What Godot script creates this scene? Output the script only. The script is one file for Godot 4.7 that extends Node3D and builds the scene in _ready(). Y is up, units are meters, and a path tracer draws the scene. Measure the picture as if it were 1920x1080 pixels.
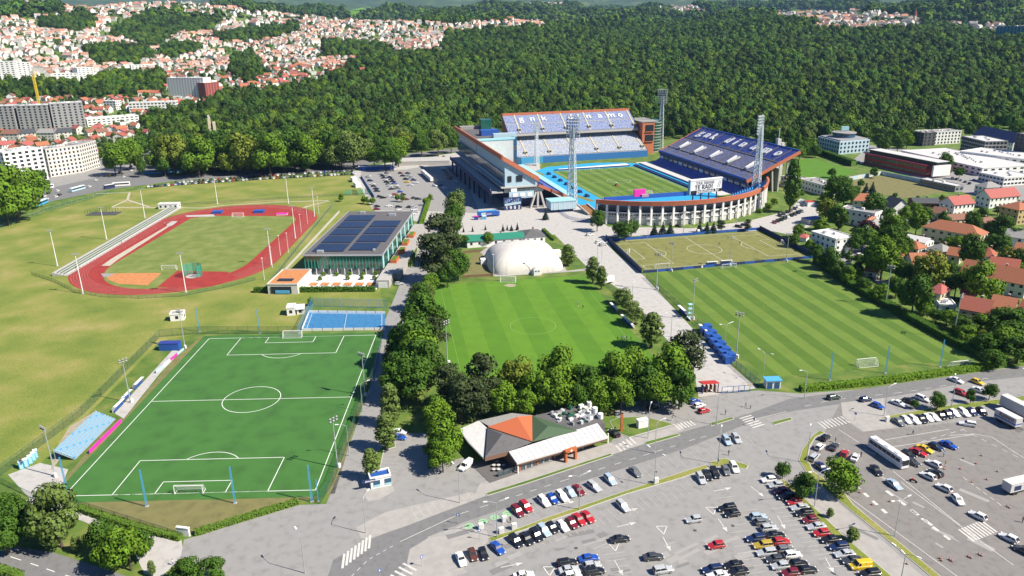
extends Node3D
# Sports park with stadium, pitches, car parks, woods and a town on the hills, seen from the air.
# y up, metres. The surveyed plan is kept as map pairs; G() turns a pair into a point on the ground.
const F := 1419.249
const PIT := 0.331036
const ROL := -0.015209
const CH := 113.52
var cp := cos(PIT)
var sp := sin(PIT)
var cr := cos(ROL)
var sr := sin(ROL)
var R := RandomNumberGenerator.new()
var M := {}
var used := {}
var hill := FastNoiseLite.new()
var UB: ArrayMesh
var UC: ArrayMesh

# ---------------------------------------------------------------- plan
func ray(x: float, y: float) -> Vector3:
	var dx := x - 960.0
	var dy := y - 540.0
	var a := (cr * dx + sr * dy) / F
	var b := (sr * dx - cr * dy) / F
	return Vector3(a, cp * b - sp, -sp * b - cp)

func G(x: float, y: float, h := 0.0) -> Vector3:
	var d := ray(x, y)
	var t := (h - CH) / d.y
	return Vector3(d.x * t, h, d.z * t)

func B(x: float, y: float, h: float) -> Vector3: # foot of a point seen at height h
	var g := G(x, y, h)
	return Vector3(g.x, 0, g.z)

func PX(p: Vector3) -> Vector2:
	var y := p.y - CH
	var d := -sp * y - cp * p.z
	var u := F * p.x / d
	var w := -F * (cp * y - sp * p.z) / d
	return Vector2(960 + cr * u - sr * w, 540 + sr * u + cr * w)

func th(x: float, z: float) -> float:
	if z > -500.0:
		return 0.0
	var d := sqrt(x * x + z * z)
	var s := maxf(0.0, d - 940.0)
	if s <= 0.0:
		return 0.0
	var s1 := minf(s, 1750.0)
	var h := 0.071 * s1 * s1 / (s1 + 120.0) + 0.02 * (s - s1)
	h += 0.035 * maxf(0.0, d - 1700.0) * smoothstep(0.12, 0.5, x / z) * clampf((6000.0 - d) / 3000.0, 0.0, 1.0)
	h += hill.get_noise_2d(x, z) * clampf((d - 1000.0) / 2200.0, 0.0, 1.8) * 78.0
	h += 0.11 * maxf(0.0, d - 7000.0) + 26.0 * exp(-pow((x + 260.0) / 420.0, 2.0) - pow((z + 2650.0) / 420.0, 2.0))
	return h

func T(x: float, y: float) -> Vector3: # plan pair on the hilly ground
	var d := ray(x, y)
	d = d / sqrt(d.x * d.x + d.z * d.z)
	var t := 300.0
	while t < 9000.0:
		if CH + d.y * t < th(d.x * t, d.z * t):
			break
		t += 12.0
	return Vector3(d.x * t, th(d.x * t, d.z * t), d.z * t)

# ---------------------------------------------------------------- mesh building
class MB:
	var v := PackedVector3Array()
	var n := PackedVector3Array()
	var c := PackedColorArray()
	var uv := PackedVector2Array()
	var col := Color(1, 1, 1)
	var colored := false
	func tri(a: Vector3, b: Vector3, d: Vector3) -> void:
		v.append(a); v.append(b); v.append(d)
		if colored:
			c.append(col); c.append(col); c.append(col)
	func quad(a: Vector3, b: Vector3, d: Vector3, e: Vector3) -> void:
		tri(a, b, d); tri(a, d, e)
	func box(ce: Vector3, s: Vector3, b := Basis.IDENTITY) -> void:
		var p := []
		for i in 8:
			p.append(ce + b * Vector3(s.x * (0.5 if i & 1 else -0.5), s.y * (0.5 if i & 2 else -0.5), s.z * (0.5 if i & 4 else -0.5)))
		quad(p[0], p[1], p[3], p[2]); quad(p[4], p[6], p[7], p[5]); quad(p[0], p[4], p[5], p[1])
		quad(p[2], p[3], p[7], p[6]); quad(p[0], p[2], p[6], p[4]); quad(p[1], p[5], p[7], p[3])
	func tube(a: Vector3, b: Vector3, r0: float, r1: float, k := 6, caps := true) -> void:
		var d := (b - a).normalized()
		var x := d.cross(Vector3.UP if absf(d.y) < 0.9 else Vector3.RIGHT).normalized()
		var y := d.cross(x)
		for i in k:
			var a0 := TAU * i / k
			var a1 := TAU * (i + 1) / k
			var e0 := x * cos(a0) + y * sin(a0)
			var e1 := x * cos(a1) + y * sin(a1)
			quad(a + e0 * r0, a + e1 * r0, b + e1 * r1, b + e0 * r1)
			if caps:
				tri(b, b + e0 * r1, b + e1 * r1); tri(a, a + e1 * r0, a + e0 * r0)
	func beam(a: Vector3, b: Vector3, w: float, h: float) -> void:
		var d := b - a
		var z := d.normalized()
		var x := z.cross(Vector3.UP if absf(z.y) < 0.95 else Vector3.RIGHT).normalized()
		box((a + b) / 2, Vector3(w, h, d.length()), Basis(x, z.cross(x), z))
	func poly(p: PackedVector2Array, y: float) -> void:
		var ix := Geometry2D.triangulate_polygon(p)
		for i in range(0, ix.size(), 3):
			tri(Vector3(p[ix[i]].x, y, p[ix[i]].y), Vector3(p[ix[i + 1]].x, y, p[ix[i + 1]].y), Vector3(p[ix[i + 2]].x, y, p[ix[i + 2]].y))
	func prism(p: PackedVector2Array, y0: float, y1: float) -> void:
		poly(p, y1)
		for i in p.size():
			var a := p[i]
			var b := p[(i + 1) % p.size()]
			quad(Vector3(a.x, y0, a.y), Vector3(b.x, y0, b.y), Vector3(b.x, y1, b.y), Vector3(a.x, y1, a.y))
	func mesh() -> ArrayMesh:
		var m := ArrayMesh.new()
		if v.is_empty():
			return m
		var a := []
		a.resize(Mesh.ARRAY_MAX)
		a[Mesh.ARRAY_VERTEX] = v
		if n.size() == v.size():
			a[Mesh.ARRAY_NORMAL] = n
		if c.size() == v.size():
			a[Mesh.ARRAY_COLOR] = c
		if uv.size() == v.size():
			a[Mesh.ARRAY_TEX_UV] = uv
		m.add_surface_from_arrays(Mesh.PRIMITIVE_TRIANGLES, a)
		return m
	func smooth() -> ArrayMesh:
		var st := SurfaceTool.new()
		st.begin(Mesh.PRIMITIVE_TRIANGLES)
		st.set_smooth_group(0)
		for i in v.size():
			if colored:
				st.set_color(c[i])
			st.add_vertex(v[i])
		st.index()
		st.generate_normals()
		return st.commit()

# ---------------------------------------------------------------- nodes
func numbered(nm: String) -> String:
	var k: int = used.get(nm, 0)
	used[nm] = k + 1
	return nm if k == 0 else "%s_%03d" % [nm, k]

func tag(o: Node, label: String, cat: String, group := "") -> void:
	o.set_meta("label", label)
	o.set_meta("category", cat)
	if group != "":
		o.set_meta("group", group)

func thing(nm: String, label: String, cat: String, at := Vector3.ZERO, turn := 0.0, group := "") -> Node3D:
	var o := Node3D.new()
	o.name = numbered(nm)
	add_child(o)
	o.position = at
	o.rotation.y = turn
	tag(o, label, cat, group)
	return o

func part(parent: Node, nm: String, m: Mesh, mat: Material, xf := Transform3D.IDENTITY) -> MeshInstance3D:
	var o := MeshInstance3D.new()
	o.name = nm
	o.mesh = m
	o.material_override = mat
	o.transform = xf
	parent.add_child(o, true)
	return o

func bp(parent: Node, nm: String, mat: Material, ce: Vector3, s: Vector3, b := Basis.IDENTITY) -> MeshInstance3D: # box part
	return part(parent, nm, UB, mat, Transform3D(b * Basis.from_scale(s), ce))

func one(nm: String, m: Mesh, mat: Material, label: String, cat: String, group := "", at := Vector3.ZERO) -> MeshInstance3D:
	var o := MeshInstance3D.new()
	o.name = numbered(nm)
	o.mesh = m
	o.material_override = mat
	o.position = at
	add_child(o)
	tag(o, label, cat, group)
	return o

func struct(nm: String, m: Mesh, mat: Material) -> MeshInstance3D:
	var o := MeshInstance3D.new()
	o.name = numbered(nm)
	o.mesh = m
	o.material_override = mat
	add_child(o)
	o.set_meta("kind", "structure")
	return o

func P2(a: Array, h := 0.0) -> PackedVector2Array: # flat list of plan pairs -> ground polygon
	var p := PackedVector2Array()
	for i in range(0, a.size(), 2):
		var g := G(a[i], a[i + 1], h)
		p.append(Vector2(g.x, g.z))
	return p

func Z(ox: float, oy: float, s: float, a: Array) -> Array: # enlarged plan sheet -> plan pairs
	var o := []
	for i in range(0, a.size(), 2):
		o.append(ox + a[i] / s)
		o.append(oy + a[i + 1] / s)
	return o

func z8(a: Array) -> Array:
	return Z(640, 720, 3, a)

func z9(a: Array) -> Array:
	return Z(1280, 720, 3, a)

func sheet(nm: String, p: PackedVector2Array, y: float, mat: Material) -> MeshInstance3D:
	var b := MB.new()
	b.poly(p, y)
	return struct(nm, b.mesh(), mat)

func inset(p: PackedVector2Array, d: float) -> PackedVector2Array:
	var r := Geometry2D.offset_polygon(p, -d, Geometry2D.JOIN_MITER)
	return r[0] if r.size() else p

func island(nm: String, a: Array, mat: Material) -> void: # raised green with a kerb round it
	var p := P2(a)
	var b := MB.new()
	b.prism(inset(p, 0.18), 0.0, 0.17)
	var o := struct(nm, b.mesh(), mat)
	var k := MB.new()
	k.prism(p, 0.0, 0.14)
	part(o, "kerb", k.mesh(), M.kerb)

func strip(b: MB, a: Vector3, d: Vector3, w: float, y: float) -> void: # flat painted line
	var t := (d - a)
	t.y = 0
	var s := Vector3(-t.z, 0, t.x).normalized() * w / 2
	a.y = y; d.y = y
	b.quad(a - s, a + s, d + s, d - s)

func path(b: MB, pts: PackedVector2Array, w: float, y: float) -> void: # ribbon along a line
	for i in pts.size() - 1:
		var p := pts[maxi(i - 1, 0)]; var q := pts[i]; var r := pts[i + 1]; var s := pts[mini(i + 2, pts.size() - 1)]
		var t0 := (r - p).normalized().orthogonal() * w / 2
		var t1 := (s - q).normalized().orthogonal() * w / 2
		b.quad(Vector3(q.x - t0.x, y, q.y - t0.y), Vector3(q.x + t0.x, y, q.y + t0.y), Vector3(r.x + t1.x, y, r.y + t1.y), Vector3(r.x - t1.x, y, r.y - t1.y))

# ---------------------------------------------------------------- materials (base colours are linear)
func lin(r: float, g: float, b: float) -> Color:
	return Color(r, g, b).linear_to_srgb()

func mt(r: float, g: float, b: float, rough := 0.85, metal := 0.0) -> StandardMaterial3D:
	var m := StandardMaterial3D.new()
	m.albedo_color = lin(r, g, b)
	m.roughness = rough
	m.metallic = metal
	return m

func noise_tex(freq: float, oct: int, stops: Array, sz := 512, sd := 1, kind := FastNoiseLite.TYPE_SIMPLEX_SMOOTH) -> NoiseTexture2D:
	var f := FastNoiseLite.new()
	f.noise_type = kind
	f.frequency = freq
	f.fractal_octaves = oct
	f.seed = sd
	var t := NoiseTexture2D.new()
	t.width = sz
	t.height = sz
	t.seamless = true
	t.noise = f
	var g := Gradient.new()
	var off := PackedFloat32Array()
	var cs := PackedColorArray()
	for s in stops:
		off.append(s[0])
		cs.append(lin(s[1], s[2], s[3]))
	g.offsets = off
	g.colors = cs
	t.color_ramp = g
	return t

func world(m: StandardMaterial3D, t: Texture2D, size: float, d: Texture2D = null, dsize := 10.0) -> StandardMaterial3D:
	m.albedo_texture = t
	m.uv1_triplanar = true
	m.uv1_world_triplanar = true
	m.uv1_scale = Vector3.ONE / size
	if d:
		m.detail_enabled = true
		m.detail_albedo = d
		m.detail_blend_mode = BaseMaterial3D.BLEND_MODE_MUL
		m.detail_uv_layer = BaseMaterial3D.DETAIL_UV_2
		m.uv2_triplanar = true
		m.uv2_world_triplanar = true
		m.uv2_scale = Vector3.ONE / dsize
	return m

func leafy(c: Color, bl := 0.5) -> StandardMaterial3D:
	var m := mt(c.r, c.g, c.b, 0.75)
	m.vertex_color_use_as_albedo = true
	m.metallic_specular = 0.25
	m.backlight_enabled = true
	m.backlight = Color(bl, bl, bl * 0.5)
	m.cull_mode = BaseMaterial3D.CULL_DISABLED
	return m

func materials() -> void:
	var coarse := noise_tex(0.012, 5, [[0.0, .80, .80, .80], [0.5, .91, .91, .91], [1.0, 1, 1, 1]], 512, 3)
	var fine := noise_tex(0.05, 4, [[0.0, .80, .80, .80], [0.5, .92, .92, .92], [1.0, 1, 1, 1]], 512, 4)
	var gfine := noise_tex(0.06, 5, [[0.0, .55, .58, .5], [0.45, .88, .88, .86], [1.0, 1, 1, 1]], 512, 5)
	var patch := noise_tex(0.02, 4, [[0.0, .68, .68, .68], [0.35, .86, .86, .86], [0.6, .95, .95, .95], [1.0, 1, 1, 1]], 512, 6)
	var stain := noise_tex(0.018, 6, [[0.0, .72, .71, .70], [0.25, .86, .86, .85], [0.4, .94, .94, .94], [0.6, .97, .97, .97], [1.0, 1, 1, 1]], 1024, 51)
	M.dry = world(mt(1, 1, 1, 0.95), noise_tex(0.008, 5, [[0.0, .125, .185, .022], [0.32, .175, .220, .032], [0.5, .212, .242, .042], [0.66, .250, .255, .058], [0.82, .295, .275, .082], [1.0, .35, .31, .13]], 1024, 11), 240.0, gfine, 31.0)
	M.lawn = world(mt(1, 1, 1, 0.95), noise_tex(0.012, 5, [[0.0, .06, .12, .014], [0.5, .105, .18, .022], [0.8, .17, .205, .04], [1.0, .25, .24, .08]], 512, 12), 60.0, gfine, 9.0)
	M.turf = world(mt(.050, .168, .026, 0.9), patch, 90.0, fine, 7.0)
	M.olive = world(mt(.205, .21, .058, 0.95), patch, 60.0, fine, 9.0)
	M.olive2 = world(mt(.205, .19, .07, 0.95), patch, 40.0, gfine, 7.0)
	M.bright = world(mt(.09, .228, .006, 0.95), coarse, 70.0, gfine, 5.0)
	M.mow_a = world(mt(.142, .232, .026, 0.95), coarse, 60.0, gfine, 6.0)
	M.mow_b = world(mt(.086, .172, .011, 0.95), coarse, 60.0, gfine, 6.0)
	M.mow_c = world(mt(.116, .262, .010, 0.95), coarse, 50.0, gfine, 6.0)
	M.infield = world(mt(1, 1, 1, 0.95), noise_tex(0.014, 5, [[0.0, .13, .185, .03], [0.5, .175, .225, .045], [1.0, .26, .27, .09]], 512, 41), 80.0, gfine, 8.0)
	M.hill = world(mt(1, 1, 1, 0.95), noise_tex(0.02, 5, [[0.0, .03, .06, .02], [0.6, .045, .085, .024], [0.8, .10, .14, .05], [1.0, .2, .2, .1]], 512, 42), 2600.0, gfine, 310.0)
	M.asphalt = world(mt(.295, .288, .282, 0.95), stain, 62.0, fine, 6.0)
	M.road = world(mt(.19, .19, .192, 0.95), stain, 44.0, fine, 5.0)
	M.lot = world(mt(.228, .214, .205, 0.95), stain, 50.0, fine, 6.0)
	M.pale = world(mt(.47, .452, .436, 0.95), stain, 57.0, fine, 7.0)
	M.path = world(mt(.52, .47, .38, 0.95), coarse, 30.0, fine, 5.0)
	M.dirt = world(mt(.42, .36, .27, 0.95), patch, 25.0, gfine, 5.0)
	M.patch_dark = world(mt(.20, .197, .195, 0.95), fine, 4.0)
	M.patch_light = world(mt(.335, .322, .31, 0.95), fine, 4.0)
	M.pave = world(mt(.40, .38, .36, 0.95), coarse, 20.0, fine, 3.0)
	M.kerb = mt(.45, .43, .41, 0.9)
	M.track = world(mt(.35, .032, .024, 0.9), patch, 55.0, fine, 6.0)
	M.clay = world(mt(.62, .25, .09, 0.95), patch, 25.0, gfine, 5.0)
	M.blue_field = world(mt(.04, .20, .42, 0.8), patch, 30.0, fine, 5.0)
	M.cyan = world(mt(.02, .36, .66, 0.8), coarse, 30.0, fine, 6.0)
	M.paint = world(mt(.80, .80, .78, 0.8), fine, 5.0)
	M.old_paint = world(mt(.60, .58, .55, 0.9), patch, 9.0)
	M.faint_paint = world(mt(.46, .445, .42, 0.9), patch, 7.0)
	M.bleacher = mt(.24, .42, .56, 0.6)
	M.chalk = world(mt(.24, .37, .09, 0.9), patch, 9.0)
	M.green_paint = mt(.25, .5, .25, 0.9)
	M.white = world(mt(.80, .80, .79, 0.7), fine, 9.0)
	M.wall = world(mt(.70, .68, .64, 0.9), coarse, 14.0, fine, 3.0)
	M.cream = world(mt(.66, .58, .42, 0.9), coarse, 14.0, fine, 3.0)
	M.ochre = world(mt(.55, .42, .20, 0.9), coarse, 14.0, fine, 3.0)
	M.lilac = world(mt(.46, .34, .42, 0.9), coarse, 14.0, fine, 3.0)
	M.grey_wall = world(mt(.36, .36, .37, 0.9), coarse, 14.0, fine, 3.0)
	M.dark_wall = world(mt(.085, .085, .095, 0.8), coarse, 14.0, fine, 3.0)
	M.brown_wall = world(mt(.22, .12, .08, 0.85), fine, 3.0)
	M.concrete = world(mt(.48, .46, .44, 0.9), coarse, 12.0, fine, 3.0)
	M.stand_white = world(mt(.62, .61, .60, 0.85), coarse, 16.0, fine, 4.0)
	M.tile = world(mt(.45, .165, .085, 0.85), patch, 9.0, gfine, 1.6)
	M.tile2 = world(mt(.40, .115, .075, 0.85), patch, 8.0, gfine, 1.6)
	M.tile3 = world(mt(.28, .13, .09, 0.85), patch, 8.0, gfine, 1.6)
	M.red_tile = world(mt(.45, .12, .105, 0.8), patch, 8.0, gfine, 1.6)
	M.slate = world(mt(.075, .08, .09, 0.75), patch, 8.0, fine, 2.0)
	M.grey_roof = world(mt(.33, .32, .31, 0.9), patch, 10.0, fine, 2.5)
	M.white_roof = world(mt(.66, .65, .64, 0.7), coarse, 12.0, fine, 3.0)
	M.dark_roof = world(mt(.13, .125, .13, 0.85), patch, 14.0, fine, 3.0)
	M.green_roof = world(mt(.02, .23, .15, 0.7), patch, 10.0, fine, 2.5)
	M.moss_roof = world(mt(.062, .11, .055, 0.7), fine, 5.0)
	M.orange_roof = world(mt(.50, .13, .05, 0.7), fine, 5.0)
	M.orange = world(mt(.55, .17, .085, 0.75), coarse, 12.0, fine, 3.0)
	M.rust = world(mt(.48, .13, .04, 0.8), fine, 4.0)
	M.navy = world(mt(.018, .035, .13, 0.7), coarse, 10.0, fine, 3.0)
	M.blue = world(mt(.02, .10, .42, 0.6), coarse, 9.0, fine, 3.0)
	M.blue_light = mt(.08, .36, .62, 0.6)
	M.pale_blue = world(mt(.46, .62, .72, 0.75), coarse, 10.0, fine, 3.0)
	M.pale_cyan = world(mt(.38, .68, .74, 0.6), coarse, 10.0, fine, 3.0)
	M.steel = mt(.52, .54, .56, 0.45, 0.5)
	M.steel_blue = mt(.42, .52, .60, 0.5, 0.3)
	M.tower = mt(.56, .62, .66, 0.6)
	M.wall_blue = world(mt(.025, .17, .46, 0.7), coarse, 12.0, fine, 3.0)
	M.wall_cyan = world(mt(.06, .33, .58, 0.7), coarse, 12.0, fine, 3.0)
	M.dark = mt(.03, .03, .032, 0.7)
	M.black = mt(.012, .012, .014, 0.6)
	M.rubber = mt(.018, .018, .018, 0.9)
	M.grey = mt(.28, .28, .29, 0.7)
	M.pink = mt(.75, .03, .38, 0.6)
	M.red = mt(.50, .035, .03, 0.6)
	M.yellow = mt(.72, .50, .04, 0.5)
	M.wood = world(mt(.30, .15, .06, 0.8), fine, 3.0)
	M.net_green = mt(.02, .24, .17, 0.8)
	M.fence_green = mt(.03, .13, .07, 0.7)
	M.window = mt(.022, .028, .036, 0.22)
	M.window.metallic_specular = 0.42
	M.glass_green = mt(.012, .10, .075, 0.12)
	M.glass_green.metallic_specular = 0.8
	M.glass = mt(.06, .085, .10, 0.1)
	M.glass.metallic_specular = 0.8
	M.glass_blue = mt(.03, .09, .16, 0.12)
	M.solar = mt(.014, .02, .05, 0.16)
	M.solar.metallic_specular = 0.8
	M.tarp = world(mt(.72, .68, .63, 0.6), coarse, 20.0, fine, 5.0)
	M.trunk = world(mt(.10, .075, .055, 0.95), fine, 2.0)
	M.hedge_mat = leafy(Color(.10, .18, .025))
	M.seat = world(mt(1, 1, 1, 0.7), noise_tex(0.03, 5, [[0.0, .14, .19, .38], [0.34, .27, .32, .44], [0.5, .40, .43, .49], [0.7, .56, .55, .55], [1.0, .63, .60, .57]], 512, 21), 26.0)
	M.seat_up = world(mt(1, 1, 1, 0.7), noise_tex(0.03, 5, [[0.0, .09, .14, .40], [0.42, .19, .25, .45], [0.56, .36, .39, .50], [1.0, .60, .59, .57]], 512, 22), 24.0)
	M.seat_east = world(mt(1, 1, 1, 0.7), noise_tex(0.02, 4, [[0.0, .03, .06, .28], [0.5, .065, .105, .38], [1.0, .16, .19, .44]], 512, 23), 30.0)
	M.seat_mid = world(mt(1, 1, 1, 0.7), noise_tex(0.02, 4, [[0.0, .15, .16, .36], [0.5, .26, .27, .41], [1.0, .42, .41, .48]], 512, 24), 26.0)
	M.seat_white = mt(.56, .57, .60, 0.8)
	M.seat_blue = mt(.03, .05, .26, 0.6)
	M.aisle = world(mt(.52, .47, .33, 0.9), patch, 8.0)
	M.aisle_dark = world(mt(.13, .12, .12, 0.9), patch, 8.0)
	var cols := {"white": [.72, .72, .72], "silver": [.42, .44, .46], "pale blue": [.36, .45, .54], "grey": [.14, .15, .16], "dark grey": [.045, .048, .055], "black": [.012, .012, .015], "navy": [.012, .025, .085], "blue": [.012, .07, .36], "red": [.40, .018, .022], "dark red": [.16, .012, .022], "brown": [.10, .035, .02], "yellow": [.68, .46, .02], "gold": [.42, .30, .03], "dark green": [.015, .035, .03]}
	for k in cols:
		var m := mt(cols[k][0], cols[k][1], cols[k][2], 0.35, 0.0)
		m.clearcoat_enabled = true
		m.clearcoat = 0.7
		m.clearcoat_roughness = 0.08
		M["car " + k] = m
	M.leaf_d = leafy(Color(.066, .142, .018))
	M.leaf_l = leafy(Color(.128, .235, .020))
	M.leaf_y = leafy(Color(.17, .22, .03))
	M.leaf_p = leafy(Color(.056, .080, .030), 0.2)
	M.leaf_b = leafy(Color(.135, .20, .05))
	M.leaf_c = leafy(Color(.03, .06, .045), 0.1)
	M.leaf_r = leafy(Color(.055, .022, .03), 0.2)
	M.wood_far = leafy(Color(.062, .124, .020))
	M.village_wall = mt(1, 1, 1, 0.9)
	M.village_wall.vertex_color_use_as_albedo = true
	M.cloth = mt(1, 1, 1, 0.9)
	M.cloth.vertex_color_use_as_albedo = true
	M.mesh_pane = mt(.02, .10, .06, 0.9)
	M.mesh_pane.albedo_color.a = 0.28
	M.mesh_pane.transparency = BaseMaterial3D.TRANSPARENCY_ALPHA
	M.mesh_blue = mt(.05, .16, .36, 0.9)
	M.mesh_blue.albedo_color.a = 0.3
	M.mesh_blue.transparency = BaseMaterial3D.TRANSPARENCY_ALPHA
	M.mesh_net = mt(.02, .30, .22, 0.9)
	M.mesh_net.albedo_color.a = 0.5
	M.mesh_net.transparency = BaseMaterial3D.TRANSPARENCY_ALPHA

# ---------------------------------------------------------------- trees
var crowns := {}
var trunks := {}
var TREE := {"d": ["leaf_d", "dark green"], "l": ["leaf_l", "bright green"], "y": ["leaf_y", "yellow-green"], "p": ["leaf_p", "dull dark pine"], "b": ["leaf_b", "pale slender"], "c": ["leaf_c", "blue-green conical"], "r": ["leaf_r", "dark red-leaved"], "w": ["leaf_b", "pale spreading"], "k": ["leaf_d", "dark columnar"]}

func crown(kind: String, sd: int, count: int, size: float) -> ArrayMesh:
	var r := RandomNumberGenerator.new()
	r.seed = sd
	var b := MB.new()
	b.colored = true
	var lobes := []
	var nl := 26
	match kind:
		"c":
			for i in 34:
				var t := i / 33.0
				var a := i * 2.4
				var rr := (1.0 - t) * 2.5 + 0.15
				lobes.append([Vector3(cos(a) * rr * 0.55, 0.8 + t * 8.6, sin(a) * rr * 0.55), maxf(0.35, rr * 0.55), 0.55])
		"b":
			for i in 26:
				var t := i / 25.0
				var a := i * 2.4
				var rr := 1.5 * sin(PI * clampf(t * 0.85 + 0.12, 0, 1))
				lobes.append([Vector3(cos(a) * rr * 0.8, 2.0 + t * 7.4, sin(a) * rr * 0.8), r.randf_range(0.75, 1.15), 0.9])
		"p":
			for i in 30:
				var t := r.randf()
				var a := r.randf() * TAU
				var rr := 2.3 * sqrt(sin(PI * clampf(t * 0.8 + 0.18, 0, 1))) * r.randf_range(0.4, 1)
				lobes.append([Vector3(cos(a) * rr, 2.9 + t * 6.2, sin(a) * rr), r.randf_range(0.9, 1.6), 0.6])
		_:
			if kind == "m":
				nl = [9, 13, 18, 24][sd % 4]
			for i in nl:
				var u := r.randf_range(-0.75, 1)
				var a := r.randf() * TAU
				var q := sqrt(1 - u * u)
				var k := r.randf_range(0.5, 0.78)
				lobes.append([Vector3(cos(a) * q * 4.5 * k, 5.7 + u * 4.2 * k, sin(a) * q * 4.5 * k), r.randf_range(1.1, 2.1), 0.9])
	var tot := 0.0
	for l in lobes:
		tot += l[1] * l[1]
	for l in lobes:
		var m := int(ceil(count * l[1] * l[1] / tot))
		var tone := r.randf_range(0.78, 1.12)
		for i in m:
			var u := r.randf_range(-0.85, 1)
			var a := r.randf() * TAU
			var q := sqrt(maxf(0, 1 - u * u))
			var o := Vector3(cos(a) * q, u, sin(a) * q)
			var p: Vector3 = l[0] + Vector3(o.x, o.y * l[2], o.z) * l[1] * r.randf_range(0.72, 1.08)
			var out := (p - Vector3(0, 4.4, 0)).normalized() if kind == "m" else o
			var nn := (o + out + Vector3(r.randf_range(-1, 1), r.randf_range(-0.6, 1.1), r.randf_range(-1, 1)) * (0.75 if kind != "m" else 0.6)).normalized()
			var x := nn.cross(Vector3(r.randf_range(-1, 1), r.randf_range(-1, 1), r.randf_range(-1, 1))).normalized()
			var y := nn.cross(x)
			var s := size * r.randf_range(0.6, 1.25)
			var g := tone * r.randf_range(0.82, 1.15)
			b.col = Color(g * r.randf_range(0.9, 1.12), g, g * r.randf_range(0.8, 1.1))
			b.quad(p - x * s, p + y * s * 0.75 + nn * s * 0.15, p + x * s, p - y * s * 0.7 + nn * s * 0.25)
			var ns := (nn + out * (0.9 if kind != "m" else 1.8)).normalized()
			for k in 6:
				b.n.append(ns)
	return b.mesh()

func trunk(kind: String, sd: int) -> ArrayMesh:
	var r := RandomNumberGenerator.new()
	r.seed = sd
	var b := MB.new()
	var top := 9.2 if kind == "c" else 8.0 if kind in ["p", "b"] else 6.4
	b.tube(Vector3(0, -0.3, 0), Vector3(0.1, top * 0.5, 0.05), 0.26, 0.18, 7)
	b.tube(Vector3(0.1, top * 0.5, 0.05), Vector3(0, top, 0), 0.18, 0.05, 6)
	if kind != "c":
		for i in 6:
			var a := i * 1.9 + r.randf()
			var h := r.randf_range(0.4, 0.75) * top
			var l := r.randf_range(1.2, 2.4) * (0.55 if kind == "b" else 1.0)
			b.tube(Vector3(0.08, h, 0.04), Vector3(cos(a) * l, h + l * 0.8, sin(a) * l), 0.1, 0.03, 5)
	return b.mesh()

func tree_protos() -> void:
	for k in ["d", "p", "b", "c"]:
		crowns[k] = []
		trunks[k] = []
		for i in 3:
			crowns[k].append(crown(k, 100 + i * 7 + k.unicode_at(0), 3000 if k == "d" else 2100, 0.33 if k == "d" else 0.27))
			trunks[k].append(trunk(k, 5 + i))
	for k in ["l", "y", "r", "w"]:
		crowns[k] = crowns.d
		trunks[k] = trunks.d
	crowns.k = crowns.b
	trunks.k = trunks.b
	crowns.mid = []
	for i in 4:
		crowns.mid.append(crown("m", 300 + i, 700, 0.62))
	crowns.far = []
	for i in 3:
		crowns.far.append(crown("m", 400 + i, 150, 1.25))

func tree(kind: String, at: Vector3, h: float, w: float, label: String, group: String, nm := "") -> Node3D: # h height, w crown width
	var names := {"p": "pine_tree", "c": "spruce_tree", "b": "slender_tree"}
	var o := thing(nm if nm != "" else names.get(kind, "broadleaf_tree"), label, "tree", at, R.randf() * TAU, group)
	var i := R.randi() % 3
	var wn := {"c": 5.4, "b": 4.4, "k": 4.4, "p": 6.4}.get(kind, 9.8) as float
	o.scale = Vector3(w / wn, h / 10.0, w / wn)
	part(o, "trunk", trunks[kind][i], M.trunk)
	part(o, "crown", crowns[kind][i], M[TREE[kind][0]])
	return o

var ORD := ["first", "second", "third", "fourth", "fifth", "sixth", "seventh", "eighth", "ninth", "tenth", "eleventh", "twelfth", "thirteenth", "fourteenth", "fifteenth", "sixteenth", "seventeenth", "eighteenth", "nineteenth", "twentieth"]
func ordi(i: int) -> String:
	if i < 20:
		return ORD[i]
	return "%d%s" % [i + 1, {1: "st", 2: "nd", 3: "rd"}.get((i + 1) % 10, "th") if (i + 1) % 100 < 11 or (i + 1) % 100 > 13 else "th"]

func grove(where: String, group: String, list: Array) -> void: # [kind, crown x, crown y, width in plan units, height factor]
	list.sort_custom(func(a, b): return a[1] < b[1])
	var per := {}
	for t in list:
		per[t[0]] = per.get(t[0], 0) + 1
	var seen := {}
	for t in list:
		var g0 := G(t[1], t[2], 6.0)
		var dist := Vector3(g0.x, CH - 6, g0.z).length()
		var w: float = t[3] * 1.12 * dist / F
		var h: float = w * t[4]
		var frac := 0.5 if t[0] == "c" else 0.6
		var at := B(t[1], t[2], h * frac)
		at.y = th(at.x, at.z)
		var k: int = seen.get(t[0], 0)
		seen[t[0]] = k + 1
		var lab: String = TREE[t[0]][1] + " tree " + where
		if per[t[0]] > 1:
			lab = "%s tree %s, %s from the left" % [TREE[t[0]][1], where, ordi(k)]
		tree(t[0], at, h, w * 1.05, lab, group)

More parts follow.
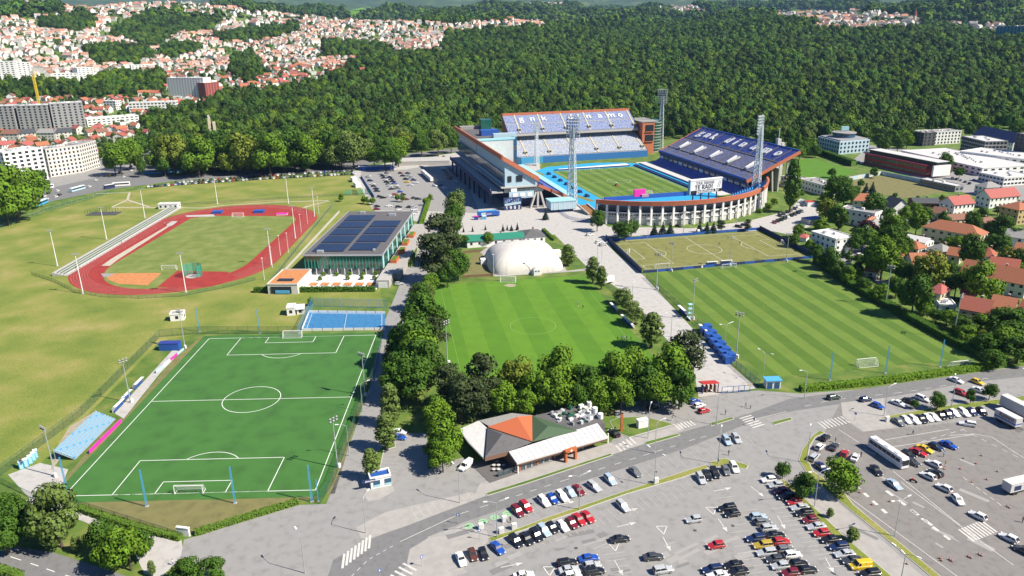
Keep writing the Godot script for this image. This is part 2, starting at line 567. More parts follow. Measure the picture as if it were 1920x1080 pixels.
func hedge(label: String, a: Array, w: float, h: float, mat: Material = null, y := 0.0) -> void: # clipped hedge along a line
	var p := P2(a)
	var b := MB.new()
	b.colored = true
	var r := RandomNumberGenerator.new()
	r.seed = int(a[0] * 7 + a[1])
	for i in p.size() - 1:
		var d := p[i + 1] - p[i]
		var n := int(d.length() * 26.0 * (w + 2 * h) / 3.0)
		var s := d.normalized().orthogonal()
		b.col = Color(1, 1, 0.95)
		var mid := (p[i] + p[i + 1]) / 2
		b.box(Vector3(mid.x, y + h * 0.44, mid.y), Vector3(w * 0.8, h * 0.88, d.length()), Basis(Vector3.UP, atan2(d.x, d.y)))
		while b.n.size() < b.v.size():
			b.n.append(Vector3.UP)
		for k in mini(n, 9000):
			var side := r.randi() % 3
			var u := r.randf_range(-0.5, 0.5) * w
			var hh := h * r.randf_range(0.9, 1.04)
			var nn := Vector3.UP
			if side != 0:
				u = (0.5 if side == 1 else -0.5) * w * r.randf_range(0.85, 1.1)
				hh = h * r.randf_range(0.05, 1.0)
				nn = Vector3(s.x, 0, s.y) * (1 if side == 1 else -1)
			var q := p[i] + d * r.randf() + s * u
			var c := Vector3(q.x, y + hh, q.y)
			nn = (nn + Vector3(r.randf_range(-1, 1), r.randf_range(-0.3, 1), r.randf_range(-1, 1)) * 0.6).normalized()
			var x := nn.cross(Vector3(r.randf(), r.randf(), -r.randf())).normalized() * r.randf_range(0.16, 0.3)
			var yv := nn.cross(x)
			var g := r.randf_range(0.75, 1.2)
			b.col = Color(g, g, g * 0.9)
			b.quad(c - x, c + yv, c + x, c - yv)
			for j in 6:
				b.n.append(nn)
	one("hedge", b.mesh(), mat if mat else M.hedge_mat, label, "hedge")

func bush(parent_label: String, at: Vector3, w: float, h: float, kind := "d", group := "") -> void:
	var o := thing("bush", parent_label, "bush", at, R.randf() * TAU, group)
	o.scale = Vector3(w / 9.8, h / 8.0, w / 9.8)
	part(o, "crown", crowns[kind][R.randi() % 3], M[TREE[kind][0]], Transform3D(Basis.IDENTITY, Vector3(0, -1.8, 0)))
	part(o, "stem", trunks.d[0], M.trunk, Transform3D(Basis.from_scale(Vector3(1, 0.6, 1)), Vector3.ZERO))

# ---------------------------------------------------------------- cars
var carm := {}
func loft(b: MB, st: Array, close := true) -> void: # st: rings of points
	for i in st.size() - 1:
		var a: Array = st[i]
		var d: Array = st[i + 1]
		for k in a.size():
			var k2 := (k + 1) % a.size()
			b.quad(a[k], a[k2], d[k2], d[k])
	if close:
		for e in [st[0], st[-1]]:
			for k in range(1, e.size() - 1):
				b.tri(e[0], e[k], e[k + 1])

func car_meshes() -> void:
	# length, width, bonnet, roof, glass start/end (x from rear), boot height
	var kinds := {
		"hatchback": [4.1, 1.78, .86, 1.48, -2.0, 0.75, -1.45, 0.1, 0.98],
		"saloon": [4.7, 1.82, .84, 1.43, -1.65, 0.85, -0.95, 0.2, 0.98],
		"estate": [4.6, 1.84, .88, 1.55, -2.25, 0.8, -1.95, 0.15, 1.0],
		"van": [4.8, 1.92, 1.05, 1.9, -2.38, 1.35, -2.3, 0.75, 1.15]}
	for k in kinds:
		var q: Array = kinds[k]
		var L: float = q[0] / 2
		var w: float = q[1] / 2
		var b := MB.new()
		var rings := []
		for s in [[-L, 0.55, .80, .45], [-L + 0.12, 0.3, .93, 0.98], [-L + 0.7, 0.24, 1.0, 1.0], [0.0, 0.22, 1.0, 1.0], [q[5], 0.22, 1.0, 0.97], [L - 0.5, 0.24, .97, 0.82], [L - 0.1, 0.3, .88, 0.72], [L, 0.42, .74, 0.55]]:
			var x: float = s[0]
			var top: float = s[3] * q[8] if x < q[5] + 0.01 else s[3] * q[2]
			var hw: float = w * s[2]
			rings.append([Vector3(x, s[1], -hw * 0.94), Vector3(x, top * 0.62, -hw), Vector3(x, top * 0.92, -hw * 0.96), Vector3(x, top, -hw * 0.84), Vector3(x, top, hw * 0.84), Vector3(x, top * 0.92, hw * 0.96), Vector3(x, top * 0.62, hw), Vector3(x, s[1], hw * 0.94)])
		loft(b, rings)
		carm[k + "body"] = b.mesh()
		var g := MB.new()
		var y0: float = q[8] * 0.93
		var gr := []
		for s in [[q[4], y0, .84, y0], [q[6], y0, .90, q[3]], [q[7], y0, .90, q[3]], [q[5], y0, .86, y0]]:
			var x: float = s[0]
			var tw: float = w * (0.72 if s[3] > y0 else s[2])
			gr.append([Vector3(x, y0 - 0.05, -w * s[2]), Vector3(x, s[3] - 0.03, -tw), Vector3(x, s[3] - 0.03, tw), Vector3(x, y0 - 0.05, w * s[2])])
		loft(g, gr)
		carm[k + "glass"] = g.mesh()
		var t := MB.new()
		var rr := []
		for s in [[q[6] - 0.08, .66, -.03], [q[6] + 0.1, .72, 0.0], [q[7] - 0.1, .72, 0.0], [q[7] + 0.1, .66, -.04]]:
			rr.append([Vector3(s[0], q[3] - 0.06 + s[2], -w * (s[1] + .03)), Vector3(s[0], q[3] + 0.03 + s[2], -w * s[1] * 0.9), Vector3(s[0], q[3] + 0.03 + s[2], w * s[1] * 0.9), Vector3(s[0], q[3] - 0.06 + s[2], w * (s[1] + .03))])
		loft(t, rr)
		for sd in [-1, 1]:
			for pr in [[q[4], q[6]], [(q[6] + q[7]) / 2, (q[6] + q[7]) / 2], [q[5], q[7]]]:
				t.beam(Vector3(pr[0], y0, w * 0.87 * sd), Vector3(pr[1], q[3] - 0.03, w * 0.735 * sd), 0.09, 0.09)
		if k == "van":
			for sd in [-1, 1]:
				t.quad(Vector3(q[6], y0, w * .915 * sd), Vector3(0.35, y0, w * .915 * sd), Vector3(0.35, q[3] - .04, w * .735 * sd), Vector3(q[6], q[3] - .04, w * .735 * sd))
		carm[k + "roof"] = t.mesh()
		carm[k] = q
	var wh := MB.new()
	wh.tube(Vector3(0, 0, -0.1), Vector3(0, 0, 0.1), 0.32, 0.32, 12)
	carm.tyre = wh.mesh()
	var rm := MB.new()
	rm.tube(Vector3(0, 0, -0.11), Vector3(0, 0, 0.11), 0.19, 0.19, 8)
	carm.rim = rm.mesh()

func car(kind: String, col: String, at: Vector3, turn: float, label: String, group: String, near := true) -> void:
	var o := thing("parked_car", label, "van" if kind == "van" else "car", at + Vector3(0, 0.055, 0), turn, group)
	var q: Array = carm[kind]
	var m: Material = M["car " + col]
	var bd := part(o, "body", carm[kind + "body"], m)
	part(o, "windows", carm[kind + "glass"], M.window)
	part(o, "roof", carm[kind + "roof"], m)
	for sx in [-1, 1]:
		for sz in [-1, 1]:
			var wp := Vector3(sx * q[0] * 0.305, 0.32, sz * (q[1] / 2 - 0.09))
			var wl := part(o, "wheel", carm.tyre, M.rubber, Transform3D(Basis.IDENTITY, wp))
			if near:
				part(wl, "rim", carm.rim, M.steel)
	if near:
		for sz in [-1, 1]:
			bp(bd, "headlight", M.white, Vector3(q[0] / 2 - 0.1, q[2] * 0.72, sz * q[1] * 0.34), Vector3(0.22, 0.14, 0.34))
			bp(bd, "tail_light", M.red, Vector3(-q[0] / 2 + 0.06, q[8] * 0.72, sz * q[1] * 0.36), Vector3(0.14, 0.2, 0.26))

var CK := ["hatchback", "saloon", "estate", "hatchback"]
var CC := {"w": "white", "s": "silver", "p": "pale blue", "g": "grey", "d": "dark grey", "k": "black", "n": "navy", "b": "blue", "r": "red", "m": "dark red", "o": "brown", "y": "yellow", "a": "gold", "e": "dark green"}

func cars(where: String, group: String, list: Array, dx: float, dy: float, near := true, order := "from the left") -> void: # [x, y, colour letter, (kind), (dx, dy)]
	var per := {}
	for c in list:
		per[c[2]] = per.get(c[2], 0) + 1
	var seen := {}
	for c in list:
		var a := G(c[0], c[1], 0.5)
		var ex := dx
		var ey := dy
		if c.size() > 4:
			ex = c[4]
			ey = c[5]
		var d := G(c[0] + ex * 0.3, c[1] + ey * 0.3, 0.5) - a
		var kind: String = c[3] if c.size() > 3 and c[3] != "" else CK[int(c[0] * 7 + c[1] * 3) % 4]
		var k: int = seen.get(c[2], 0)
		seen[c[2]] = k + 1
		var col: String = CC[c[2]]
		var lab := "%s %s %s" % [col, kind, where]
		if per[c[2]] > 1:
			lab = "%s %s %s, %s %s one %s" % [col, kind, where, ordi(k), col, order]
		a.y = 0
		car(kind, col, a, atan2(-d.z, d.x), lab, group, near)

# ---------------------------------------------------------------- street and pitch furniture
var protos := {}
func put(key: String, at: Vector3, turn: float, label: String, group: String, sc := 1.0) -> Node3D:
	var o: Node3D = protos[key].duplicate()
	o.name = numbered(protos[key].get_meta("base"))
	add_child(o)
	o.position = at
	o.rotation.y = turn
	if sc != 1.0:
		o.scale = Vector3.ONE * sc
	tag(o, label, protos[key].get_meta("category"), group)
	return o

func proto(key: String, base: String, cat: String) -> Node3D:
	var o := Node3D.new()
	o.set_meta("base", base)
	o.set_meta("category", cat)
	protos[key] = o
	return o

func furniture() -> void:
	# floodlight mast, 18 m
	var o := proto("flood", "floodlight_mast", "floodlight")
	var b := MB.new()
	b.tube(Vector3(0, 0, 0), Vector3(0, 17.4, 0), 0.24, 0.12, 8)
	part(o, "mast", b.mesh(), M.steel)
	b = MB.new()
	b.beam(Vector3(-1.6, 17.2, 0), Vector3(1.6, 17.2, 0), 0.14, 0.14)
	b.beam(Vector3(-1.2, 16.3, 0), Vector3(1.2, 16.3, 0), 0.12, 0.12)
	part(o, "crossbar", b.mesh(), M.steel)
	for i in 6:
		bp(o, "lamp", M.grey, Vector3((i % 3 - 1) * 1.2, 17.5 - (i / 3) * 1.0, 0.35), Vector3(0.62, 0.5, 0.42), Basis(Vector3.RIGHT, 0.6))
	bp(o, "cabinet", M.white, Vector3(0.5, 0.7, 0.2), Vector3(0.9, 1.4, 0.7))
	# running-track mast: plain mast with flat head
	o = proto("track", "floodlight_mast", "floodlight")
	b = MB.new()
	b.tube(Vector3.ZERO, Vector3(0, 19.0, 0), 0.26, 0.13, 8)
	part(o, "mast", b.mesh(), M.white)
	bp(o, "lamp_head", M.grey, Vector3(0, 19.1, 0), Vector3(3.2, 0.22, 0.9))
	bp(o, "foot", M.concrete, Vector3(0, 0.2, 0), Vector3(1.0, 0.4, 1.0))
	# lower lamp post along the track and courts
	o = proto("post", "lamp_post", "street lamp")
	b = MB.new()
	b.tube(Vector3.ZERO, Vector3(0, 11.0, 0), 0.13, 0.08, 6)
	part(o, "pole", b.mesh(), M.white)
	bp(o, "lamp", M.white, Vector3(0, 11.05, 0.15), Vector3(0.9, 0.2, 0.5))
	# single and double armed street lamps
	for k in ["single", "double"]:
		o = proto(k, "street_lamp", "street lamp")
		b = MB.new()
		b.tube(Vector3.ZERO, Vector3(0, 9.6, 0), 0.13, 0.07, 6)
		part(o, "pole", b.mesh(), M.steel)
		for s in ([1] if k == "single" else [-1, 1]):
			b = MB.new()
			b.tube(Vector3(0, 9.5, 0), Vector3(s * 1.0, 10.1, 0), 0.06, 0.05, 5)
			b.tube(Vector3(s * 1.0, 10.1, 0), Vector3(s * 2.2, 10.35, 0), 0.05, 0.05, 5)
			part(o, "arm", b.mesh(), M.steel)
			bp(o, "lamp", M.white, Vector3(s * 2.6, 10.4, 0), Vector3(0.95, 0.14, 0.32), Basis(Vector3.BACK, s * 0.12))
	# ball net post
	o = proto("netpost", "ball_net_post", "post")
	for s in [[-.3, -.3], [.3, -.3], [-.3, .3], [.3, .3]]:
		b = MB.new()
		b.beam(Vector3(s[0] * .6, 0, s[1] * .6), Vector3(s[0] * .4, 10.8, s[1] * .4), 0.06, 0.06)
		part(o, "chord", b.mesh(), M.blue_light)
	b = MB.new()
	for i in 18:
		var y := i * 0.6
		var w := 0.18 - 0.06 * i / 18.0
		for k in 4:
			var a0 := PI / 4 + k * PI / 2
			b.beam(Vector3(cos(a0) * w * 1.41, y, sin(a0) * w * 1.41), Vector3(cos(a0 + PI / 2) * w * 1.41, y + 0.6, sin(a0 + PI / 2) * w * 1.41), 0.03, 0.03)
	part(o, "lattice", b.mesh(), M.blue_light)
	bp(o, "foot", M.concrete, Vector3(0, 0.12, 0), Vector3(0.8, 0.24, 0.8))
	# goal
	o = proto("goal", "football_goal", "goal")
	b = MB.new()
	for s in [-3.66, 3.66]:
		b.tube(Vector3(s, 0, 0), Vector3(s, 2.44, 0), 0.10, 0.10, 6)
		b.tube(Vector3(s, 2.4, 0), Vector3(s, 2.2, -0.9), 0.05, 0.05, 5)
		b.tube(Vector3(s, 2.2, -0.9), Vector3(s, 0, -2.0), 0.05, 0.05, 5)
		b.tube(Vector3(s, 0.06, 0), Vector3(s, 0.06, -2.0), 0.06, 0.06, 5)
	b.tube(Vector3(-3.66, 2.44, 0), Vector3(3.66, 2.44, 0), 0.10, 0.10, 6)
	b.tube(Vector3(-3.66, 0.06, -2.0), Vector3(3.66, 0.06, -2.0), 0.06, 0.06, 5)
	part(o, "frame", b.mesh(), M.white)
	b = MB.new()
	for i in 19:
		var x := -3.66 + i * 0.4067
		b.beam(Vector3(x, 2.4, 0), Vector3(x, 2.2, -0.9), 0.03, 0.03)
		b.beam(Vector3(x, 2.2, -0.9), Vector3(x, 0.05, -2.0), 0.03, 0.03)
	for i in 6:
		var t := i / 5.0
		b.beam(Vector3(-3.66, 2.2 - t * 2.15, -0.9 - t * 1.1), Vector3(3.66, 2.2 - t * 2.15, -0.9 - t * 1.1), 0.03, 0.03)
		for s in [-3.66, 3.66]:
			b.beam(Vector3(s, 2.3 - t * 2.1, 0), Vector3(s, 2.2 - t * 2.1, -0.9 - t * 1.1), 0.03, 0.03)
	part(o, "net", b.mesh(), M.white)
	# dugout
	o = proto("dugout", "dugout", "dugout")
	protos.dark_dugout = o
	b = MB.new()
	var ring := []
	for s in [-3.0, 3.0]:
		ring.append([Vector3(s, 0.0, -0.9), Vector3(s, 1.5, -1.0), Vector3(s, 2.1, -0.5), Vector3(s, 2.1, 0.5), Vector3(s, 2.0, 0.5), Vector3(s, 2.0, -0.45), Vector3(s, 1.45, -0.9), Vector3(s, 0.0, -0.82)])
	loft(b, ring)
	part(o, "shell", b.mesh(), M.white)
	for i in 8:
		bp(o, "seat", M.blue, Vector3(-2.6 + i * 0.74, 0.45, -0.45), Vector3(0.5, 0.5, 0.5))
	# traffic cone
	o = proto("cone", "traffic_cone", "traffic cone")
	b = MB.new()
	b.tube(Vector3.ZERO, Vector3(0, 0.75, 0), 0.2, 0.04, 8)
	part(o, "body", b.mesh(), M.orange_roof)
	bp(o, "foot", M.dark, Vector3(0, 0.03, 0), Vector3(0.5, 0.06, 0.5))
	bp(o, "band", M.white, Vector3(0, 0.45, 0), Vector3(0.21, 0.12, 0.21))
	# cabinet
	o = proto("cabinet", "utility_cabinet", "cabinet")
	bp(o, "case", M.white, Vector3(0, 0.8, 0), Vector3(1.2, 1.6, 0.7))
	bp(o, "door", M.stand_white, Vector3(0, 0.8, 0.36), Vector3(1.0, 1.4, 0.03))
	bp(o, "plinth", M.concrete, Vector3(0, 0.1, 0), Vector3(1.35, 0.2, 0.85))
	# road sign
	o = proto("sign", "road_sign", "sign")
	b = MB.new()
	b.tube(Vector3.ZERO, Vector3(0, 2.9, 0), 0.05, 0.05, 5)
	part(o, "pole", b.mesh(), M.steel)
	bp(o, "plate", M.blue, Vector3(0, 2.6, 0.06), Vector3(0.7, 0.7, 0.03))
	bp(o, "symbol", M.white, Vector3(0, 2.6, 0.08), Vector3(0.36, 0.4, 0.02))
	# tall cooling / ad mast figure for stadium lights
	o = proto("tower", "floodlight_tower", "floodlight tower")
	b = MB.new()
	var H := 50.0
	for k in 4:
		var a0 := PI / 4 + k * PI / 2
		var a1 := a0 + PI / 2
		b.beam(Vector3(cos(a0) * 3.6, 0, sin(a0) * 3.6), Vector3(cos(a0) * 1.3, H, sin(a0) * 1.3), 0.42, 0.42)
		for i in 14:
			var t0 := i / 14.0
			var t1 := (i + 1) / 14.0
			var r0 := lerpf(3.6, 1.3, t0)
			var r1 := lerpf(3.6, 1.3, t1)
			b.beam(Vector3(cos(a0) * r0, t0 * H, sin(a0) * r0), Vector3(cos(a1) * r1, t1 * H, sin(a1) * r1), 0.2, 0.2)
			b.beam(Vector3(cos(a1) * r0, t0 * H, sin(a1) * r0), Vector3(cos(a0) * r1, t1 * H, sin(a0) * r1), 0.2, 0.2)
			b.beam(Vector3(cos(a0) * r0, t0 * H, sin(a0) * r0), Vector3(cos(a1) * r0, t0 * H, sin(a1) * r0), 0.2, 0.2)
	part(o, "lattice", b.mesh(), M.tower)
	b = MB.new()
	for i in 7:
		b.beam(Vector3(-4.2, H - 6 + i * 1.9, 0.7), Vector3(4.2, H - 6 + i * 1.9, 0.7), 0.2, 0.2)
	for i in 5:
		b.beam(Vector3(-4.2 + i * 2.1, H - 6.4, 0.5), Vector3(-4.2 + i * 2.1, H + 6, 0.5), 0.25, 0.25)
	part(o, "rack", b.mesh(), M.tower)
	for i in 42:
		bp(o, "lamp", M.steel, Vector3(-3.8 + (i % 6) * 1.52, H - 5.6 + (i / 6) * 1.9, 1.15), Vector3(0.95, 0.95, 0.6), Basis(Vector3.RIGHT, 0.45))
	bp(o, "foot", M.concrete, Vector3(0, 0.5, 0), Vector3(8, 1.0, 8))

func fence(label: String, a: Array, h: float, mat: Material, pane: Material, gap := 4.0, closed := false, y := 0.0) -> void:
	var p := P2(a)
	if closed:
		p.append(p[0])
	var o := thing("fence", label, "fence")
	var b := MB.new()
	var m := MB.new()
	b.tube(Vector3.ZERO, Vector3(0, h, 0), 0.06, 0.06, 5)
	var post := b.mesh()
	var rails := MB.new()
	for i in p.size() - 1:
		var l := (p[i + 1] - p[i]).length()
		var n := maxi(1, int(l / gap))
		for k in n:
			var q := p[i].lerp(p[i + 1], k / float(n))
			part(o, "post", post, mat, Transform3D(Basis.IDENTITY, Vector3(q.x, y, q.y)))
		var c := Vector3(p[i].x, y, p[i].y)
		var d := Vector3(p[i + 1].x, y, p[i + 1].y)
		for hh in [0.1, h - 0.05]:
			rails.beam(c + Vector3(0, hh, 0), d + Vector3(0, hh, 0), 0.06, 0.06)
		if pane:
			m.quad(c + Vector3(0, 0.05, 0), d + Vector3(0, 0.05, 0), d + Vector3(0, h, 0), c + Vector3(0, h, 0))
	part(o, "rail", rails.mesh(), mat)
	if pane:
		part(o, "mesh_panel", m.mesh(), pane)

# ---------------------------------------------------------------- people
func capsule(p: Vector3, a: Vector3, b: Vector3, r0: float, r1: float) -> float:
	var ab := b - a
	var t := clampf((p - a).dot(ab) / ab.length_squared(), 0, 1)
	return (p - a - ab * t).length() - lerpf(r0, r1, t)

func smin(a: float, b: float, k: float) -> float:
	var h := clampf(0.5 + 0.5 * (b - a) / k, 0, 1)
	return lerpf(b, a, h) - k * h * (1 - h)

func person_mesh(stride: float, lift: float, cell: float, shirt: Color, legs: Color) -> ArrayMesh:
	var bones := []
	for s in [-1, 1]:
		var hip := Vector3(0.0, 0.92, 0.09 * s)
		var knee := Vector3(stride * 0.22 * s + 0.03, 0.50, 0.10 * s)
		var foot := Vector3(stride * 0.42 * s - 0.02, 0.07, 0.11 * s)
		bones.append([hip, knee, 0.088, 0.062])
		bones.append([knee, foot, 0.06, 0.042])
		bones.append([foot, foot + Vector3(0.15, -0.02, 0.01 * s), 0.042, 0.036])
		var sh := Vector3(-0.01, 1.42, 0.19 * s)
		var el := Vector3(-stride * 0.15 * s - 0.02 + lift * 0.1, 1.14, 0.24 * s)
		var wr := Vector3(-stride * 0.24 * s + 0.08 + lift * 0.2, 0.90 + lift * 0.25, 0.23 * s)
		bones.append([sh, el, 0.055, 0.042])
		bones.append([el, wr, 0.042, 0.03])
		for f in 4:
			bones.append([wr, wr + Vector3(0.035 - 0.02 * f, -0.15 + 0.01 * absf(f - 1.5), 0.006 * s), 0.016, 0.009])
		bones.append([wr, wr + Vector3(0.06, -0.07, -0.02 * s), 0.014, 0.009])
	bones.append([Vector3(0, 0.93, 0), Vector3(0, 1.12, 0), 0.145, 0.125])
	bones.append([Vector3(0, 1.12, 0), Vector3(-0.01, 1.40, 0), 0.13, 0.15])
	bones.append([Vector3(-0.01, 1.43, -0.13), Vector3(-0.01, 1.43, 0.13), 0.07, 0.07])
	bones.append([Vector3(0, 1.44, 0), Vector3(0.02, 1.56, 0), 0.055, 0.052])
	bones.append([Vector3(0.02, 1.62, 0), Vector3(0.015, 1.70, 0), 0.082, 0.088])
	bones.append([Vector3(0.09, 1.63, 0), Vector3(0.115, 1.62, 0), 0.018, 0.014])
	var lo := Vector3(-0.7, -0.05, -0.45)
	var n := Vector3i(int(1.4 / cell), int(1.9 / cell), int(0.9 / cell))
	var f := PackedFloat32Array()
	f.resize((n.x + 1) * (n.y + 1) * (n.z + 1))
	f.fill(1.0)
	var sx := (n.y + 1) * (n.z + 1)
	var sy := n.z + 1
	for bo in bones:
		var mn: Vector3 = Vector3(minf(bo[0].x, bo[1].x), minf(bo[0].y, bo[1].y), minf(bo[0].z, bo[1].z)) - Vector3.ONE * (maxf(bo[2], bo[3]) + 0.1)
		var mx: Vector3 = Vector3(maxf(bo[0].x, bo[1].x), maxf(bo[0].y, bo[1].y), maxf(bo[0].z, bo[1].z)) + Vector3.ONE * (maxf(bo[2], bo[3]) + 0.1)
		for i in range(maxi(0, int((mn.x - lo.x) / cell)), mini(n.x, int((mx.x - lo.x) / cell)) + 1):
			for j in range(maxi(0, int((mn.y - lo.y) / cell)), mini(n.y, int((mx.y - lo.y) / cell)) + 1):
				for k in range(maxi(0, int((mn.z - lo.z) / cell)), mini(n.z, int((mx.z - lo.z) / cell)) + 1):
					var at := i * sx + j * sy + k
					f[at] = smin(f[at], capsule(lo + Vector3(i, j, k) * cell, bo[0], bo[1], bo[2], bo[3]), 0.03)
	var idx := {}
	var vs := PackedVector3Array()
	for i in n.x:
		for j in n.y:
			for k in n.z:
				var at := i * sx + j * sy + k
				var neg := 0
				var sum := Vector3.ZERO
				var cnt := 0
				var val := [f[at], f[at + 1], f[at + sy], f[at + sy + 1], f[at + sx], f[at + sx + 1], f[at + sx + sy], f[at + sx + sy + 1]]
				for e in 8:
					if val[e] < 0:
						neg += 1
				if neg == 0 or neg == 8:
					continue
				for e in [[0, 1], [2, 3], [4, 5], [6, 7], [0, 2], [1, 3], [4, 6], [5, 7], [0, 4], [1, 5], [2, 6], [3, 7]]:
					if (val[e[0]] < 0) != (val[e[1]] < 0):
						var t: float = val[e[0]] / (val[e[0]] - val[e[1]])
						var a := Vector3(e[0] >> 2, (e[0] >> 1) & 1, e[0] & 1)
						var c := Vector3(e[1] >> 2, (e[1] >> 1) & 1, e[1] & 1)
						sum += a.lerp(c, t)
						cnt += 1
				idx[at] = vs.size()
				vs.append(lo + (Vector3(i, j, k) + sum / cnt) * cell)
	var b := MB.new()
	b.colored = true
	for at in idx:
		var i := int(at / sx)
		var j := int((at % sx) / sy)
		var k := int(at % sy)
		for ax in [[sx, sy, 1], [sy, 1, sx], [1, sx, sy]]:
			if (f[at] < 0) == (f[at + ax[0]] < 0):
				continue
			if not (idx.has(at - ax[1]) and idx.has(at - ax[2]) and idx.has(at - ax[1] - ax[2])):
				continue
			var q := [vs[idx[at]], vs[idx[at - ax[1]]], vs[idx[at - ax[1] - ax[2]]], vs[idx[at - ax[2]]]]
			for tr in [[0, 1, 2], [0, 2, 3]]:
				for e in tr:
					var p: Vector3 = q[e]
					b.v.append(p)
					var cc := Color(.45, .27, .19)
					if p.y > 1.66 or (p.y > 1.58 and p.x < 0.0):
						cc = Color(.04, .025, .015)
					elif p.y < 0.1:
						cc = Color(.05, .05, .05)
					elif p.y < 0.96 and absf(p.z) < 0.2:
						cc = legs
					elif p.y > 1.16 and p.y < 1.5:
						cc = shirt
					elif p.y <= 1.16 and p.y > 0.9 and absf(p.z) < 0.17:
						cc = shirt
					b.c.append(cc)
	return b.smooth()

var bodies := {}
func person(x: float, y: float, shirt: Color, legs: Color, pose: int, turn: float, label: String, group := "people on foot") -> void:
	var key := "%s%s%d" % [shirt, legs, pose]
	if not bodies.has(key):
		bodies[key] = person_mesh([0.1, 0.75, 0.3][pose], [0.0, 0.1, 0.8][pose], 0.045, shirt, legs)
	var o := thing("person", label, "person", G(x, y) + Vector3(0, 0.05, 0), turn, group)
	part(o, "body", bodies[key], M.cloth)

# ---------------------------------------------------------------- ground
func land() -> void:
	hill.noise_type = FastNoiseLite.TYPE_SIMPLEX_SMOOTH
	hill.frequency = 0.00085
	hill.fractal_octaves = 3
	hill.seed = 5
	var rad := [0.0, 60.0, 150.0, 300.0, 450.0, 600.0, 700.0, 800.0]
	var d := 800.0
	while d < 15000.0:
		d += 25.0 + (d - 800.0) * 0.022
		rad.append(d)
	var near := MB.new()
	var hills := MB.new()
	var n := 200
	for i in rad.size() - 1:
		var b := near if rad[i] < 6300.0 else hills
		for k in n:
			var q := []
			for e in [[i, k], [i, k + 1], [i + 1, k + 1], [i + 1, k]]:
				var a: float = TAU * e[1] / n
				var x: float = cos(a) * rad[e[0]]
				var z: float = sin(a) * rad[e[0]]
				q.append(Vector3(x, th(x, z), z))
			b.quad(q[0], q[1], q[2], q[3])
	struct("ground", near.smooth(), M.lawn)
	struct("hills", hills.smooth(), M.hill)

func line_rect(b: MB, f: Callable, x0: float, z0: float, x1: float, z1: float, w: float, y: float) -> void:
	var c := [f.call(x0, z0), f.call(x1, z0), f.call(x1, z1), f.call(x0, z1)]
	for i in 4:
		strip(b, c[i], c[(i + 1) % 4], w, y)

func arc(b: MB, f: Callable, cx: float, cz: float, r: float, a0: float, a1: float, w: float, y: float) -> void:
	var pts := PackedVector2Array()
	for i in 33:
		var a := lerpf(a0, a1, i / 32.0)
		var p: Vector3 = f.call(cx + cos(a) * r, cz + sin(a) * r)
		pts.append(Vector2(p.x, p.z))
	path(b, pts, w, y)

# a football pitch: o centre, ax unit vector along its length
func pitch(nm: String, o: Vector3, ax: Vector3, L: float, W: float, margin: Array, mats: Array, stripes: int, along: bool, lw: float, lines: Material, y := 0.03, marks := true) -> Node3D:
	var cx := Vector3(-ax.z, 0, ax.x)
	var f := func(u: float, v: float) -> Vector3: return o + cx * u + ax * v
	var b := MB.new()
	var x0: float = -W / 2 - margin[0]
	var x1: float = W / 2 + margin[1]
	var v0: float = -L / 2 - margin[2]
	var v1: float = L / 2 + margin[3]
	var sh := [MB.new(), MB.new()]
	var p := PackedVector2Array()
	for i in stripes:
		var t0 := i / float(stripes)
		var t1 := (i + 1) / float(stripes)
		var q: Array
		if along:
			q = [f.call(lerpf(x0, x1, t0), v0), f.call(lerpf(x0, x1, t1), v0), f.call(lerpf(x0, x1, t1), v1), f.call(lerpf(x0, x1, t0), v1)]
		else:
			q = [f.call(x0, lerpf(v0, v1, t0)), f.call(x1, lerpf(v0, v1, t0)), f.call(x1, lerpf(v0, v1, t1)), f.call(x0, lerpf(v0, v1, t1))]
		for e in q:
			e.y = y
		sh[i % 2].quad(q[0] + Vector3(0, y, 0), q[1] + Vector3(0, y, 0), q[2] + Vector3(0, y, 0), q[3] + Vector3(0, y, 0))
	var root := struct(nm, sh[0].mesh(), mats[0])
	if stripes > 1:
		part(root, "mown_stripes", sh[1].mesh(), mats[1])
	if marks:
		var yy := y + 0.012
		line_rect(b, f, -W / 2, -L / 2, W / 2, L / 2, lw, yy)
		strip(b, f.call(-W / 2, 0), f.call(W / 2, 0), lw, yy)
		arc(b, f, 0, 0, 9.15, 0, TAU, lw, yy)
		for s in [-1, 1]:
			line_rect(b, f, -20.16, s * L / 2, 20.16, s * (L / 2 - 16.5), lw, yy)
			line_rect(b, f, -9.16, s * L / 2, 9.16, s * (L / 2 - 5.5), lw, yy)
			var a := acos(5.5 / 9.15)
			arc(b, f, 0, s * (L / 2 - 11), 9.15, -s * PI / 2 - a, -s * PI / 2 + a, lw, yy)
		part(root, "pitch_lines", b.mesh(), lines)
	return root

func zebra(b: MB, p: Vector3, q: Vector3, n: int, w: float, l: float, dir: Vector3, y: float) -> void:
	dir.y = 0
	dir = dir.normalized()
	for i in n:
		var c := p.lerp(q, i / float(n - 1))
		strip(b, c - dir * l / 2, c + dir * l / 2, w, y)

func bays(b: MB, x0: float, y0: float, x1: float, y1: float, n: int, dx: float, dy: float, l: float, y := 0.062) -> void:
	for i in n + 1:
		var px := lerpf(x0, x1, i / float(n))
		var py := lerpf(y0, y1, i / float(n))
		var a := G(px, py)
		var d := G(px + dx, py + dy) - a
		strip(b, a, a + d.normalized() * l, 0.13, y)

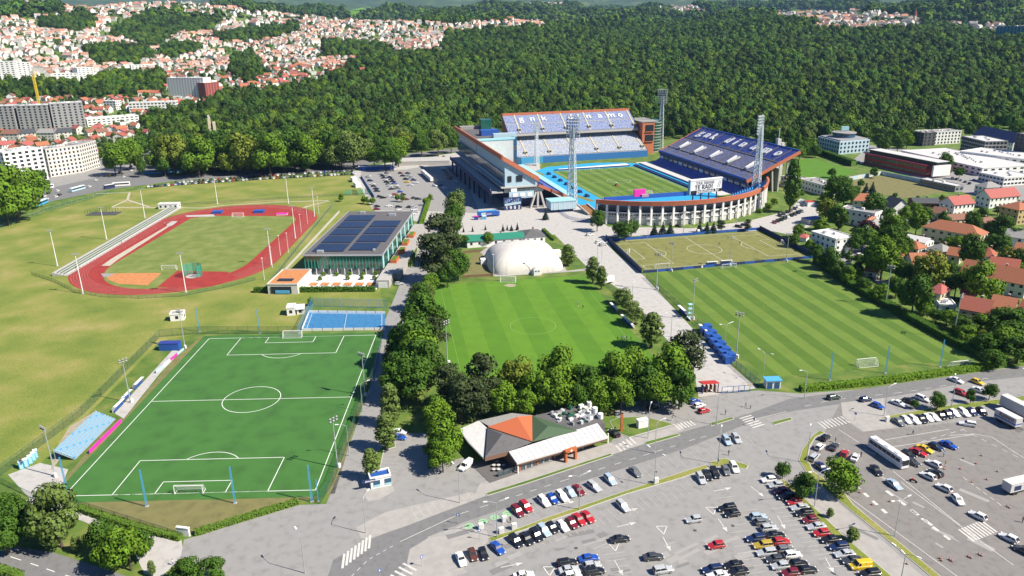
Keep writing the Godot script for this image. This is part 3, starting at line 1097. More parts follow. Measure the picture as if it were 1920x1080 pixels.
func dashes(b: MB, a: Array, n: int, duty: float, w: float, y := 0.062) -> void:
	var p := P2(a)
	var tot := 0.0
	for i in p.size() - 1:
		tot += p[i].distance_to(p[i + 1])
	var s := 0.0
	for i in p.size() - 1:
		var l := p[i].distance_to(p[i + 1])
		var k := maxi(1, int(round(n * l / tot)))
		for j in k:
			var c := p[i].lerp(p[i + 1], (j + 0.5 - duty / 2) / k)
			var e := p[i].lerp(p[i + 1], (j + 0.5 + duty / 2) / k)
			strip(b, Vector3(c.x, 0, c.y), Vector3(e.x, 0, e.y), w, y)

func arrow(b: MB, x: float, y: float, dx: float, dy: float) -> void:
	var a := G(x, y)
	var d := (G(x + dx, y + dy) - a)
	d.y = 0
	d = d.normalized()
	var s := Vector3(-d.z, 0, d.x)
	strip(b, a - d * 2.6, a + d * 1.0, 0.22, 0.062)
	var h := Vector3(0, 0.062, 0)
	b.tri(a + d * 2.6 + h, a + d * 0.9 + s * 0.6 + h, a + d * 0.9 - s * 0.6 + h)

func sites() -> void:
	# --- broad green field with running track
	sheet("meadow", P2([-60, 1000, 0, 890, 85, 885, 300, 640, 410, 618, 560, 622, 585, 575, 720, 575, 712, 545, 760, 470, 700, 330, 600, 328, 340, 345, 205, 363, 0, 428, -420, 540, -420, 1000]), 0.012, M.dry)
	sheet("worn_lawn", P2([300, 640, 395, 628, 120, 940, 40, 905]), 0.02, M.lawn)
	sheet("dirt_yard", P2([15, 890, 75, 868, 128, 880, 108, 930, 60, 940]), 0.028, M.pale)
	sheet("touchline_path", P2([376, 632, 384, 632, 122, 925, 100, 925, 190, 815, 250, 765, 320, 680]), 0.026, M.olive2)
	sheet("worn_earth", P2([100, 850, 130, 800, 180, 770, 165, 800, 120, 850, 95, 885]), 0.029, M.dirt)
	sheet("concrete_path", P2([215, 775, 325, 655, 338, 660, 300, 700, 232, 785]), 0.032, M.pale)
	# --- artificial turf pitch
	var ax := Vector3(sin(0.01573), 0, cos(0.01573))
	var oA := Vector3(-117.34, 0, -169.15) + Vector3(cos(0.01573), 0, -sin(0.01573)) * 32.6 - ax * 52.78
	oA = Vector3(-117.34 + 32.6 * cos(.01573) - 52.78 * sin(.01573), 0, -169.15 - (32.6 * sin(.01573) + 52.78 * cos(.01573)))
	pitch("turf_pitch", oA, ax, 105.56, 65.2, [3, 3, 3, 3], [M.turf], 1, true, 0.22, M.paint, 0.05)
	sheet("turf_apron", P2([125, 925, 140, 940, 340, 1006, 370, 998, 560, 940, 628, 925, 720, 615, 700, 618, 590, 930, 400, 938]), 0.03, M.olive2)
	# --- middle natural pitch
	var oM := G(999.3, 610.7)
	var axm := Vector3(.16, 0, .987).normalized()
	sheet("middle_lawn", P2([820, 545, 1125, 512, 1160, 545, 1300, 690, 1320, 740, 830, 720, 800, 640, 815, 560]), 0.02, M.lawn)
	pitch("training_pitch", oM, axm, 106, 66, [4, 4, 6, 4], [M.bright, M.mow_c], 9, true, 0.14, M.old_paint, 0.035, false)
	var lm := MB.new()
	var fm := func(u: float, v: float) -> Vector3: return oM + Vector3(-axm.z, 0, axm.x) * u + axm * v
	arc(lm, fm, 0, 0, 9.15, 0, TAU, 0.2, 0.06)
	line_rect(lm, fm, -33, -53, 33, 53, 0.12, 0.06)
	struct("faded_pitch_lines", lm.mesh(), M.chalk)
	sheet("goalmouth_dirt", P2(Z(800, 400, 6.4, [915, 865, 990, 845, 1070, 855, 1060, 880, 980, 885])), 0.055, M.dirt)
	# --- right natural pitch with mown stripes
	var axr := Vector3(.167, 0, .986).normalized()
	var oR := (G(1367, 504) + G(1623, 683)) / 2
	sheet("right_lawn", P2([1200, 520, 1240, 505, 1515, 480, 1560, 520, 1900, 690, 1880, 700, 1490, 735, 1420, 728]), 0.02, M.lawn)
	pitch("grass_pitch", oR, axr, 112, 68, [4.5, 6, 3, 4], [M.mow_a, M.mow_b], 16, true, 0.12, M.mow_a, 0.035)
	# --- olive artificial pitch
	var q := [G(1149.5, 452.7), G(1420.8, 434), G(1505, 483.3), G(1205.3, 506)]
	var oO: Vector3 = (q[0] + q[1] + q[2] + q[3]) / 4
	var axo: Vector3 = (q[1] - q[0] + q[2] - q[3]).normalized()
	pitch("olive_pitch", oO, axo, 85, 52, [2, 2, 2, 3], [M.olive], 1, true, 0.16, M.paint, 0.05)
	# --- small blue field
	var bq := P2([580, 586, 722, 588, 722, 617, 568, 620])
	sheet("blue_field", bq, 0.05, M.blue_field)
	var bl := MB.new()
	var c := []
	for e in bq:
		c.append(Vector3(e.x, 0, e.y))
	for i in 4:
		strip(bl, c[i].lerp(c[(i + 2) % 4], 0.04), c[(i + 1) % 4].lerp(c[(i + 3) % 4], 0.04), 0.14, 0.06)
	strip(bl, (c[0] + c[1]) / 2, (c[2] + c[3]) / 2, 0.12, 0.06)
	struct("blue_field_lines", bl.mesh(), M.paint)
	# --- running track
	var tr := MB.new()
	var po := PackedVector2Array()
	var pin := PackedVector2Array()
	for i in 49:
		var a := PI * i / 48.0
		po.append(Vector2(-173.7 + cos(a) * 51.3, -380 + sin(a) * 51.3))
		pin.append(Vector2(-172 + cos(a) * 35.5, -380 + sin(a) * 43))
	for i in 49:
		var a := PI + PI * i / 48.0
		po.append(Vector2(-174.7 + cos(a) * 51.3, -465 + sin(a) * 51.3))
	pin.append(Vector2(-207, -478)); pin.append(Vector2(-198, -485)); pin.append(Vector2(-141, -480)); pin.append(Vector2(-136.5, -470))
	tr.poly(po, 0.03)
	var track := struct("running_track", tr.mesh(), M.track)
	var ll := MB.new()
	for i in 7:
		var rr := 51.3 - 1.22 * (i + 1)
		var pl := PackedVector2Array()
		for k in 49:
			pl.append(Vector2(-173.7 + cos(PI * k / 48.0) * rr, -380 + sin(PI * k / 48.0) * rr))
		for k in 49:
			pl.append(Vector2(-174.7 + cos(PI + PI * k / 48.0) * rr, -465 + sin(PI + PI * k / 48.0) * rr))
		pl.append(pl[0])
		path(ll, pl, 0.05, 0.042)
	part(track, "lane_lines", ll.mesh(), M.old_paint)
	sheet("infield", pin, 0.045, M.infield)
	sheet("clay_sector", P2(Z(80, 360, 4.909, [560, 750, 1095, 745, 965, 860, 700, 845, 610, 810])), 0.06, M.clay)
	sheet("throwing_circle_apron", P2(Z(80, 360, 4.909, [535, 750, 665, 750, 600, 785, 555, 780])), 0.066, M.grey_roof)
	sheet("throwing_area", P2(Z(80, 360, 4.909, [1240, 725, 1700, 735, 1790, 790, 1560, 870, 1050, 880])), 0.062, M.track)
	sheet("jump_runway", P2(Z(80, 360, 4.909, [540, 680, 640, 610, 1150, 310, 1165, 318, 690, 625, 620, 680])), 0.066, M.path)
	sheet("jump_pit", P2(Z(80, 360, 4.909, [1140, 300, 1190, 270, 1245, 268, 1200, 305, 1155, 322])), 0.075, M.pale)
	sheet("jump_apron", P2([348, 404, 400, 402, 404, 406, 350, 407]), 0.066, M.pale)
	# paths on the field
	var pb := MB.new()
	for pl in [[180, 363, 243, 361, 239, 375, 210, 388], [239, 375, 280, 388], [210, 389, 380, 390, 420, 385, 520, 379, 615, 376], [560, 393, 590, 383, 618, 377]]:
		path(pb, P2(pl), 1.7, 0.03)
	struct("field_path", pb.mesh(), M.path)
	# --- paved areas
	sheet("forecourt", P2([330, 1090, 345, 1012, 372, 1004, 560, 947, 612, 945, 650, 850, 690, 735, 706, 735, 700, 800, 722, 812, 800, 812, 803, 880, 830, 868, 868, 858, 900, 880, 1142, 832, 1172, 800, 1150, 775, 1170, 752, 1300, 752, 1320, 742, 1420, 732, 1500, 738, 1640, 728, 1780, 708, 1870, 692, 2400, 635, 2500, 1100]), 0.025, M.asphalt)
	sheet("path_through_grass", P2([120, 925, 150, 955, 340, 1012, 345, 1040, 300, 1085, 270, 1075, 240, 1010, 110, 960, 40, 940]), 0.024, M.pale)
	sheet("service_road", P2([612, 945, 650, 850, 690, 735, 706, 660, 722, 600, 745, 545, 775, 470, 800, 400, 815, 345, 845, 345, 840, 400, 815, 470, 790, 560, 770, 640, 735, 735, 712, 800, 700, 880, 660, 950]), 0.03, M.asphalt)
	sheet("stadium_forecourt", P2([660, 322, 700, 310, 870, 284, 1000, 270, 1020, 340, 1100, 395, 1140, 425, 1300, 428, 1400, 415, 1480, 395, 1500, 372, 1540, 385, 1530, 420, 1480, 440, 1440, 432, 1135, 445, 1150, 470, 1205, 515, 1330, 650, 1420, 728, 1310, 745, 1300, 690, 1165, 545, 1100, 500, 1040, 440, 860, 440, 800, 420, 700, 395]), 0.034, M.pale)
	sheet("stadium_car_park", P2([676, 322, 760, 318, 858, 300, 900, 400, 780, 395, 700, 395]), 0.04, M.asphalt)
	sheet("boulevard", P2([-60, 420, 60, 385, 205, 355, 340, 338, 660, 320, 700, 306, 870, 282, 1000, 268, 1000, 262, 870, 276, 660, 300, 330, 330, 300, 318, 320, 285, 296, 280, 250, 318, 60, 360, -60, 395]), 0.028, M.road)
	sheet("side_street", P2([0, 1020, 100, 1036, 300, 1100, -40, 1110, -80, 1000]), 0.03, M.road)
	sheet("house_lane", P2([1550, 498, 1620, 452, 1630, 456, 1590, 500, 1640, 520, 1720, 545, 1725, 552, 1640, 530]), 0.03, M.asphalt)
	sheet("quarter_street", P2([1640, 400, 1720, 408, 1760, 415, 1850, 440, 1930, 470, 1930, 480, 1850, 452, 1750, 428, 1640, 410]), 0.03, M.asphalt)
	sheet("works_yard", P2([1630, 272, 1790, 290, 1930, 330, 1930, 385, 1840, 372, 1760, 345, 1600, 300]), 0.02, M.asphalt)
	sheet("far_pitch", P2([1480, 300, 1530, 298, 1610, 322, 1540, 345, 1480, 330]), 0.03, M.bright)
	sheet("side_pitch", P2([1590, 332, 1660, 330, 1780, 358, 1700, 372, 1600, 356]), 0.03, M.olive2)
	# --- roads
	sheet("main_road", P2([612, 1090, 625, 1050, 690, 1013, 757, 987, 853, 950, 913, 930, 1040, 887, 1147, 852, 1280, 810, 1335, 795, 1407, 775, 1480, 748, 1580, 735, 1700, 717, 1870, 693, 2400, 632, 2400, 650, 1800, 720, 1713, 737, 1647, 748, 1580, 757, 1493, 770, 1423, 785, 1363, 810, 1280, 843, 1173, 877, 1093, 902, 1010, 927, 957, 950, 873, 978, 810, 1003, 770, 1035, 762, 1060, 740, 1090]), 0.045, M.road)
	sheet("coach_park", P2(z9([890, 100, 910, 200, 1010, 270, 1200, 250, 1650, 205, 1960, 140, 3300, -60, 3300, 1110, 1460, 1110, 1180, 870, 900, 610, 830, 560, 740, 490, 700, 420, 745, 300, 800, 270])), 0.042, M.lot)
	sheet("footway", P2(z9([690, 515, 725, 530, 900, 690, 1100, 860, 1380, 1110, 1200, 1110, 940, 880, 760, 720, 640, 585])), 0.05, M.pave)
	sheet("pavement", P2(z8([740, 640, 810, 628, 1040, 548, 1525, 398, 1920, 262, 1920, 225, 1640, 305, 1540, 345, 1510, 330, 1000, 500, 780, 560])), 0.048, M.pave)
	sheet("street_corner", P2(z8([400, 1090, 370, 1000, 385, 930, 500, 860, 690, 790, 820, 830, 830, 880, 640, 1090])), 0.051, M.pave)
	sheet("street_corner", P2(z8([80, 810, 250, 720, 730, 610, 810, 630, 640, 695, 350, 805, 150, 872, 110, 870])), 0.051, M.pave)
	sheet("street_corner", P2(z9([890, 105, 1130, 80, 1150, 200, 1200, 245, 1020, 268, 950, 225, 900, 180])), 0.051, M.pave)
	sheet("kiosk_corner", P2(z8([135, 640, 150, 660, 220, 650, 300, 600, 280, 560, 140, 595])), 0.052, M.pave)
	# --- greens with kerbs
	island("verge", z8([812, 615, 1040, 545, 1300, 460, 1518, 390, 1527, 402, 1310, 474, 1045, 562, 822, 630]), M.lawn)
	island("verge", z8([1705, 328, 1895, 278, 1907, 290, 1716, 346]), M.lawn)
	island("verge", z8([1508, 212, 1560, 190, 1700, 184, 1875, 228, 1620, 302, 1540, 268]), M.lawn)
	island("verge", z8([825, 866, 950, 830, 1160, 750, 1340, 690, 1560, 615, 1920, 495, 2050, 455, 2065, 475, 1920, 528, 1600, 622, 1320, 722, 1000, 832, 842, 892]), M.dry)
	island("verge", z9([150, 442, 230, 418, 372, 458, 360, 480, 230, 465, 165, 470]), M.dry)
	island("verge", z9([158, 218, 280, 186, 290, 198, 160, 238]), M.lawn)
	island("verge", z9([498, 216, 610, 188, 618, 203, 515, 232]), M.lawn)
	island("verge", z9([768, 262, 802, 275, 748, 300, 718, 350, 702, 420, 732, 490, 832, 560, 900, 602, 960, 680, 1180, 860, 1460, 1090, 1400, 1090, 1130, 862, 870, 652, 790, 590, 700, 505, 652, 430, 670, 375, 720, 300]), M.dry)
	island("verge", z9([545, 528, 600, 558, 660, 618, 760, 715, 940, 885, 1210, 1110, 1150, 1110, 1000, 985, 880, 900, 720, 760, 600, 640]), M.dry)
	island("verge", z9([1122, 186, 1500, 120, 1800, 84, 2600, -20, 2600, 12, 1720, 122, 1400, 168, 1140, 204]), M.dry)
	island("verge", Z(640, 560, 3.177, [232, 890, 320, 850, 325, 885, 255, 905, 225, 1040, 175, 1050, 150, 1000]), M.lawn)
	# --- paint on the roads
	var b := MB.new()
	dashes(b, z8([640, 740, 960, 638, 1200, 560, 1420, 490, 1600, 434, 1900, 340]), 14, 0.45, 0.16)
	strip(b, G(853, 968), G(750, 1016), 0.16, 0.062)
	dashes(b, [740, 1022, 690, 1050, 655, 1085], 7, 0.5, 0.16)
	dashes(b, z9([20, 325, 150, 288]), 2, 0.5, 0.16)
	strip(b, G(1420, 785), G(1475, 772), 0.16, 0.062)
	dashes(b, [1500, 764, 1560, 750, 1700, 735, 1860, 708], 12, 0.45, 0.16)
	zebra(b, G(644, 1052), G(693, 1016), 8, 0.55, 5.0, G(650, 1020) - G(645, 1055), 0.062)
	zebra(b, G(745, 1085), G(768, 1063), 4, 0.55, 4.0, G(770, 1075) - G(745, 1062), 0.062)
	zebra(b, G(1160, 841), G(1186, 826), 5, 0.5, 3.6, G(1180, 838) - G(1168, 826), 0.062)
	zebra(b, G(1398, 782), G(1422, 799), 6, 0.5, 4.6, G(1425, 783) - G(1395, 792), 0.062)
	zebra(b, G(1541, 798), G(1585, 787), 8, 0.45, 4.2, G(1568, 797) - G(1556, 788), 0.062)
	zebra(b, G(1270, 801), G(1298, 793), 6, 0.5, 3.2, G(1292, 802) - G(1280, 792), 0.062)
	zebra(b, G(1812, 1004), G(1854, 987), 9, 0.5, 4.6, G(1845, 1005) - G(1825, 990), 0.062)
	var fb := MB.new()
	bays(fb, 960, 955, 1395, 815, 34, 22, 21, 5.0)
	bays(fb, 868, 986, 955, 957, 6, 22, 21, 4.6)
	bays(fb, 975, 1010, 1400, 866, 34, 22, 21, 5.0)
	bays(fb, 1335, 860, 1350, 855, 1, 20, 20, 4.0)
	bays(fb, 770, 955, 875, 922, 8, 12, 16, 4.6)
	bays(fb, 850, 1040, 905, 1022, 4, 12, 27, 4.6)
	bays(fb, 1446, 888, 1640, 1085, 25, -32, 4, 4.8)
	bays(fb, 1420, 955, 1520, 1060, 14, -30, 4, 4.8)
	bays(fb, 1445, 955, 1550, 1065, 14, 30, -4, 4.8)
	bays(fb, 1345, 935, 1400, 1090, 12, 30, -4, 4.8)
	bays(fb, 1160, 1010, 1190, 1085, 6, -28, 4, 4.8)
	bays(fb, 1690, 788, 1850, 768, 18, 18, 12, 5.0)
	bays(fb, 720, 846, 712, 884, 5, 26, 0, 4.8)
	struct("bay_markings", fb.mesh(), M.faint_paint)
	for e in [[1355, 918, 30, -6], [1420, 922, 20, 16], [1355, 985, 14, 20], [1465, 980, 14, 24], [960, 1060, 30, -6], [1060, 944, 30, -6], [1175, 984, 26, -6], [1160, 1065, 10, 18], [1250, 1020, 10, 18], [1555, 1060, 12, 22], [1180, 958, 26, -8]]:
		arrow(b, e[0], e[1], e[2], e[3])
	for tr3 in [[1152, 1024, 1052 - 20], [1242, 993, 0], [1335, 957, 0], [1030, 1070, 0]]:
		var g := G(tr3[0], tr3[1])
		var pt := [g + Vector3(-1.3, 0, -1.2), g + Vector3(1.3, 0, -1.2), g + Vector3(0, 0, 1.8)]
		for i in 3:
			strip(b, pt[i], pt[(i + 1) % 3], 0.26, 0.062)
	# coach park guide lines
	for l in [[1520, 880, 1800, 1085], [1675, 884, 1800, 985], [1572, 805, 1610, 830], [1675, 838, 1825, 815], [1690, 905, 1900, 1060], [1660, 825, 1780, 805]]:
		strip(b, G(l[0], l[1]), G(l[2], l[3]), 0.18, 0.062)
	path(b, P2(z9([1500, 290, 1640, 282, 1740, 300, 1860, 380, 1960, 440])), 0.2, 0.063)
	dashes(b, z9([960, 560, 1160, 740]), 4, 0.5, 0.9)
	dashes(b, z9([1130, 590, 1420, 810]), 4, 0.55, 0.9)
	dashes(b, z9([1270, 700, 1520, 890]), 4, 0.5, 0.8)
	dashes(b, z9([1330, 330, 1600, 250]), 5, 0.5, 0.16)
	dashes(b, z9([1560, 250, 1900, 420]), 6, 0.5, 0.16)
	dashes(b, z9([1570, 520, 1800, 690]), 6, 0.6, 0.18)
	struct("road_markings", b.mesh(), M.old_paint)
	var gb := MB.new()
	for e in [[720, 800], [798, 775], [862, 750], [932, 730]]:
		var g := G(640 + e[0] / 3.0, 720 + e[1] / 3.0)
		arc(gb, func(u: float, v: float) -> Vector3: return g + Vector3(u, 0, v), 0, 0, 0.9, 0, TAU, 0.45, 0.064)
		strip(gb, g - Vector3(0.6, 0, 0), g + Vector3(0.6, 0, 0), 0.5, 0.066)
	struct("charging_bay_markings", gb.mesh(), M.green_paint)
	# repairs and worn strips in the asphalt
	var pr := RandomNumberGenerator.new()
	pr.seed = 14
	var dkp := MB.new()
	var ltp := MB.new()
	for i in 70:
		var g := G(pr.randf_range(800, 1480), pr.randf_range(1000, 1075))
		if i >= 46:
			g = G(1540 + (i - 46) * 13.0, pr.randf_range(830, 1070))
		var a := pr.randf_range(-0.2, 0.2) + (0.42 if i < 46 else -1.0)
		var dv := Vector3(cos(a), 0, -sin(a)) * pr.randf_range(0.8, 3.6)
		strip(dkp if pr.randf() < 0.55 else ltp, g - dv, g + dv, pr.randf_range(0.5, 1.8), 0.0535 + 0.0001 * i)
	struct("asphalt_repairs", dkp.mesh(), M.patch_dark)
	struct("worn_asphalt_strips", ltp.mesh(), M.patch_light)
	# side street markings bottom left
	var sb := MB.new()
	dashes(sb, [-30, 1028, 50, 1054, 110, 1075, 160, 1090], 5, 0.5, 0.18)
	struct("street_markings", sb.mesh(), M.paint)
	# man-hole covers
	for e in [[1080, 1028], [940, 1022], [1115, 1077], [1230, 885], [965, 1012], [1374, 986], [1303, 995]]:
		var mb := MB.new()
		mb.tube(G(e[0], e[1]) + Vector3(0, 0.02, 0), G(e[0], e[1]) + Vector3(0, 0.068, 0), 0.45, 0.45, 10)
		part(get_node("forecourt"), "manhole_cover", mb.mesh(), M.dark_wall)

# ---------------------------------------------------------------- stadium (local: x across, z along towards the entrance)
var SO := Vector3(84.1, 0, -581.6)
const ST := 0.2527
func S(u: float, y: float, v: float) -> Vector3:
	return SO + Basis(Vector3.UP, ST) * Vector3(u, y, v)

func su(nm: String, label: String, cat := "stand") -> Node3D:
	return thing(nm, label, cat, SO, ST)

func tiers(a0: Vector3, a1: Vector3, d0: Vector3, d1: Vector3, rows: int) -> ArrayMesh: # front edge a0-a1, back edge d0-d1, stepped
	var b := MB.new()
	for i in rows:
		var t0 := i / float(rows)
		var t1 := (i + 1) / float(rows)
		var p0 := a0.lerp(d0, t0)
		var p1 := a1.lerp(d1, t0)
		var q0 := a0.lerp(d0, t1)
		var q1 := a1.lerp(d1, t1)
		var h := q0.y
		var r0 := Vector3(p0.x, h, p0.z)
		var r1 := Vector3(p1.x, h, p1.z)
		b.quad(p0, p1, r1, r0)
		b.quad(r0, r1, q1, q0)
	return b.mesh()

func letter(parent: Node, ch: String, size: float, o: Vector3, x: Vector3, up: Vector3, mat: Material, depth := 0.1, italic := false, nm := "letter") -> void:
	var t := TextMesh.new()
	var f := SystemFont.new()
	f.font_names = PackedStringArray(["Droid Sans"])
	f.font_weight = 700
	f.font_italic = italic
	t.font = f
	t.text = ch
	t.font_size = 64
	t.pixel_size = size / 64.0 * 1.38
	t.depth = depth
	t.curve_step = 6.0
	part(parent, nm, t, mat, Transform3D(Basis(x.normalized(), up.normalized(), x.cross(up).normalized()), o))

func stadium() -> void:
	# pitch, apron
	pitch("stadium_pitch", S(0, 0, 0), Basis(Vector3.UP, ST) * Vector3(0, 0, 1), 105, 68, [2.5, 2.5, 3.5, 3.5], [M.mow_a, M.mow_b], 15, true, 0.14, M.paint, 0.09)
	var sp2 := func(a: Array) -> PackedVector2Array:
		var p := PackedVector2Array()
		for i in range(0, a.size(), 2):
			var g := S(a[i], 0, a[i + 1])
			p.append(Vector2(g.x, g.z))
		return p
	sheet("blue_apron", sp2.call([-50, -62, -34, -78, 10, -84, 34, -78, 48, -66, 48, 62, 40, 80, -20, 92, -52, 84, -60, 60, -56, -30]), 0.06, M.cyan)
	sheet("grass_patch", sp2.call([-52, 40, -47, 40, -42, 62, -47, 62]), 0.08, M.olive)
	sheet("grass_patch", sp2.call([-54, -62, -48, -62, -46, -42, -51, -42]), 0.08, M.olive)
	sheet("covered_seats_apron", sp2.call([-28, -66, 36, -72, 36, -62, -28, -59]), 0.075, M.white)
	sheet("stand_apron", sp2.call([46, -74, 60, -74, 62, 70, 46, 72]), 0.07, M.stand_white)
	# advertising boards round the pitch
	var o := su("pitch_side_boards", "long navy and cyan rows of pitch side boards along far touchline", "boards")
	for i in 3:
		bp(o, "board", [M.navy, M.cyan, M.navy][i], Vector3(38.6 + i * 2.2, 0.55 + i * 0.25, -1), Vector3(1.9, 1.1 + i * 0.5, 116))
	for i in 2:
		bp(o, "board", [M.cyan, M.blue][i], Vector3(0, 0.6 + i * 0.7, 60 + i * 4), Vector3(74, 1.2 + i * 1.4, 2.2))
	bp(o, "board", M.navy, Vector3(0, 0.5, -58.6), Vector3(68, 1.0, 0.6))
	# ---- far stand, two tiers
	o = su("north_stand", "two tier far stand with faded blue and white seats")
	part(o, "lower_tier", tiers(Vector3(-56, 6, -101), Vector3(69, 6, -101), Vector3(-56, 19.5, -131), Vector3(69, 19.5, -131), 30), M.seat)
	var up := part(o, "upper_tier", tiers(Vector3(-56, 23.4, -123), Vector3(69, 23.4, -123), Vector3(-56, 37, -145.5), Vector3(69, 37, -145.5), 24), M.seat_up)
	for i in 5:
		bp(o, "wall_panel", [M.wall_cyan, M.wall_blue, M.wall_blue, M.wall_blue, M.wall_blue][i], Vector3(-43.5 + i * 25.0, 2.9, -99.6), Vector3(24.94, 5.8, 0.8))
	bp(o, "walkway", M.concrete, Vector3(6.5, 5.6, -100.4), Vector3(125, 0.5, 1.4))
	bp(o, "balcony_front", M.concrete, Vector3(6.5, 22.3, -122.6), Vector3(125, 2.0, 0.5))
	bp(o, "soffit", M.dark_wall, Vector3(6.5, 21.0, -128), Vector3(125, 0.5, 11))
	bp(o, "rear_wall", M.concrete, Vector3(6.5, 18.4, -146.4), Vector3(125, 36.8, 1.0))
	bp(o, "railing", M.steel, Vector3(6.5, 6.5, -100.8), Vector3(125, 0.12, 0.1))
	bp(o, "railing", M.steel, Vector3(6.5, 23.9, -122.7), Vector3(125, 0.12, 0.1))
	for i in 13:
		bp(o, "parapet_panel", M.orange, Vector3(-51.2 + i * 9.62, 37.9, -146.0), Vector3(9.5, 2.6, 1.6))
		bp(o, "buttress", M.orange, Vector3(-56 + i * 10.4, 36.9, -147.1), Vector3(1.0, 4.4, 0.8))
	for s in [-56.4, 69.4]:
		var side := MB.new()
		side.quad(Vector3(s, 0, -100), Vector3(s, 6, -100), Vector3(s, 20, -132), Vector3(s, 0, -146))
		side.quad(Vector3(s, 0, -146), Vector3(s, 21, -123), Vector3(s, 24, -123), Vector3(s, 38.5, -146))
		part(o, "side_wall", side.mesh(), M.brown_wall)
	for tier in 2:
		for i in 6:
			var u := -45.0 + i * 22.3
			var a := Vector3(u, 6.35, -101.2) if tier == 0 else Vector3(u, 23.8, -123.2)
			var e := Vector3(u, 19.9, -131) if tier == 0 else Vector3(u, 37.4, -145.5)
			var st := MB.new()
			st.beam(a, e, 1.1, 0.5)
			part(o, "aisle", st.mesh(), M.aisle)
			var vo := bp(o, "vomitory", M.aisle, a.lerp(e, 0.16) + Vector3(0, 0.7, 0), Vector3(3.0, 1.5, 3.4))
			bp(vo, "opening", M.black, Vector3(0, -0.02, 0.46), Vector3(0.6, 0.75, 0.12))
		bp(o, "cross_aisle", M.aisle, Vector3(6.5, 12.9, -115.6) if tier == 0 else Vector3(6.5, 30.4, -134.0), Vector3(125, 0.25, 0.9))
	var slope := Vector3(0, 13.6, -22.5).normalized()
	var xs := [545, 628, 715, 920, 985, 1060, 1150, 1238, 1312]
	for i in 9:
		var u: float = -56 + (xs[i] - 418) / 985.0 * 125.0
		letter(o, "gnkdinamo"[i], 6.6, Vector3(u, 34.0, -139.6), Vector3.RIGHT, slope, M.seat_white, 0.6)
	# block of orange stair tower beside it
	o = su("stair_tower", "orange stair tower with two dark windows beside far stand", "tower")
	bp(o, "wall", M.orange, Vector3(76.5, 14.5, -122), Vector3(12, 29, 12))
	for i in 2:
		bp(o, "window", M.window, Vector3(77.5, 23.5 - i * 9.0, -115.9), Vector3(8, 6, 0.5))
		bp(o, "ledge", M.orange, Vector3(77.5, 20.2 - i * 9.0, -115.4), Vector3(8.4, 0.5, 1.0))
	bp(o, "roof", M.grey_roof, Vector3(78, 29.3, -132), Vector3(17, 0.6, 33))
	var cyl := MB.new()
	for i in 11:
		cyl.tube(Vector3(87, i * 2.7, -131), Vector3(87, i * 2.7 + 0.35, -131), 9, 9, 20)
	part(o, "ring_slab", cyl.mesh(), M.concrete)
	cyl = MB.new()
	cyl.tube(Vector3(87, 0, -131), Vector3(87, 29, -131), 8.2, 8.2, 20)
	part(o, "glazing", cyl.mesh(), M.glass_green)
	# ---- left main stand building
	o = su("main_stand", "tall main stand building with orange roof edge and glass flank", "stand")
	bp(o, "tall_block", M.stand_white, Vector3(-92.6, 17, -57), Vector3(28.6, 33, 73))
	bp(o, "end_wall", M.stand_white, Vector3(-93, 17, -19.8), Vector3(30, 34, 1.0))
	bp(o, "end_wall_cap", M.pale_cyan, Vector3(-93, 34.3, -19.6), Vector3(30.4, 1.4, 1.6))
	for i in 9:
		bp(o, "glass_bay", M.glass_blue if i % 3 else M.dark_wall, Vector3(-77.6, 7 + i * 3.3, -24), Vector3(2.4, 3.0, 10))
	bp(o, "roof", M.dark_roof, Vector3(-93, 33.8, -57), Vector3(29.4, 0.7, 74))
	bp(o, "roof_room", M.blue, Vector3(-92, 36, -45), Vector3(14, 4.4, 9))
	bp(o, "roof_room", M.pale_blue, Vector3(-84, 35.6, -27), Vector3(18, 3.6, 4))
	bp(o, "roof_room", M.glass_green, Vector3(-86, 38, -84), Vector3(9, 8, 7))
	bp(o, "roof_room", M.grey_roof, Vector3(-98, 35.2, -88), Vector3(18, 2.6, 7))
	for i in 4:
		bp(o, "roof_unit", [M.white, M.grey, M.tile2, M.steel][i], Vector3(-90 + i * 4.0, 35.0, -33), Vector3(2.6, 2.2, 2.2))
	# front half: shell, floors, sloping fin
	var sh := MB.new()
	var ringA := []
	for v in [-19.0, 66.0]:
		ringA.append([Vector3(-107.6, 14.5, v), Vector3(-107.6, 33.0, v), Vector3(-85.5, 18.6, v), Vector3(-85.5, 14.5, v)])
	loft(sh, ringA)
	part(o, "upper_hall", sh.mesh(), M.pale_blue)
	var rf := MB.new()
	rf.quad(Vector3(-108, 33.6, -19), Vector3(-84.5, 18.9, -19), Vector3(-84.5, 18.9, 67), Vector3(-108, 33.6, 67))
	part(o, "sloping_roof", rf.mesh(), M.pale_cyan)
	for i in 11:
		bp(o, "eaves_panel", M.orange, Vector3(-108.8, 34.0, -92.6 + i * 15.0), Vector3(1.0, 3.2, 14.9))
	for i in 4:
		var a := Vector3(-109.2 + i * 6.15, 34.1 - i * 3.85, 67.6)
		var e := Vector3(-109.2 + (i + 1) * 6.12, 34.1 - (i + 1) * 3.82, 67.6)
		var fm := MB.new()
		fm.quad(a + Vector3(0, -1.6, 0), e + Vector3(0, -1.6, 0), e + Vector3(0, 1.6, 0), a + Vector3(0, 1.6, 0))
		fm.quad(a + Vector3(0, -1.6, -1), e + Vector3(0, -1.6, -1), e + Vector3(0, 1.6, -1), a + Vector3(0, 1.6, -1))
		fm.quad(a + Vector3(0, 1.6, 0), e + Vector3(0, 1.6, 0), e + Vector3(0, 1.6, -1), a + Vector3(0, 1.6, -1))
		part(o, "fin_panel", fm.mesh(), M.orange)
	for i in 2:
		bp(o, "window", M.window, Vector3(-104.4 + i * 6.6, 20.0, 66.2), Vector3(2.4 + i * 1.6, 3.8, 0.5))
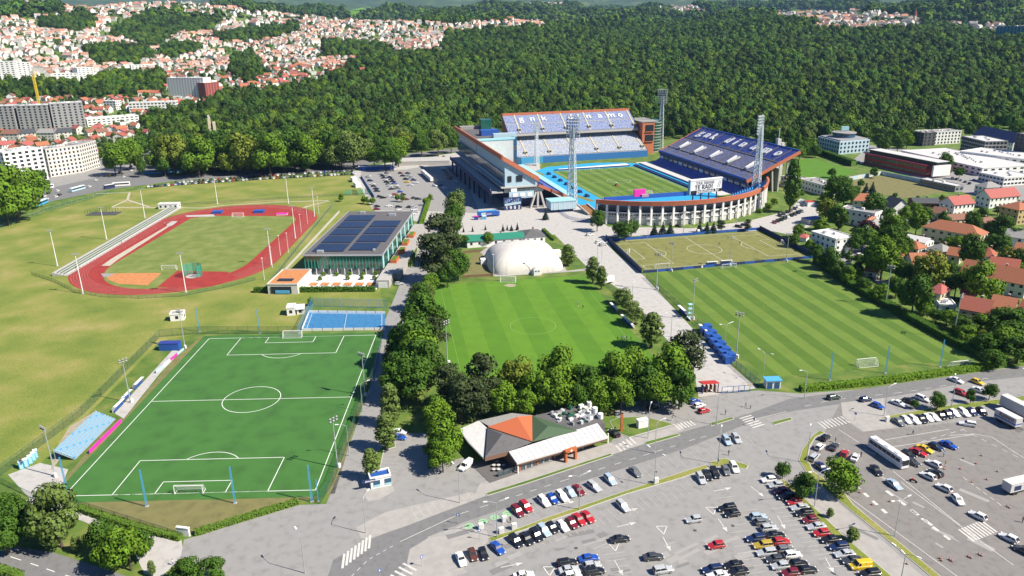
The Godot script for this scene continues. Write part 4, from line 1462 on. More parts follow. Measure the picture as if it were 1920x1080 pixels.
	# glazed floor under the hall
	for i in 8:
		bp(o, "glass_panel", M.glass, Vector3(-107.0 + i * 3.4, 13.0, 67.2), Vector3(3.2, 3.6, 0.3))
	for i in 40:
		bp(o, "glass_panel", M.glass_blue, Vector3(-108.6, 22.5 - (i / 20) * 3.6, -88 + (i % 20) * 8.0), Vector3(0.3, 3.4, 7.6))
	bp(o, "floor_slab", M.concrete, Vector3(-98.5, 14.6, -13), Vector3(24, 0.7, 162))
	bp(o, "terrace_slab", M.concrete, Vector3(-113.0, 11.6, -8), Vector3(8, 0.8, 150))
	bp(o, "terrace_front", M.navy, Vector3(-117.0, 11.4, -8), Vector3(0.5, 2.6, 150))
	for i in 12:
		bp(o, "terrace_rail_post", M.steel, Vector3(-116.6, 13.2, -80 + i * 13.0), Vector3(0.15, 1.6, 0.15))
	bp(o, "panel_band", M.pale_blue, Vector3(-97, 9.6, 68.3), Vector3(17, 4.4, 0.6))
	for i in 3:
		bp(o, "panel", M.white, Vector3(-101.5 + i * 5.0, 9.6, 68.7), Vector3(3.2, 2.4, 0.2))
	bp(o, "sign_panel", M.white, Vector3(-102, 12.9, 67.6), Vector3(4, 3, 0.3))
	bp(o, "core", M.navy, Vector3(-92, 7, -10), Vector3(24, 14, 140))
	for i in 9:
		bp(o, "column", M.navy, Vector3(-116.4, 5.2, -76 + i * 17.0), Vector3(1.1, 10.4, 1.4))
	# banner wall with the year
	bp(o, "banner_wall", M.navy, Vector3(-103.5, 4.2, 69.2), Vector3(12.0, 8.4, 0.5))
	for i in 26:
		var h := 5.4 + (i / 9) * 0.9
		bp(o, "banner_figure", [M.blue_light, M.pale_blue, M.seat_blue, M.blue, M.lilac][i % 5], Vector3(-108.6 + (i % 9) * 1.22 + (i / 9) * 0.4, h, 69.5), Vector3(0.55, 0.7 + 0.2 * (i % 3), 0.06))
	bp(o, "banner_scroll", M.pale_blue, Vector3(-103.4, 4.2, 69.56), Vector3(11, 1.5, 0.08), Basis(Vector3.BACK, 0.09))
	for i in 4:
		letter(o, "1982"[i], 2.1, Vector3(-107.6 + i * 2.8, 1.7, 69.6), Vector3.RIGHT, Vector3.UP, M.white, 0.1)
	var crest := MB.new()
	crest.tube(Vector3(-109.1, 9, 6), Vector3(-109.5, 9, 6), 3.2, 3.2, 20)
	part(o, "crest_disc", crest.mesh(), M.navy)
	for i in 9:
		bp(o, "crest_check", M.red if i % 2 == 0 else M.white, Vector3(-109.7, 10.2 - (i / 3) * 1.2, 4.8 + (i % 3) * 1.2), Vector3(0.2, 1.15, 1.15))
	# seats below, towards the pitch
	part(o, "seat_tier", tiers(Vector3(-60, 2.6, 66), Vector3(-60, 2.6, -70), Vector3(-84, 14.2, 66), Vector3(-84, 14.2, -70), 24), M.seat_east)
	bp(o, "bench_roof", M.pale_cyan, Vector3(-60.5, 5.2, -4), Vector3(5.0, 0.3, 128))
	for i in 16:
		bp(o, "bench_post", M.steel, Vector3(-58.4, 2.6, -64 + i * 8.0), Vector3(0.2, 5.2, 0.2))
	bp(o, "front_wall", M.blue, Vector3(-57.2, 1.4, -4), Vector3(0.5, 2.8, 130))
	var eb := MB.new()
	eb.beam(Vector3(-85, 14.8, 67), Vector3(-58, 2.6, 67), 1.2, 1.9)
	part(o, "tier_edge", eb.mesh(), M.orange)
	for i in 3:
		var cb := MB.new()
		cb.beam(Vector3(-91 + i * 5.0, 0, 68), Vector3(-86 + i * 1.0, 12.5, 66), 1.3, 1.3)
		part(o, "raking_column", cb.mesh(), M.concrete)
	# pavilion beside it
	o = su("gate_pavilion", "pale blue box pavilion with cyan roof beside main stand", "pavilion")
	bp(o, "wall", M.pale_blue, Vector3(-74, 4.6, 81), Vector3(17, 5.2, 11))
	bp(o, "roof", M.pale_cyan, Vector3(-74, 7.4, 81), Vector3(17.6, 0.5, 11.6))
	bp(o, "undercroft", M.navy, Vector3(-74, 1, 81), Vector3(14, 2, 9))
	for i in 5:
		bp(o, "wall_joint", M.white, Vector3(-80.5 + i * 3.3, 4.6, 86.6), Vector3(0.2, 5.0, 0.1))
	# stair
	o = su("outdoor_stair", "broad outdoor stair with wooden treads beside blue fence", "stair")
	for i in 14:
		bp(o, "step", M.wood, Vector3(-58 - i * 0.2, 0.3 + i * 0.25, 99 - i * 1.05), Vector3(6, 0.26, 1.1))
	for s in [-1, 1]:
		var kb := MB.new()
		kb.beam(Vector3(-58 + s * 3.4, 0.6, 99.5), Vector3(-60.8 + s * 3.4, 4.2, 85), 0.7, 1.2)
		part(o, "side_wall", kb.mesh(), M.concrete)
	o = su("ticket_hut", "small blue hut with light blue roof beside curved railing", "hut")
	bp(o, "wall", M.blue, Vector3(-50.5, 1.6, 108), Vector3(6, 3.2, 4.5))
	bp(o, "roof", M.blue_light, Vector3(-50.5, 3.5, 108), Vector3(6.8, 0.7, 5.2))
	bp(o, "hatch", M.white, Vector3(-50.5, 0.9, 110.4), Vector3(4.6, 1.0, 0.1))
	# ---- right stand
	o = su("east_stand", "single tier right stand with dark blue seats and white lettering")
	var f0 := Vector3(65.4, 10, -66)
	var f1 := Vector3(65.4, 10, 75)
	var b0 := Vector3(104, 28, -66)
	var b1 := Vector3(104, 28, 75)
	part(o, "front_seats", tiers(f0, f1, f0.lerp(b0, 0.2), f1.lerp(b1, 0.2), 8), M.seat_mid)
	part(o, "middle_seats", tiers(f0.lerp(b0, 0.22), f1.lerp(b1, 0.22), f0.lerp(b0, 0.60), f1.lerp(b1, 0.60), 16), M.seat_mid)
	part(o, "upper_seats", tiers(f0.lerp(b0, 0.61), f1.lerp(b1, 0.61), b0, b1, 16), M.seat_east)
	for i in 9:
		var t := (i + 0.5) / 9.0
		var ab := MB.new()
		ab.beam(f0.lerp(f1, t) + Vector3(0, 0.45, 0), b0.lerp(b1, t) + Vector3(0, 0.45, 0), 0.8, 0.4)
		part(o, "aisle", ab.mesh(), M.aisle_dark)
	for k in [0.21, 0.605]:
		var gb := MB.new()
		gb.beam(f0.lerp(b0, k) + Vector3(0, 0.3, 0), f1.lerp(b1, k) + Vector3(0, 0.3, 0), 1.3, 0.5)
		part(o, "gangway", gb.mesh(), M.aisle_dark)
	for i in 5:
		var c := f0.lerp(b0, 0.27).lerp(f1.lerp(b1, 0.27), (i + 0.75) / 5.4)
		var vm := MB.new()
		for s in [-1, 1]:
			vm.beam(c + Vector3(-2.0, 0.7, s * 0.5), c + Vector3(7.0, 4.5, s * 2.6), 1.0, 1.3)
		part(o, "vomitory", vm.mesh(), M.white)
	var sl := Vector3(38.6, 18, 0).normalized()
	var vs := [-54.0, -43.5, -33.0, -9.0, 2.0, 13.0, 29.0, 45.0, 60.0]
	for i in 9:
		letter(o, "gnkdinamo"[i], 7.8, f0.lerp(b0, 0.82) + Vector3(-0.2, 0.8, vs[i] + 68), Vector3(0, 0, 1), sl, M.seat_white, 0.7)
	bp(o, "front_parapet", M.blue, Vector3(65.0, 10.3, 4.5), Vector3(0.6, 1.5, 141))
	bp(o, "rear_parapet", M.blue, Vector3(104.6, 28.4, 4.5), Vector3(0.8, 1.6, 142))
	for s in [-66.6, 75.6]:
		var eb2 := MB.new()
		eb2.beam(Vector3(64.4, 9.2, s), Vector3(105, 27.8, s), 0.9, 2.2)
		part(o, "end_beam", eb2.mesh(), M.orange)
		for i in 3:
			var cb := MB.new()
			cb.beam(Vector3(78 + i * 9.5, 0, s - signf(s) * 3), Vector3(73 + i * 12.5, 12 + i * 6.0, s - signf(s) * 3), 1.1, 1.1)
			part(o, "raking_column", cb.mesh(), M.concrete)
	var und := MB.new()
	und.quad(Vector3(66, 9.2, -66), Vector3(66, 9.2, 75), Vector3(104, 27, 75), Vector3(104, 27, -66))
	part(o, "soffit", und.mesh(), M.concrete)
	bp(o, "rear_wall", M.concrete, Vector3(92, 8, 4.5), Vector3(1, 16, 136))
	for i in 16:
		bp(o, "box_front", M.navy, Vector3(65.6, 4.6, -61.5 + i * 8.85), Vector3(1.2, 9.0, 8.6))
		bp(o, "box_window", M.glass_blue if i % 4 else M.pale_blue, Vector3(64.9, 5.6, -61.5 + i * 8.85), Vector3(0.2, 2.4, 6.4))
	part(o, "terrace_seats", tiers(Vector3(57, 0.6, -64), Vector3(57, 0.6, 72), Vector3(64.6, 4.4, -64), Vector3(64.6, 4.4, 72), 8), M.seat_east)
	# ---- near curved stand
	o = su("south_stand", "curved near stand with white columns and orange rim band")
	var pt := func(r: float, a: float, y: float) -> Vector3: return Vector3(-8 + cos(a) * r, y, 55 + sin(a) * r)
	var A0 := deg_to_rad(131.0)
	var A1 := deg_to_rad(24.0)
	var n := 24
	for i in n:
		var a := lerpf(A0, A1, i / float(n))
		var c := lerpf(A0, A1, (i + 1) / float(n))
		var b := MB.new()
		b.quad(pt.call(86.4, a, 12.2), pt.call(86.4, c, 12.2), pt.call(86.9, c, 15.0), pt.call(86.9, a, 15.0))
		b.quad(pt.call(85.4, a, 12.2), pt.call(85.4, c, 12.2), pt.call(85.7, c, 15.0), pt.call(85.7, a, 15.0))
		b.quad(pt.call(85.7, a, 15.0), pt.call(85.7, c, 15.0), pt.call(86.9, c, 15.0), pt.call(86.9, a, 15.0))
		b.quad(pt.call(85.4, a, 12.2), pt.call(85.4, c, 12.2), pt.call(86.4, c, 12.2), pt.call(86.4, a, 12.2))
		part(o, "rim_panel", b.mesh(), M.orange)
		b = MB.new()
		b.quad(pt.call(84.2, a, 0), pt.call(84.2, c, 0), pt.call(84.2, c, 3.4), pt.call(84.2, a, 3.4))
		b.quad(pt.call(84.0, a, 3.8), pt.call(84.0, c, 3.8), pt.call(84.0, c, 7.2), pt.call(84.0, a, 7.2))
		b.quad(pt.call(82.0, a, 7.2), pt.call(82.0, c, 7.2), pt.call(84.0, c, 7.2), pt.call(84.0, a, 7.2))
		part(o, "wall_panel", b.mesh(), M.stand_white if i % 7 != 2 else M.concrete)
		b = MB.new()
		b.quad(pt.call(84.6, a, 3.4), pt.call(84.6, c, 3.4), pt.call(84.6, c, 3.9), pt.call(84.6, a, 3.9))
		b.quad(pt.call(84.6, a, 3.9), pt.call(84.6, c, 3.9), pt.call(84.0, c, 3.9), pt.call(84.0, a, 3.9))
		b.quad(pt.call(84.5, a, 7.0), pt.call(84.5, c, 7.0), pt.call(84.5, c, 7.6), pt.call(84.5, a, 7.6))
		b.quad(pt.call(84.5, a, 7.6), pt.call(84.5, c, 7.6), pt.call(83.6, c, 7.6), pt.call(83.6, a, 7.6))
		part(o, "ledge", b.mesh(), M.white)
		b = MB.new()
		b.quad(pt.call(79.0, a, 7.2), pt.call(79.0, c, 7.2), pt.call(80.4, c, 12.4), pt.call(80.4, a, 12.4))
		part(o, "gallery_back", b.mesh(), M.grey_wall)
		b = MB.new()
		for k in 14:
			var t0 := k / 14.0
			var t1 := (k + 1) / 14.0
			var r0 := lerpf(64, 85.3, t0)
			var r1 := lerpf(64, 85.3, t1)
			var y1 := lerpf(3.0, 12.2, t1)
			var y0 := lerpf(3.0, 12.2, t0)
			b.quad(pt.call(r0, a, y0), pt.call(r0, c, y0), pt.call(r0, c, y1), pt.call(r0, a, y1))
			b.quad(pt.call(r0, a, y1), pt.call(r0, c, y1), pt.call(r1, c, y1), pt.call(r1, a, y1))
		part(o, "seat_block", b.mesh(), [M.cyan, M.seat_east][i % 2])
		b = MB.new()
		b.quad(pt.call(64, a, 0), pt.call(64, c, 0), pt.call(64, c, 3.0), pt.call(64, a, 3.0))
		part(o, "front_wall", b.mesh(), M.concrete)
		for k in 3:
			var w: Vector3 = pt.call(84.1, lerpf(a, c, 0.25 + k * 0.25), 6.0)
			bp(o, "window", M.window, w, Vector3(0.9, 0.9, 0.5), Basis(Vector3.UP, -lerpf(a, c, 0.25 + k * 0.25) + PI / 2))
	for i in n + 1:
		var a := lerpf(A0, A1, i / float(n))
		var cb := MB.new()
		cb.beam(pt.call(85.6, a, 0), pt.call(85.4, a, 12.3), 0.8, 1.2)
		part(o, "column", cb.mesh(), M.white)
	for a in [A0, A1]:
		var eb3 := MB.new()
		eb3.quad(pt.call(64, a, 0), pt.call(85.4, a, 0), pt.call(85.4, a, 12.2), pt.call(64, a, 3.0))
		part(o, "end_wall", eb3.mesh(), M.concrete)
	# big screen
	o = su("billboard", "white roadside style billboard standing on curved near stand", "billboard")
	var bc := Vector3(12.5, 16.4, 112)
	var br := Basis(Vector3.UP, 0.12)
	bp(o, "panel", M.white, bc + Vector3(0, 1.1, 0), Vector3(23.5, 6.2, 1.8), br)
	bp(o, "lower_panel", M.black, bc + Vector3(0, -3.0, 0), Vector3(23.5, 2.0, 1.8), br)
	bp(o, "frame", M.pale_blue, bc + br * Vector3(-12.0, 0, 0), Vector3(0.7, 8.8, 2.2), br)
	bp(o, "frame", M.white, bc + br * Vector3(0, 4.6, 0), Vector3(24.4, 0.8, 2.2), br)
	for i in 4:
		bp(o, "leg", M.navy, bc + br * Vector3(-9 + i * 6.0, -8.0, -0.2), Vector3(0.6, 8, 0.6), br)
	letter(o, "TAK IMAM", 2.0, bc + br * Vector3(-1.0, 2.6, 1.0), br * Vector3.RIGHT, Vector3.UP, M.grey, 0.1, true)
	letter(o, "TE RAD!", 2.7, bc + br * Vector3(-1.8, -0.1, 1.0), br * Vector3.RIGHT, Vector3.UP, M.dark_wall, 0.1, true)
	letter(o, "gohitsmo.hr", 2.1, bc + br * Vector3(1.2, -3.0, 1.0), br * Vector3.RIGHT, Vector3.UP, M.white, 0.1)
	for i in 2:
		var cb := MB.new()
		cb.beam(bc + br * Vector3(8.6 + i * 1.2, -1, 1.0), bc + br * Vector3(9.8 + i * 1.2, 3.2, 1.0), 0.2, 0.1)
		part(o, "drawn_stroke", cb.mesh(), M.grey)
	# pink advert box on the rim
	o = su("advert_cube", "bright pink advertising box on curved stand rim", "advertising box")
	bp(o, "panel", M.pink, Vector3(-31, 14.2, 108), Vector3(7.5, 4.4, 1.6))
	bp(o, "side_panel", M.lilac, Vector3(-28, 12.6, 109.6), Vector3(4.5, 1.6, 2))
	# floodlight towers
	var dirs := [[-64, 74, 1.06, "lattice floodlight tower in front of main stand"], [94, -126, 1.02, "lattice floodlight tower beside orange stair tower"], [63, 90, 1.0, "lattice floodlight tower at right stand's near end"], [-40, -89, 0.66, "shorter lattice floodlight tower in front of far stand"]]
	for e in dirs:
		var at := S(e[0], 0, e[1])
		var to := S(0, 0, 0) - at
		put("tower", at, atan2(to.x, to.z), e[3], "stadium floodlight towers", e[2])
	# goals, mower
	put("goal", S(0, 0.09, 52.6), ST + PI, "white goal at near end of stadium pitch", "football goals")
	put("goal", S(0, 0.09, -52.6), ST, "white goal at far end of stadium pitch", "football goals")
	o = thing("ride_on_mower", "small tractor mower on stadium pitch", "mower", S(-9, 0.1, 17), ST)
	bp(o, "body", M.dark_wall, Vector3(0, 0.9, 0), Vector3(1.4, 0.8, 2.4))
	bp(o, "seat", M.brown_wall, Vector3(0, 1.6, -0.3), Vector3(0.7, 0.8, 0.6))
	bp(o, "canopy", M.stand_white, Vector3(0, 2.4, -0.2), Vector3(1.4, 0.12, 1.5))
	bp(o, "blade_deck", M.red, Vector3(0, 0.4, 1.4), Vector3(2.2, 0.4, 0.9))
	for i in 4:
		part(o, "wheel", carm.tyre, M.rubber, Transform3D(Basis(Vector3.UP, PI / 2), Vector3(0.8 if i % 2 else -0.8, 0.35, 0.8 if i < 2 else -0.8)))
	# concrete pillar behind right stand
	o = su("torch_pillar", "pale twin concrete pillar behind right stand", "pillar")
	bp(o, "shaft", M.stand_white, Vector3(112, 16, 38), Vector3(3, 32, 3))
	bp(o, "shaft", M.stand_white, Vector3(115.4, 14.5, 38), Vector3(2.4, 29, 3))
	bp(o, "mast", M.steel, Vector3(112, 36, 38), Vector3(0.4, 8, 0.4))
	# benches on the left apron
	for i in 7:
		o = su("substitutes_bench", "dark blue bench shelter on cyan apron, %s from the far end" % ordi(i), "bench")
		o.set_meta("group", "benches on the stadium apron")
		bp(o, "shelter", M.navy, Vector3(-43, 0.9, -44 + i * 15), Vector3(2.0, 1.6, 4.5))
		bp(o, "seat", M.blue, Vector3(-41.9, 0.5, -44 + i * 15), Vector3(0.6, 0.8, 4.2))

# ---------------------------------------------------------------- buildings
var footprints := []
# A-B: near eave as seen (at eave height he), w: depth away from it, hr: roof height
func house(label: String, ax: float, ay: float, bx: float, by: float, w: float, he: float, hr: float, type: String, wall: Material, roof: Material, opt := {}) -> Node3D:
	return house_at(label, G(ax, ay, he) * Vector3(1, 0, 1), G(bx, by, he) * Vector3(1, 0, 1), w, he, hr, type, wall, roof, opt)

func house_at(label: String, a: Vector3, c: Vector3, w: float, he: float, hr: float, type: String, wall: Material, roof: Material, opt := {}) -> Node3D:
	var gy := minf(a.y, c.y)
	var d := (c - a) * Vector3(1, 0, 1)
	var L := d.length()
	var turn := atan2(-d.z, d.x)
	var o := thing(opt.get("name", "house"), label, opt.get("cat", "house"), Vector3(a.x, gy, a.z), turn, opt.get("group", ""))
	if w < 0: # depth on the other side
		w = -w
		o.position -= Basis(Vector3.UP, turn) * Vector3(0, 0, -w)
	footprints.append([o.transform, L, w])
	bp(o, "wall", wall, Vector3(L / 2, he / 2, -w / 2), Vector3(L, he, w))
	var k := 0.5 if type != "flat" else 0.0
	var rb := MB.new()
	match type:
		"gable":
			var sl := 0.35 * hr / (w / 2)
			for s in [0, 1]:
				var z0 := k if s == 0 else -w - k
				var e0 := Vector3(-k, he - sl, z0)
				var e1 := Vector3(L + k, he - sl, z0)
				rb.quad(e0, e1, Vector3(L + k, he + hr, -w / 2), Vector3(-k, he + hr, -w / 2))
				rb.quad(e0 - Vector3(0, .18, 0), e1 - Vector3(0, .18, 0), Vector3(L + k, he + hr - .18, -w / 2), Vector3(-k, he + hr - .18, -w / 2))
				rb.quad(e0, e1, e1 - Vector3(0, .18, 0), e0 - Vector3(0, .18, 0))
			var gb := MB.new()
			for x in [0.0, L]:
				gb.tri(Vector3(x, he, 0), Vector3(x, he, -w), Vector3(x, he + hr - 0.1, -w / 2))
			part(o, "gable", gb.mesh(), wall)
		"hip":
			var r := minf(w / 2, L / 2 - 0.3)
			var q := [Vector3(-k, he - .1, k), Vector3(L + k, he - .1, k), Vector3(L + k, he - .1, -w - k), Vector3(-k, he - .1, -w - k)]
			var r0 := Vector3(r, he + hr, -w / 2)
			var r1 := Vector3(L - r, he + hr, -w / 2)
			rb.quad(q[0], q[1], r1, r0)
			rb.quad(q[2], q[3], r0, r1)
			rb.tri(q[1], q[2], r1)
			rb.tri(q[3], q[0], r0)
			rb.quad(q[0], q[1], q[2], q[3])
		"flat":
			rb.box(Vector3(L / 2, he + 0.12, -w / 2), Vector3(L - 0.6, 0.24, w - 0.6))
			for e in [[L / 2, 0.0, L + 0.3, 0.35], [L / 2, -w, L + 0.3, 0.35]]:
				bp(o, "parapet", wall, Vector3(e[0], he + 0.3, e[1]), Vector3(e[2], 0.6, e[3]))
			for x in [0.0, L]:
				bp(o, "parapet", wall, Vector3(x, he + 0.3, -w / 2), Vector3(0.35, 0.6, w))
	var rn := part(o, "roof", rb.mesh(), roof)
	if opt.get("chimney", type != "flat"):
		var ch := bp(rn, "chimney", M.brown_wall, Vector3(L * 0.62, he + hr * 0.9, -w * 0.62), Vector3(0.7, 2.0, 0.7))
		bp(ch, "chimney_cap", M.concrete, Vector3(0, 0.52, 0), Vector3(1.25, 0.08, 1.25))
	if type == "flat":
		for i in int(opt.get("units", 2)):
			bp(rn, "roof_unit", [M.steel, M.white, M.grey][i % 3], Vector3(L * (0.2 + 0.6 * fmod(i * 0.37 + 0.2, 1.0)), he + 0.8, -w * (0.3 + 0.45 * fmod(i * 0.61, 1.0))), Vector3(1.6, 1.2, 1.3))
	var st := maxi(1, int(he / 3.0))
	var wm: Material = opt.get("window", M.window)
	var gap: float = opt.get("gap", 3.1)
	if opt.get("windows", true):
		var wh: float = opt.get("wh", 1.3)
		var ww: float = opt.get("ww", 1.2)
		for s in st:
			var y := (s + 0.55) * he / st
			var n := maxi(1, int(L / gap))
			for i in n:
				var wn := bp(o, "window", wm, Vector3((i + 0.5) * L / n, y, 0.02), Vector3(ww, wh, 0.12))
				if opt.get("sill", false):
					bp(wn, "sill", M.white, Vector3(0, -0.55, 0.5), Vector3(1.15, 0.08, 2.0))
			n = maxi(1, int(w / gap))
			for i in n:
				for x in [-0.02, L + 0.02]:
					bp(o, "window", wm, Vector3(x, y, -(i + 0.5) * w / n), Vector3(0.12, wh, ww))
	if opt.get("door", false):
		bp(o, "door", M.wood, Vector3(L * 0.4, 1.05, 0.04), Vector3(1.1, 2.1, 0.14))
	return o

func box_thing(nm: String, label: String, cat: String, at: Vector3, turn: float, s: Vector3, mat: Material, top: Material = null, group := "") -> Node3D:
	var o := thing(nm, label, cat, at, turn, group)
	bp(o, "body", mat, Vector3(0, s.y / 2, 0), s)
	bp(o, "lid", top if top else mat, Vector3(0, s.y + 0.1, 0), Vector3(s.x + 0.2, 0.2, s.z + 0.2))
	return o

func quarter() -> void:
	var d := {"door": true, "sill": true}
	house("white flat-roofed three storey villa beside blue fence", 1521.5, 434.8, 1567.4, 449.6, 12, 9, 0, "flat", M.white, M.white_roof, d)
	house("long white flat-roofed house behind purple-leaved tree", 1574.8, 391, 1640.7, 401.5, 10, 8.6, 0, "flat", M.white, M.grey_roof, d)
	house("grey-roofed gabled house behind white villa", 1601.5, 437, 1622, 419, -11, 5.5, 4, "gable", M.wall, M.grey_roof, d)
	house("low orange-roofed wing behind grey gabled house", 1608, 421, 1620, 413, -9, 4, 3.5, "gable", M.wall, M.tile, d)
	house("orange-roofed house below olive side pitch", 1600, 375.5, 1644.4, 377, 9, 4, 4, "hip", M.wall, M.tile, d)
	house("white gabled house with dark slate roof", 1652.6, 381.5, 1674.8, 389.6, 11, 5, 5, "gable", M.white, M.slate, d)
	house("long apartment house with orange hipped roof", 1730, 424, 1835, 443, 12, 7.5, 4, "hip", M.cream, M.tile, {"door": true, "gap": 3.6, "ww": 1.6})
	house("white house with pinkish red roof beside dark-roofed hall", 1790, 384, 1828, 380, 11, 8, 4, "gable", M.white, M.red_tile, d)
	house("long white house with red gabled roof at right edge", 1857.5, 371, 1913, 366, 11, 7, 4.4, "gable", M.white, M.red_tile, d)
	house("yellow three storey house with orange hipped roof", 1876, 386, 1911, 394, 13, 9, 3.5, "hip", M.ochre, M.tile, d)
	house("low brown-roofed shed row behind apartment house", 1783, 412, 1840, 408, 8, 3.2, 2.4, "gable", M.cream, M.tile3, {})
	house("small brown-roofed shed below yellow house", 1848, 418, 1868, 416, 8, 3.2, 2.2, "gable", M.cream, M.tile3, {})
	house("white house with grey-brown roof at right edge", 1885, 442, 1922, 447, 10, 6.5, 3, "gable", M.white, M.grey_roof, d)
	house("low orange-roofed house with white roofed rear", 1687.5, 459, 1721.7, 467, 8, 3.6, 2.8, "hip", M.wall, M.tile, d)
	house("large white-roofed hall behind low orange house", 1695, 447, 1735, 455, 10, 4.4, 1.6, "gable", M.white, M.white_roof, {})
	house("small grey-roofed cottage below apartment house", 1737.5, 464.5, 1767.5, 473, 9, 3.8, 3, "hip", M.white, M.grey_roof, d)
	house("small orange-roofed house behind round green tree", 1672, 489, 1690, 491.5, 9, 5, 3, "gable", M.wall, M.tile, d)
	house("orange-roofed house behind bright yellow-green tree", 1712.5, 494, 1771.7, 493, 9, 6, 4, "gable", M.wall, M.tile, d)
	house("long terrace house with orange tiled roof and skylights", 1801.7, 510, 1924, 533, 11, 6.5, 5, "gable", M.wall, M.tile, d)
	house("second orange-roofed row behind terrace house", 1856.7, 495, 1910, 502, 8, 5, 3, "gable", M.wall, M.tile2, {})
	house("red hip-roofed villa beside tall dark tree", 1740, 545, 1764, 551, 9, 6.4, 3, "hip", M.cream, M.red_tile, d)
	house("white annex with flat grey roof beside red villa", 1762, 572, 1793, 574, 8, 3, 0, "flat", M.white, M.white_roof, {})
	house("lilac house with rust-red roof and skylights", 1800, 577, 1855, 587, 10, 4.6, 4, "gable", M.lilac, M.tile2, d)
	house("cream house with white dormer at right edge", 1856.7, 576, 1900, 584, 11, 6, 4, "gable", M.cream, M.tile, d)
	house("cream end house cut by right edge", 1908, 585, 1930, 590, 10, 6, 4, "gable", M.cream, M.tile2, {})
	house("dark-roofed low hall between houses and side pitch", 1715, 380, 1764, 381, 13, 4, 2, "gable", M.brown_wall, M.slate, {})
	house("small orange-roofed cottage beside lane cars", 1622, 506, 1645, 510, 8, 4, 3, "gable", M.wall, M.tile, d)
	house("white cottage with brown roof below blue carport", 1636, 462, 1660, 466, 8, 4.5, 3, "hip", M.white, M.tile3, d)
	house("cream cottage with orange roof before long apartment house", 1776, 476, 1800, 480, 8, 4.5, 3, "gable", M.cream, M.tile, d)
	house("white house with orange roof beside dark conifer", 1836, 478, 1862, 482, 9, 5, 3.4, "hip", M.white, M.tile2, d)
	house("pale cottage with red roof above lilac house", 1802, 549, 1830, 553, 8, 4.5, 3, "gable", M.wall, M.red_tile, d)
	house("small white gabled house left of pinkish red roof", 1748, 398, 1770, 401, 8, 4.5, 3, "gable", M.white, M.tile3, d)
	house("white house with grey roof beyond yellow house", 1850, 352, 1880, 350, 10, 6, 3, "hip", M.white, M.grey_roof, d)
	house("orange-roofed house cut by right edge above terrace", 1902, 470, 1930, 474, 9, 5, 3.4, "gable", M.cream, M.tile, d)
	house("small red-roofed shed behind blue fence", 1497, 444, 1512, 446, 6, 2.6, 1.4, "hip", M.white, M.red_tile, {"windows": false})
	box_thing("carport", "blue roofed carport beside car park", "carport", G(1523, 418), 0.35, Vector3(11, 3, 7), M.concrete, M.blue)
	box_thing("kiosk_tent", "small red tent roof beside car park", "tent", G(1518, 386), 0.1, Vector3(5, 3, 4), M.white, M.red)
	# offices and works
	var ob := {"name": "office_building", "cat": "building", "gap": 3.6, "ww": 1.7, "wh": 1.7, "units": 5}
	var o := thing("office_building", "pale blue office block with round penthouse below forest", "building", G(1575, 266, 11.5) * Vector3(1, 0, 1), 0.0)
	var pA := G(1533.8, 256, 11.5) - G(1575, 266, 11.5)
	var pB := G(1631, 261.5, 11.5) - G(1575, 266, 11.5)
	var fp := PackedVector2Array([Vector2.ZERO, Vector2(pA.x, pA.z), Vector2(pA.x + pB.x, pA.z + pB.z), Vector2(pB.x, pB.z)])
	var b := MB.new()
	b.prism(fp, 0, 11.5)
	part(o, "wall", b.mesh(), M.pale_blue)
	b = MB.new()
	b.prism(inset(fp, 1.5), 11.5, 12.6)
	part(o, "roof_terrace", b.mesh(), M.grey)
	b = MB.new()
	var pc := (fp[0] + fp[2]) / 2
	b.tube(Vector3(pc.x, 12.5, pc.y), Vector3(pc.x, 16.5, pc.y), 10, 10, 24)
	part(o, "penthouse", b.mesh(), M.glass_blue)
	b = MB.new()
	b.tube(Vector3(pc.x, 16.5, pc.y), Vector3(pc.x, 17.2, pc.y), 10.8, 10.6, 24)
	part(o, "penthouse_roof", b.mesh(), M.grey_roof)
	bp(o, "roof_sign", M.pale_cyan, Vector3(pc.x + 2, 20, pc.y - 4), Vector3(7, 3.5, 2))
	for f in 2:
		var e := fp[1] if f == 0 else fp[3]
		var n := int(e.length() / 4.0)
		for s in 3:
			for i in n:
				var t := (i + 0.5) / n
				bp(o, "window", M.window, Vector3(e.x * t, 2.4 + s * 3.6, e.y * t), Vector3(1.7, 1.8, 0.5), Basis(Vector3.UP, atan2(-e.y, e.x)))
	o = house("long office building with red base and dark glass top", 1622, 288, 1736.6, 311, 16, 8.5, 0, "flat", M.red, M.white_roof, {"name": "office_building", "cat": "building", "gap": 4.2, "ww": 3.4, "wh": 2.2, "units": 6, "window": M.glass})
	bp(o, "top_storey", M.window, Vector3(36, 10, -9), Vector3(70, 3.4, 11))
	bp(o, "top_roof", M.white_roof, Vector3(36, 11.9, -9), Vector3(71, 0.4, 12))
	bp(o, "end_wall", M.white, Vector3(72, 5.5, -8), Vector3(1.4, 8, 16.4))
	house("wide white flat-roofed works hall", 1690, 283, 1842, 316, 46, 6, 0, "flat", M.white, M.white_roof, {"name": "works_hall", "cat": "building", "gap": 6.0, "ww": 3.0, "units": 14})
	house("second white flat-roofed works hall behind the first", 1800, 284, 1925, 300, 34, 7.5, 0, "flat", M.white, M.white_roof, {"name": "works_hall", "cat": "building", "gap": 6.0, "ww": 3.0, "units": 9})
	house("white hotel-like block with flat roof below forest", 1734, 249, 1803, 245.5, 14, 12, 0, "flat", M.white, M.grey_roof, ob)
	house("dark grey stair block beside white block below forest", 1715, 247, 1733, 250, 14, 12.4, 0, "flat", M.dark_wall, M.grey_roof, ob)
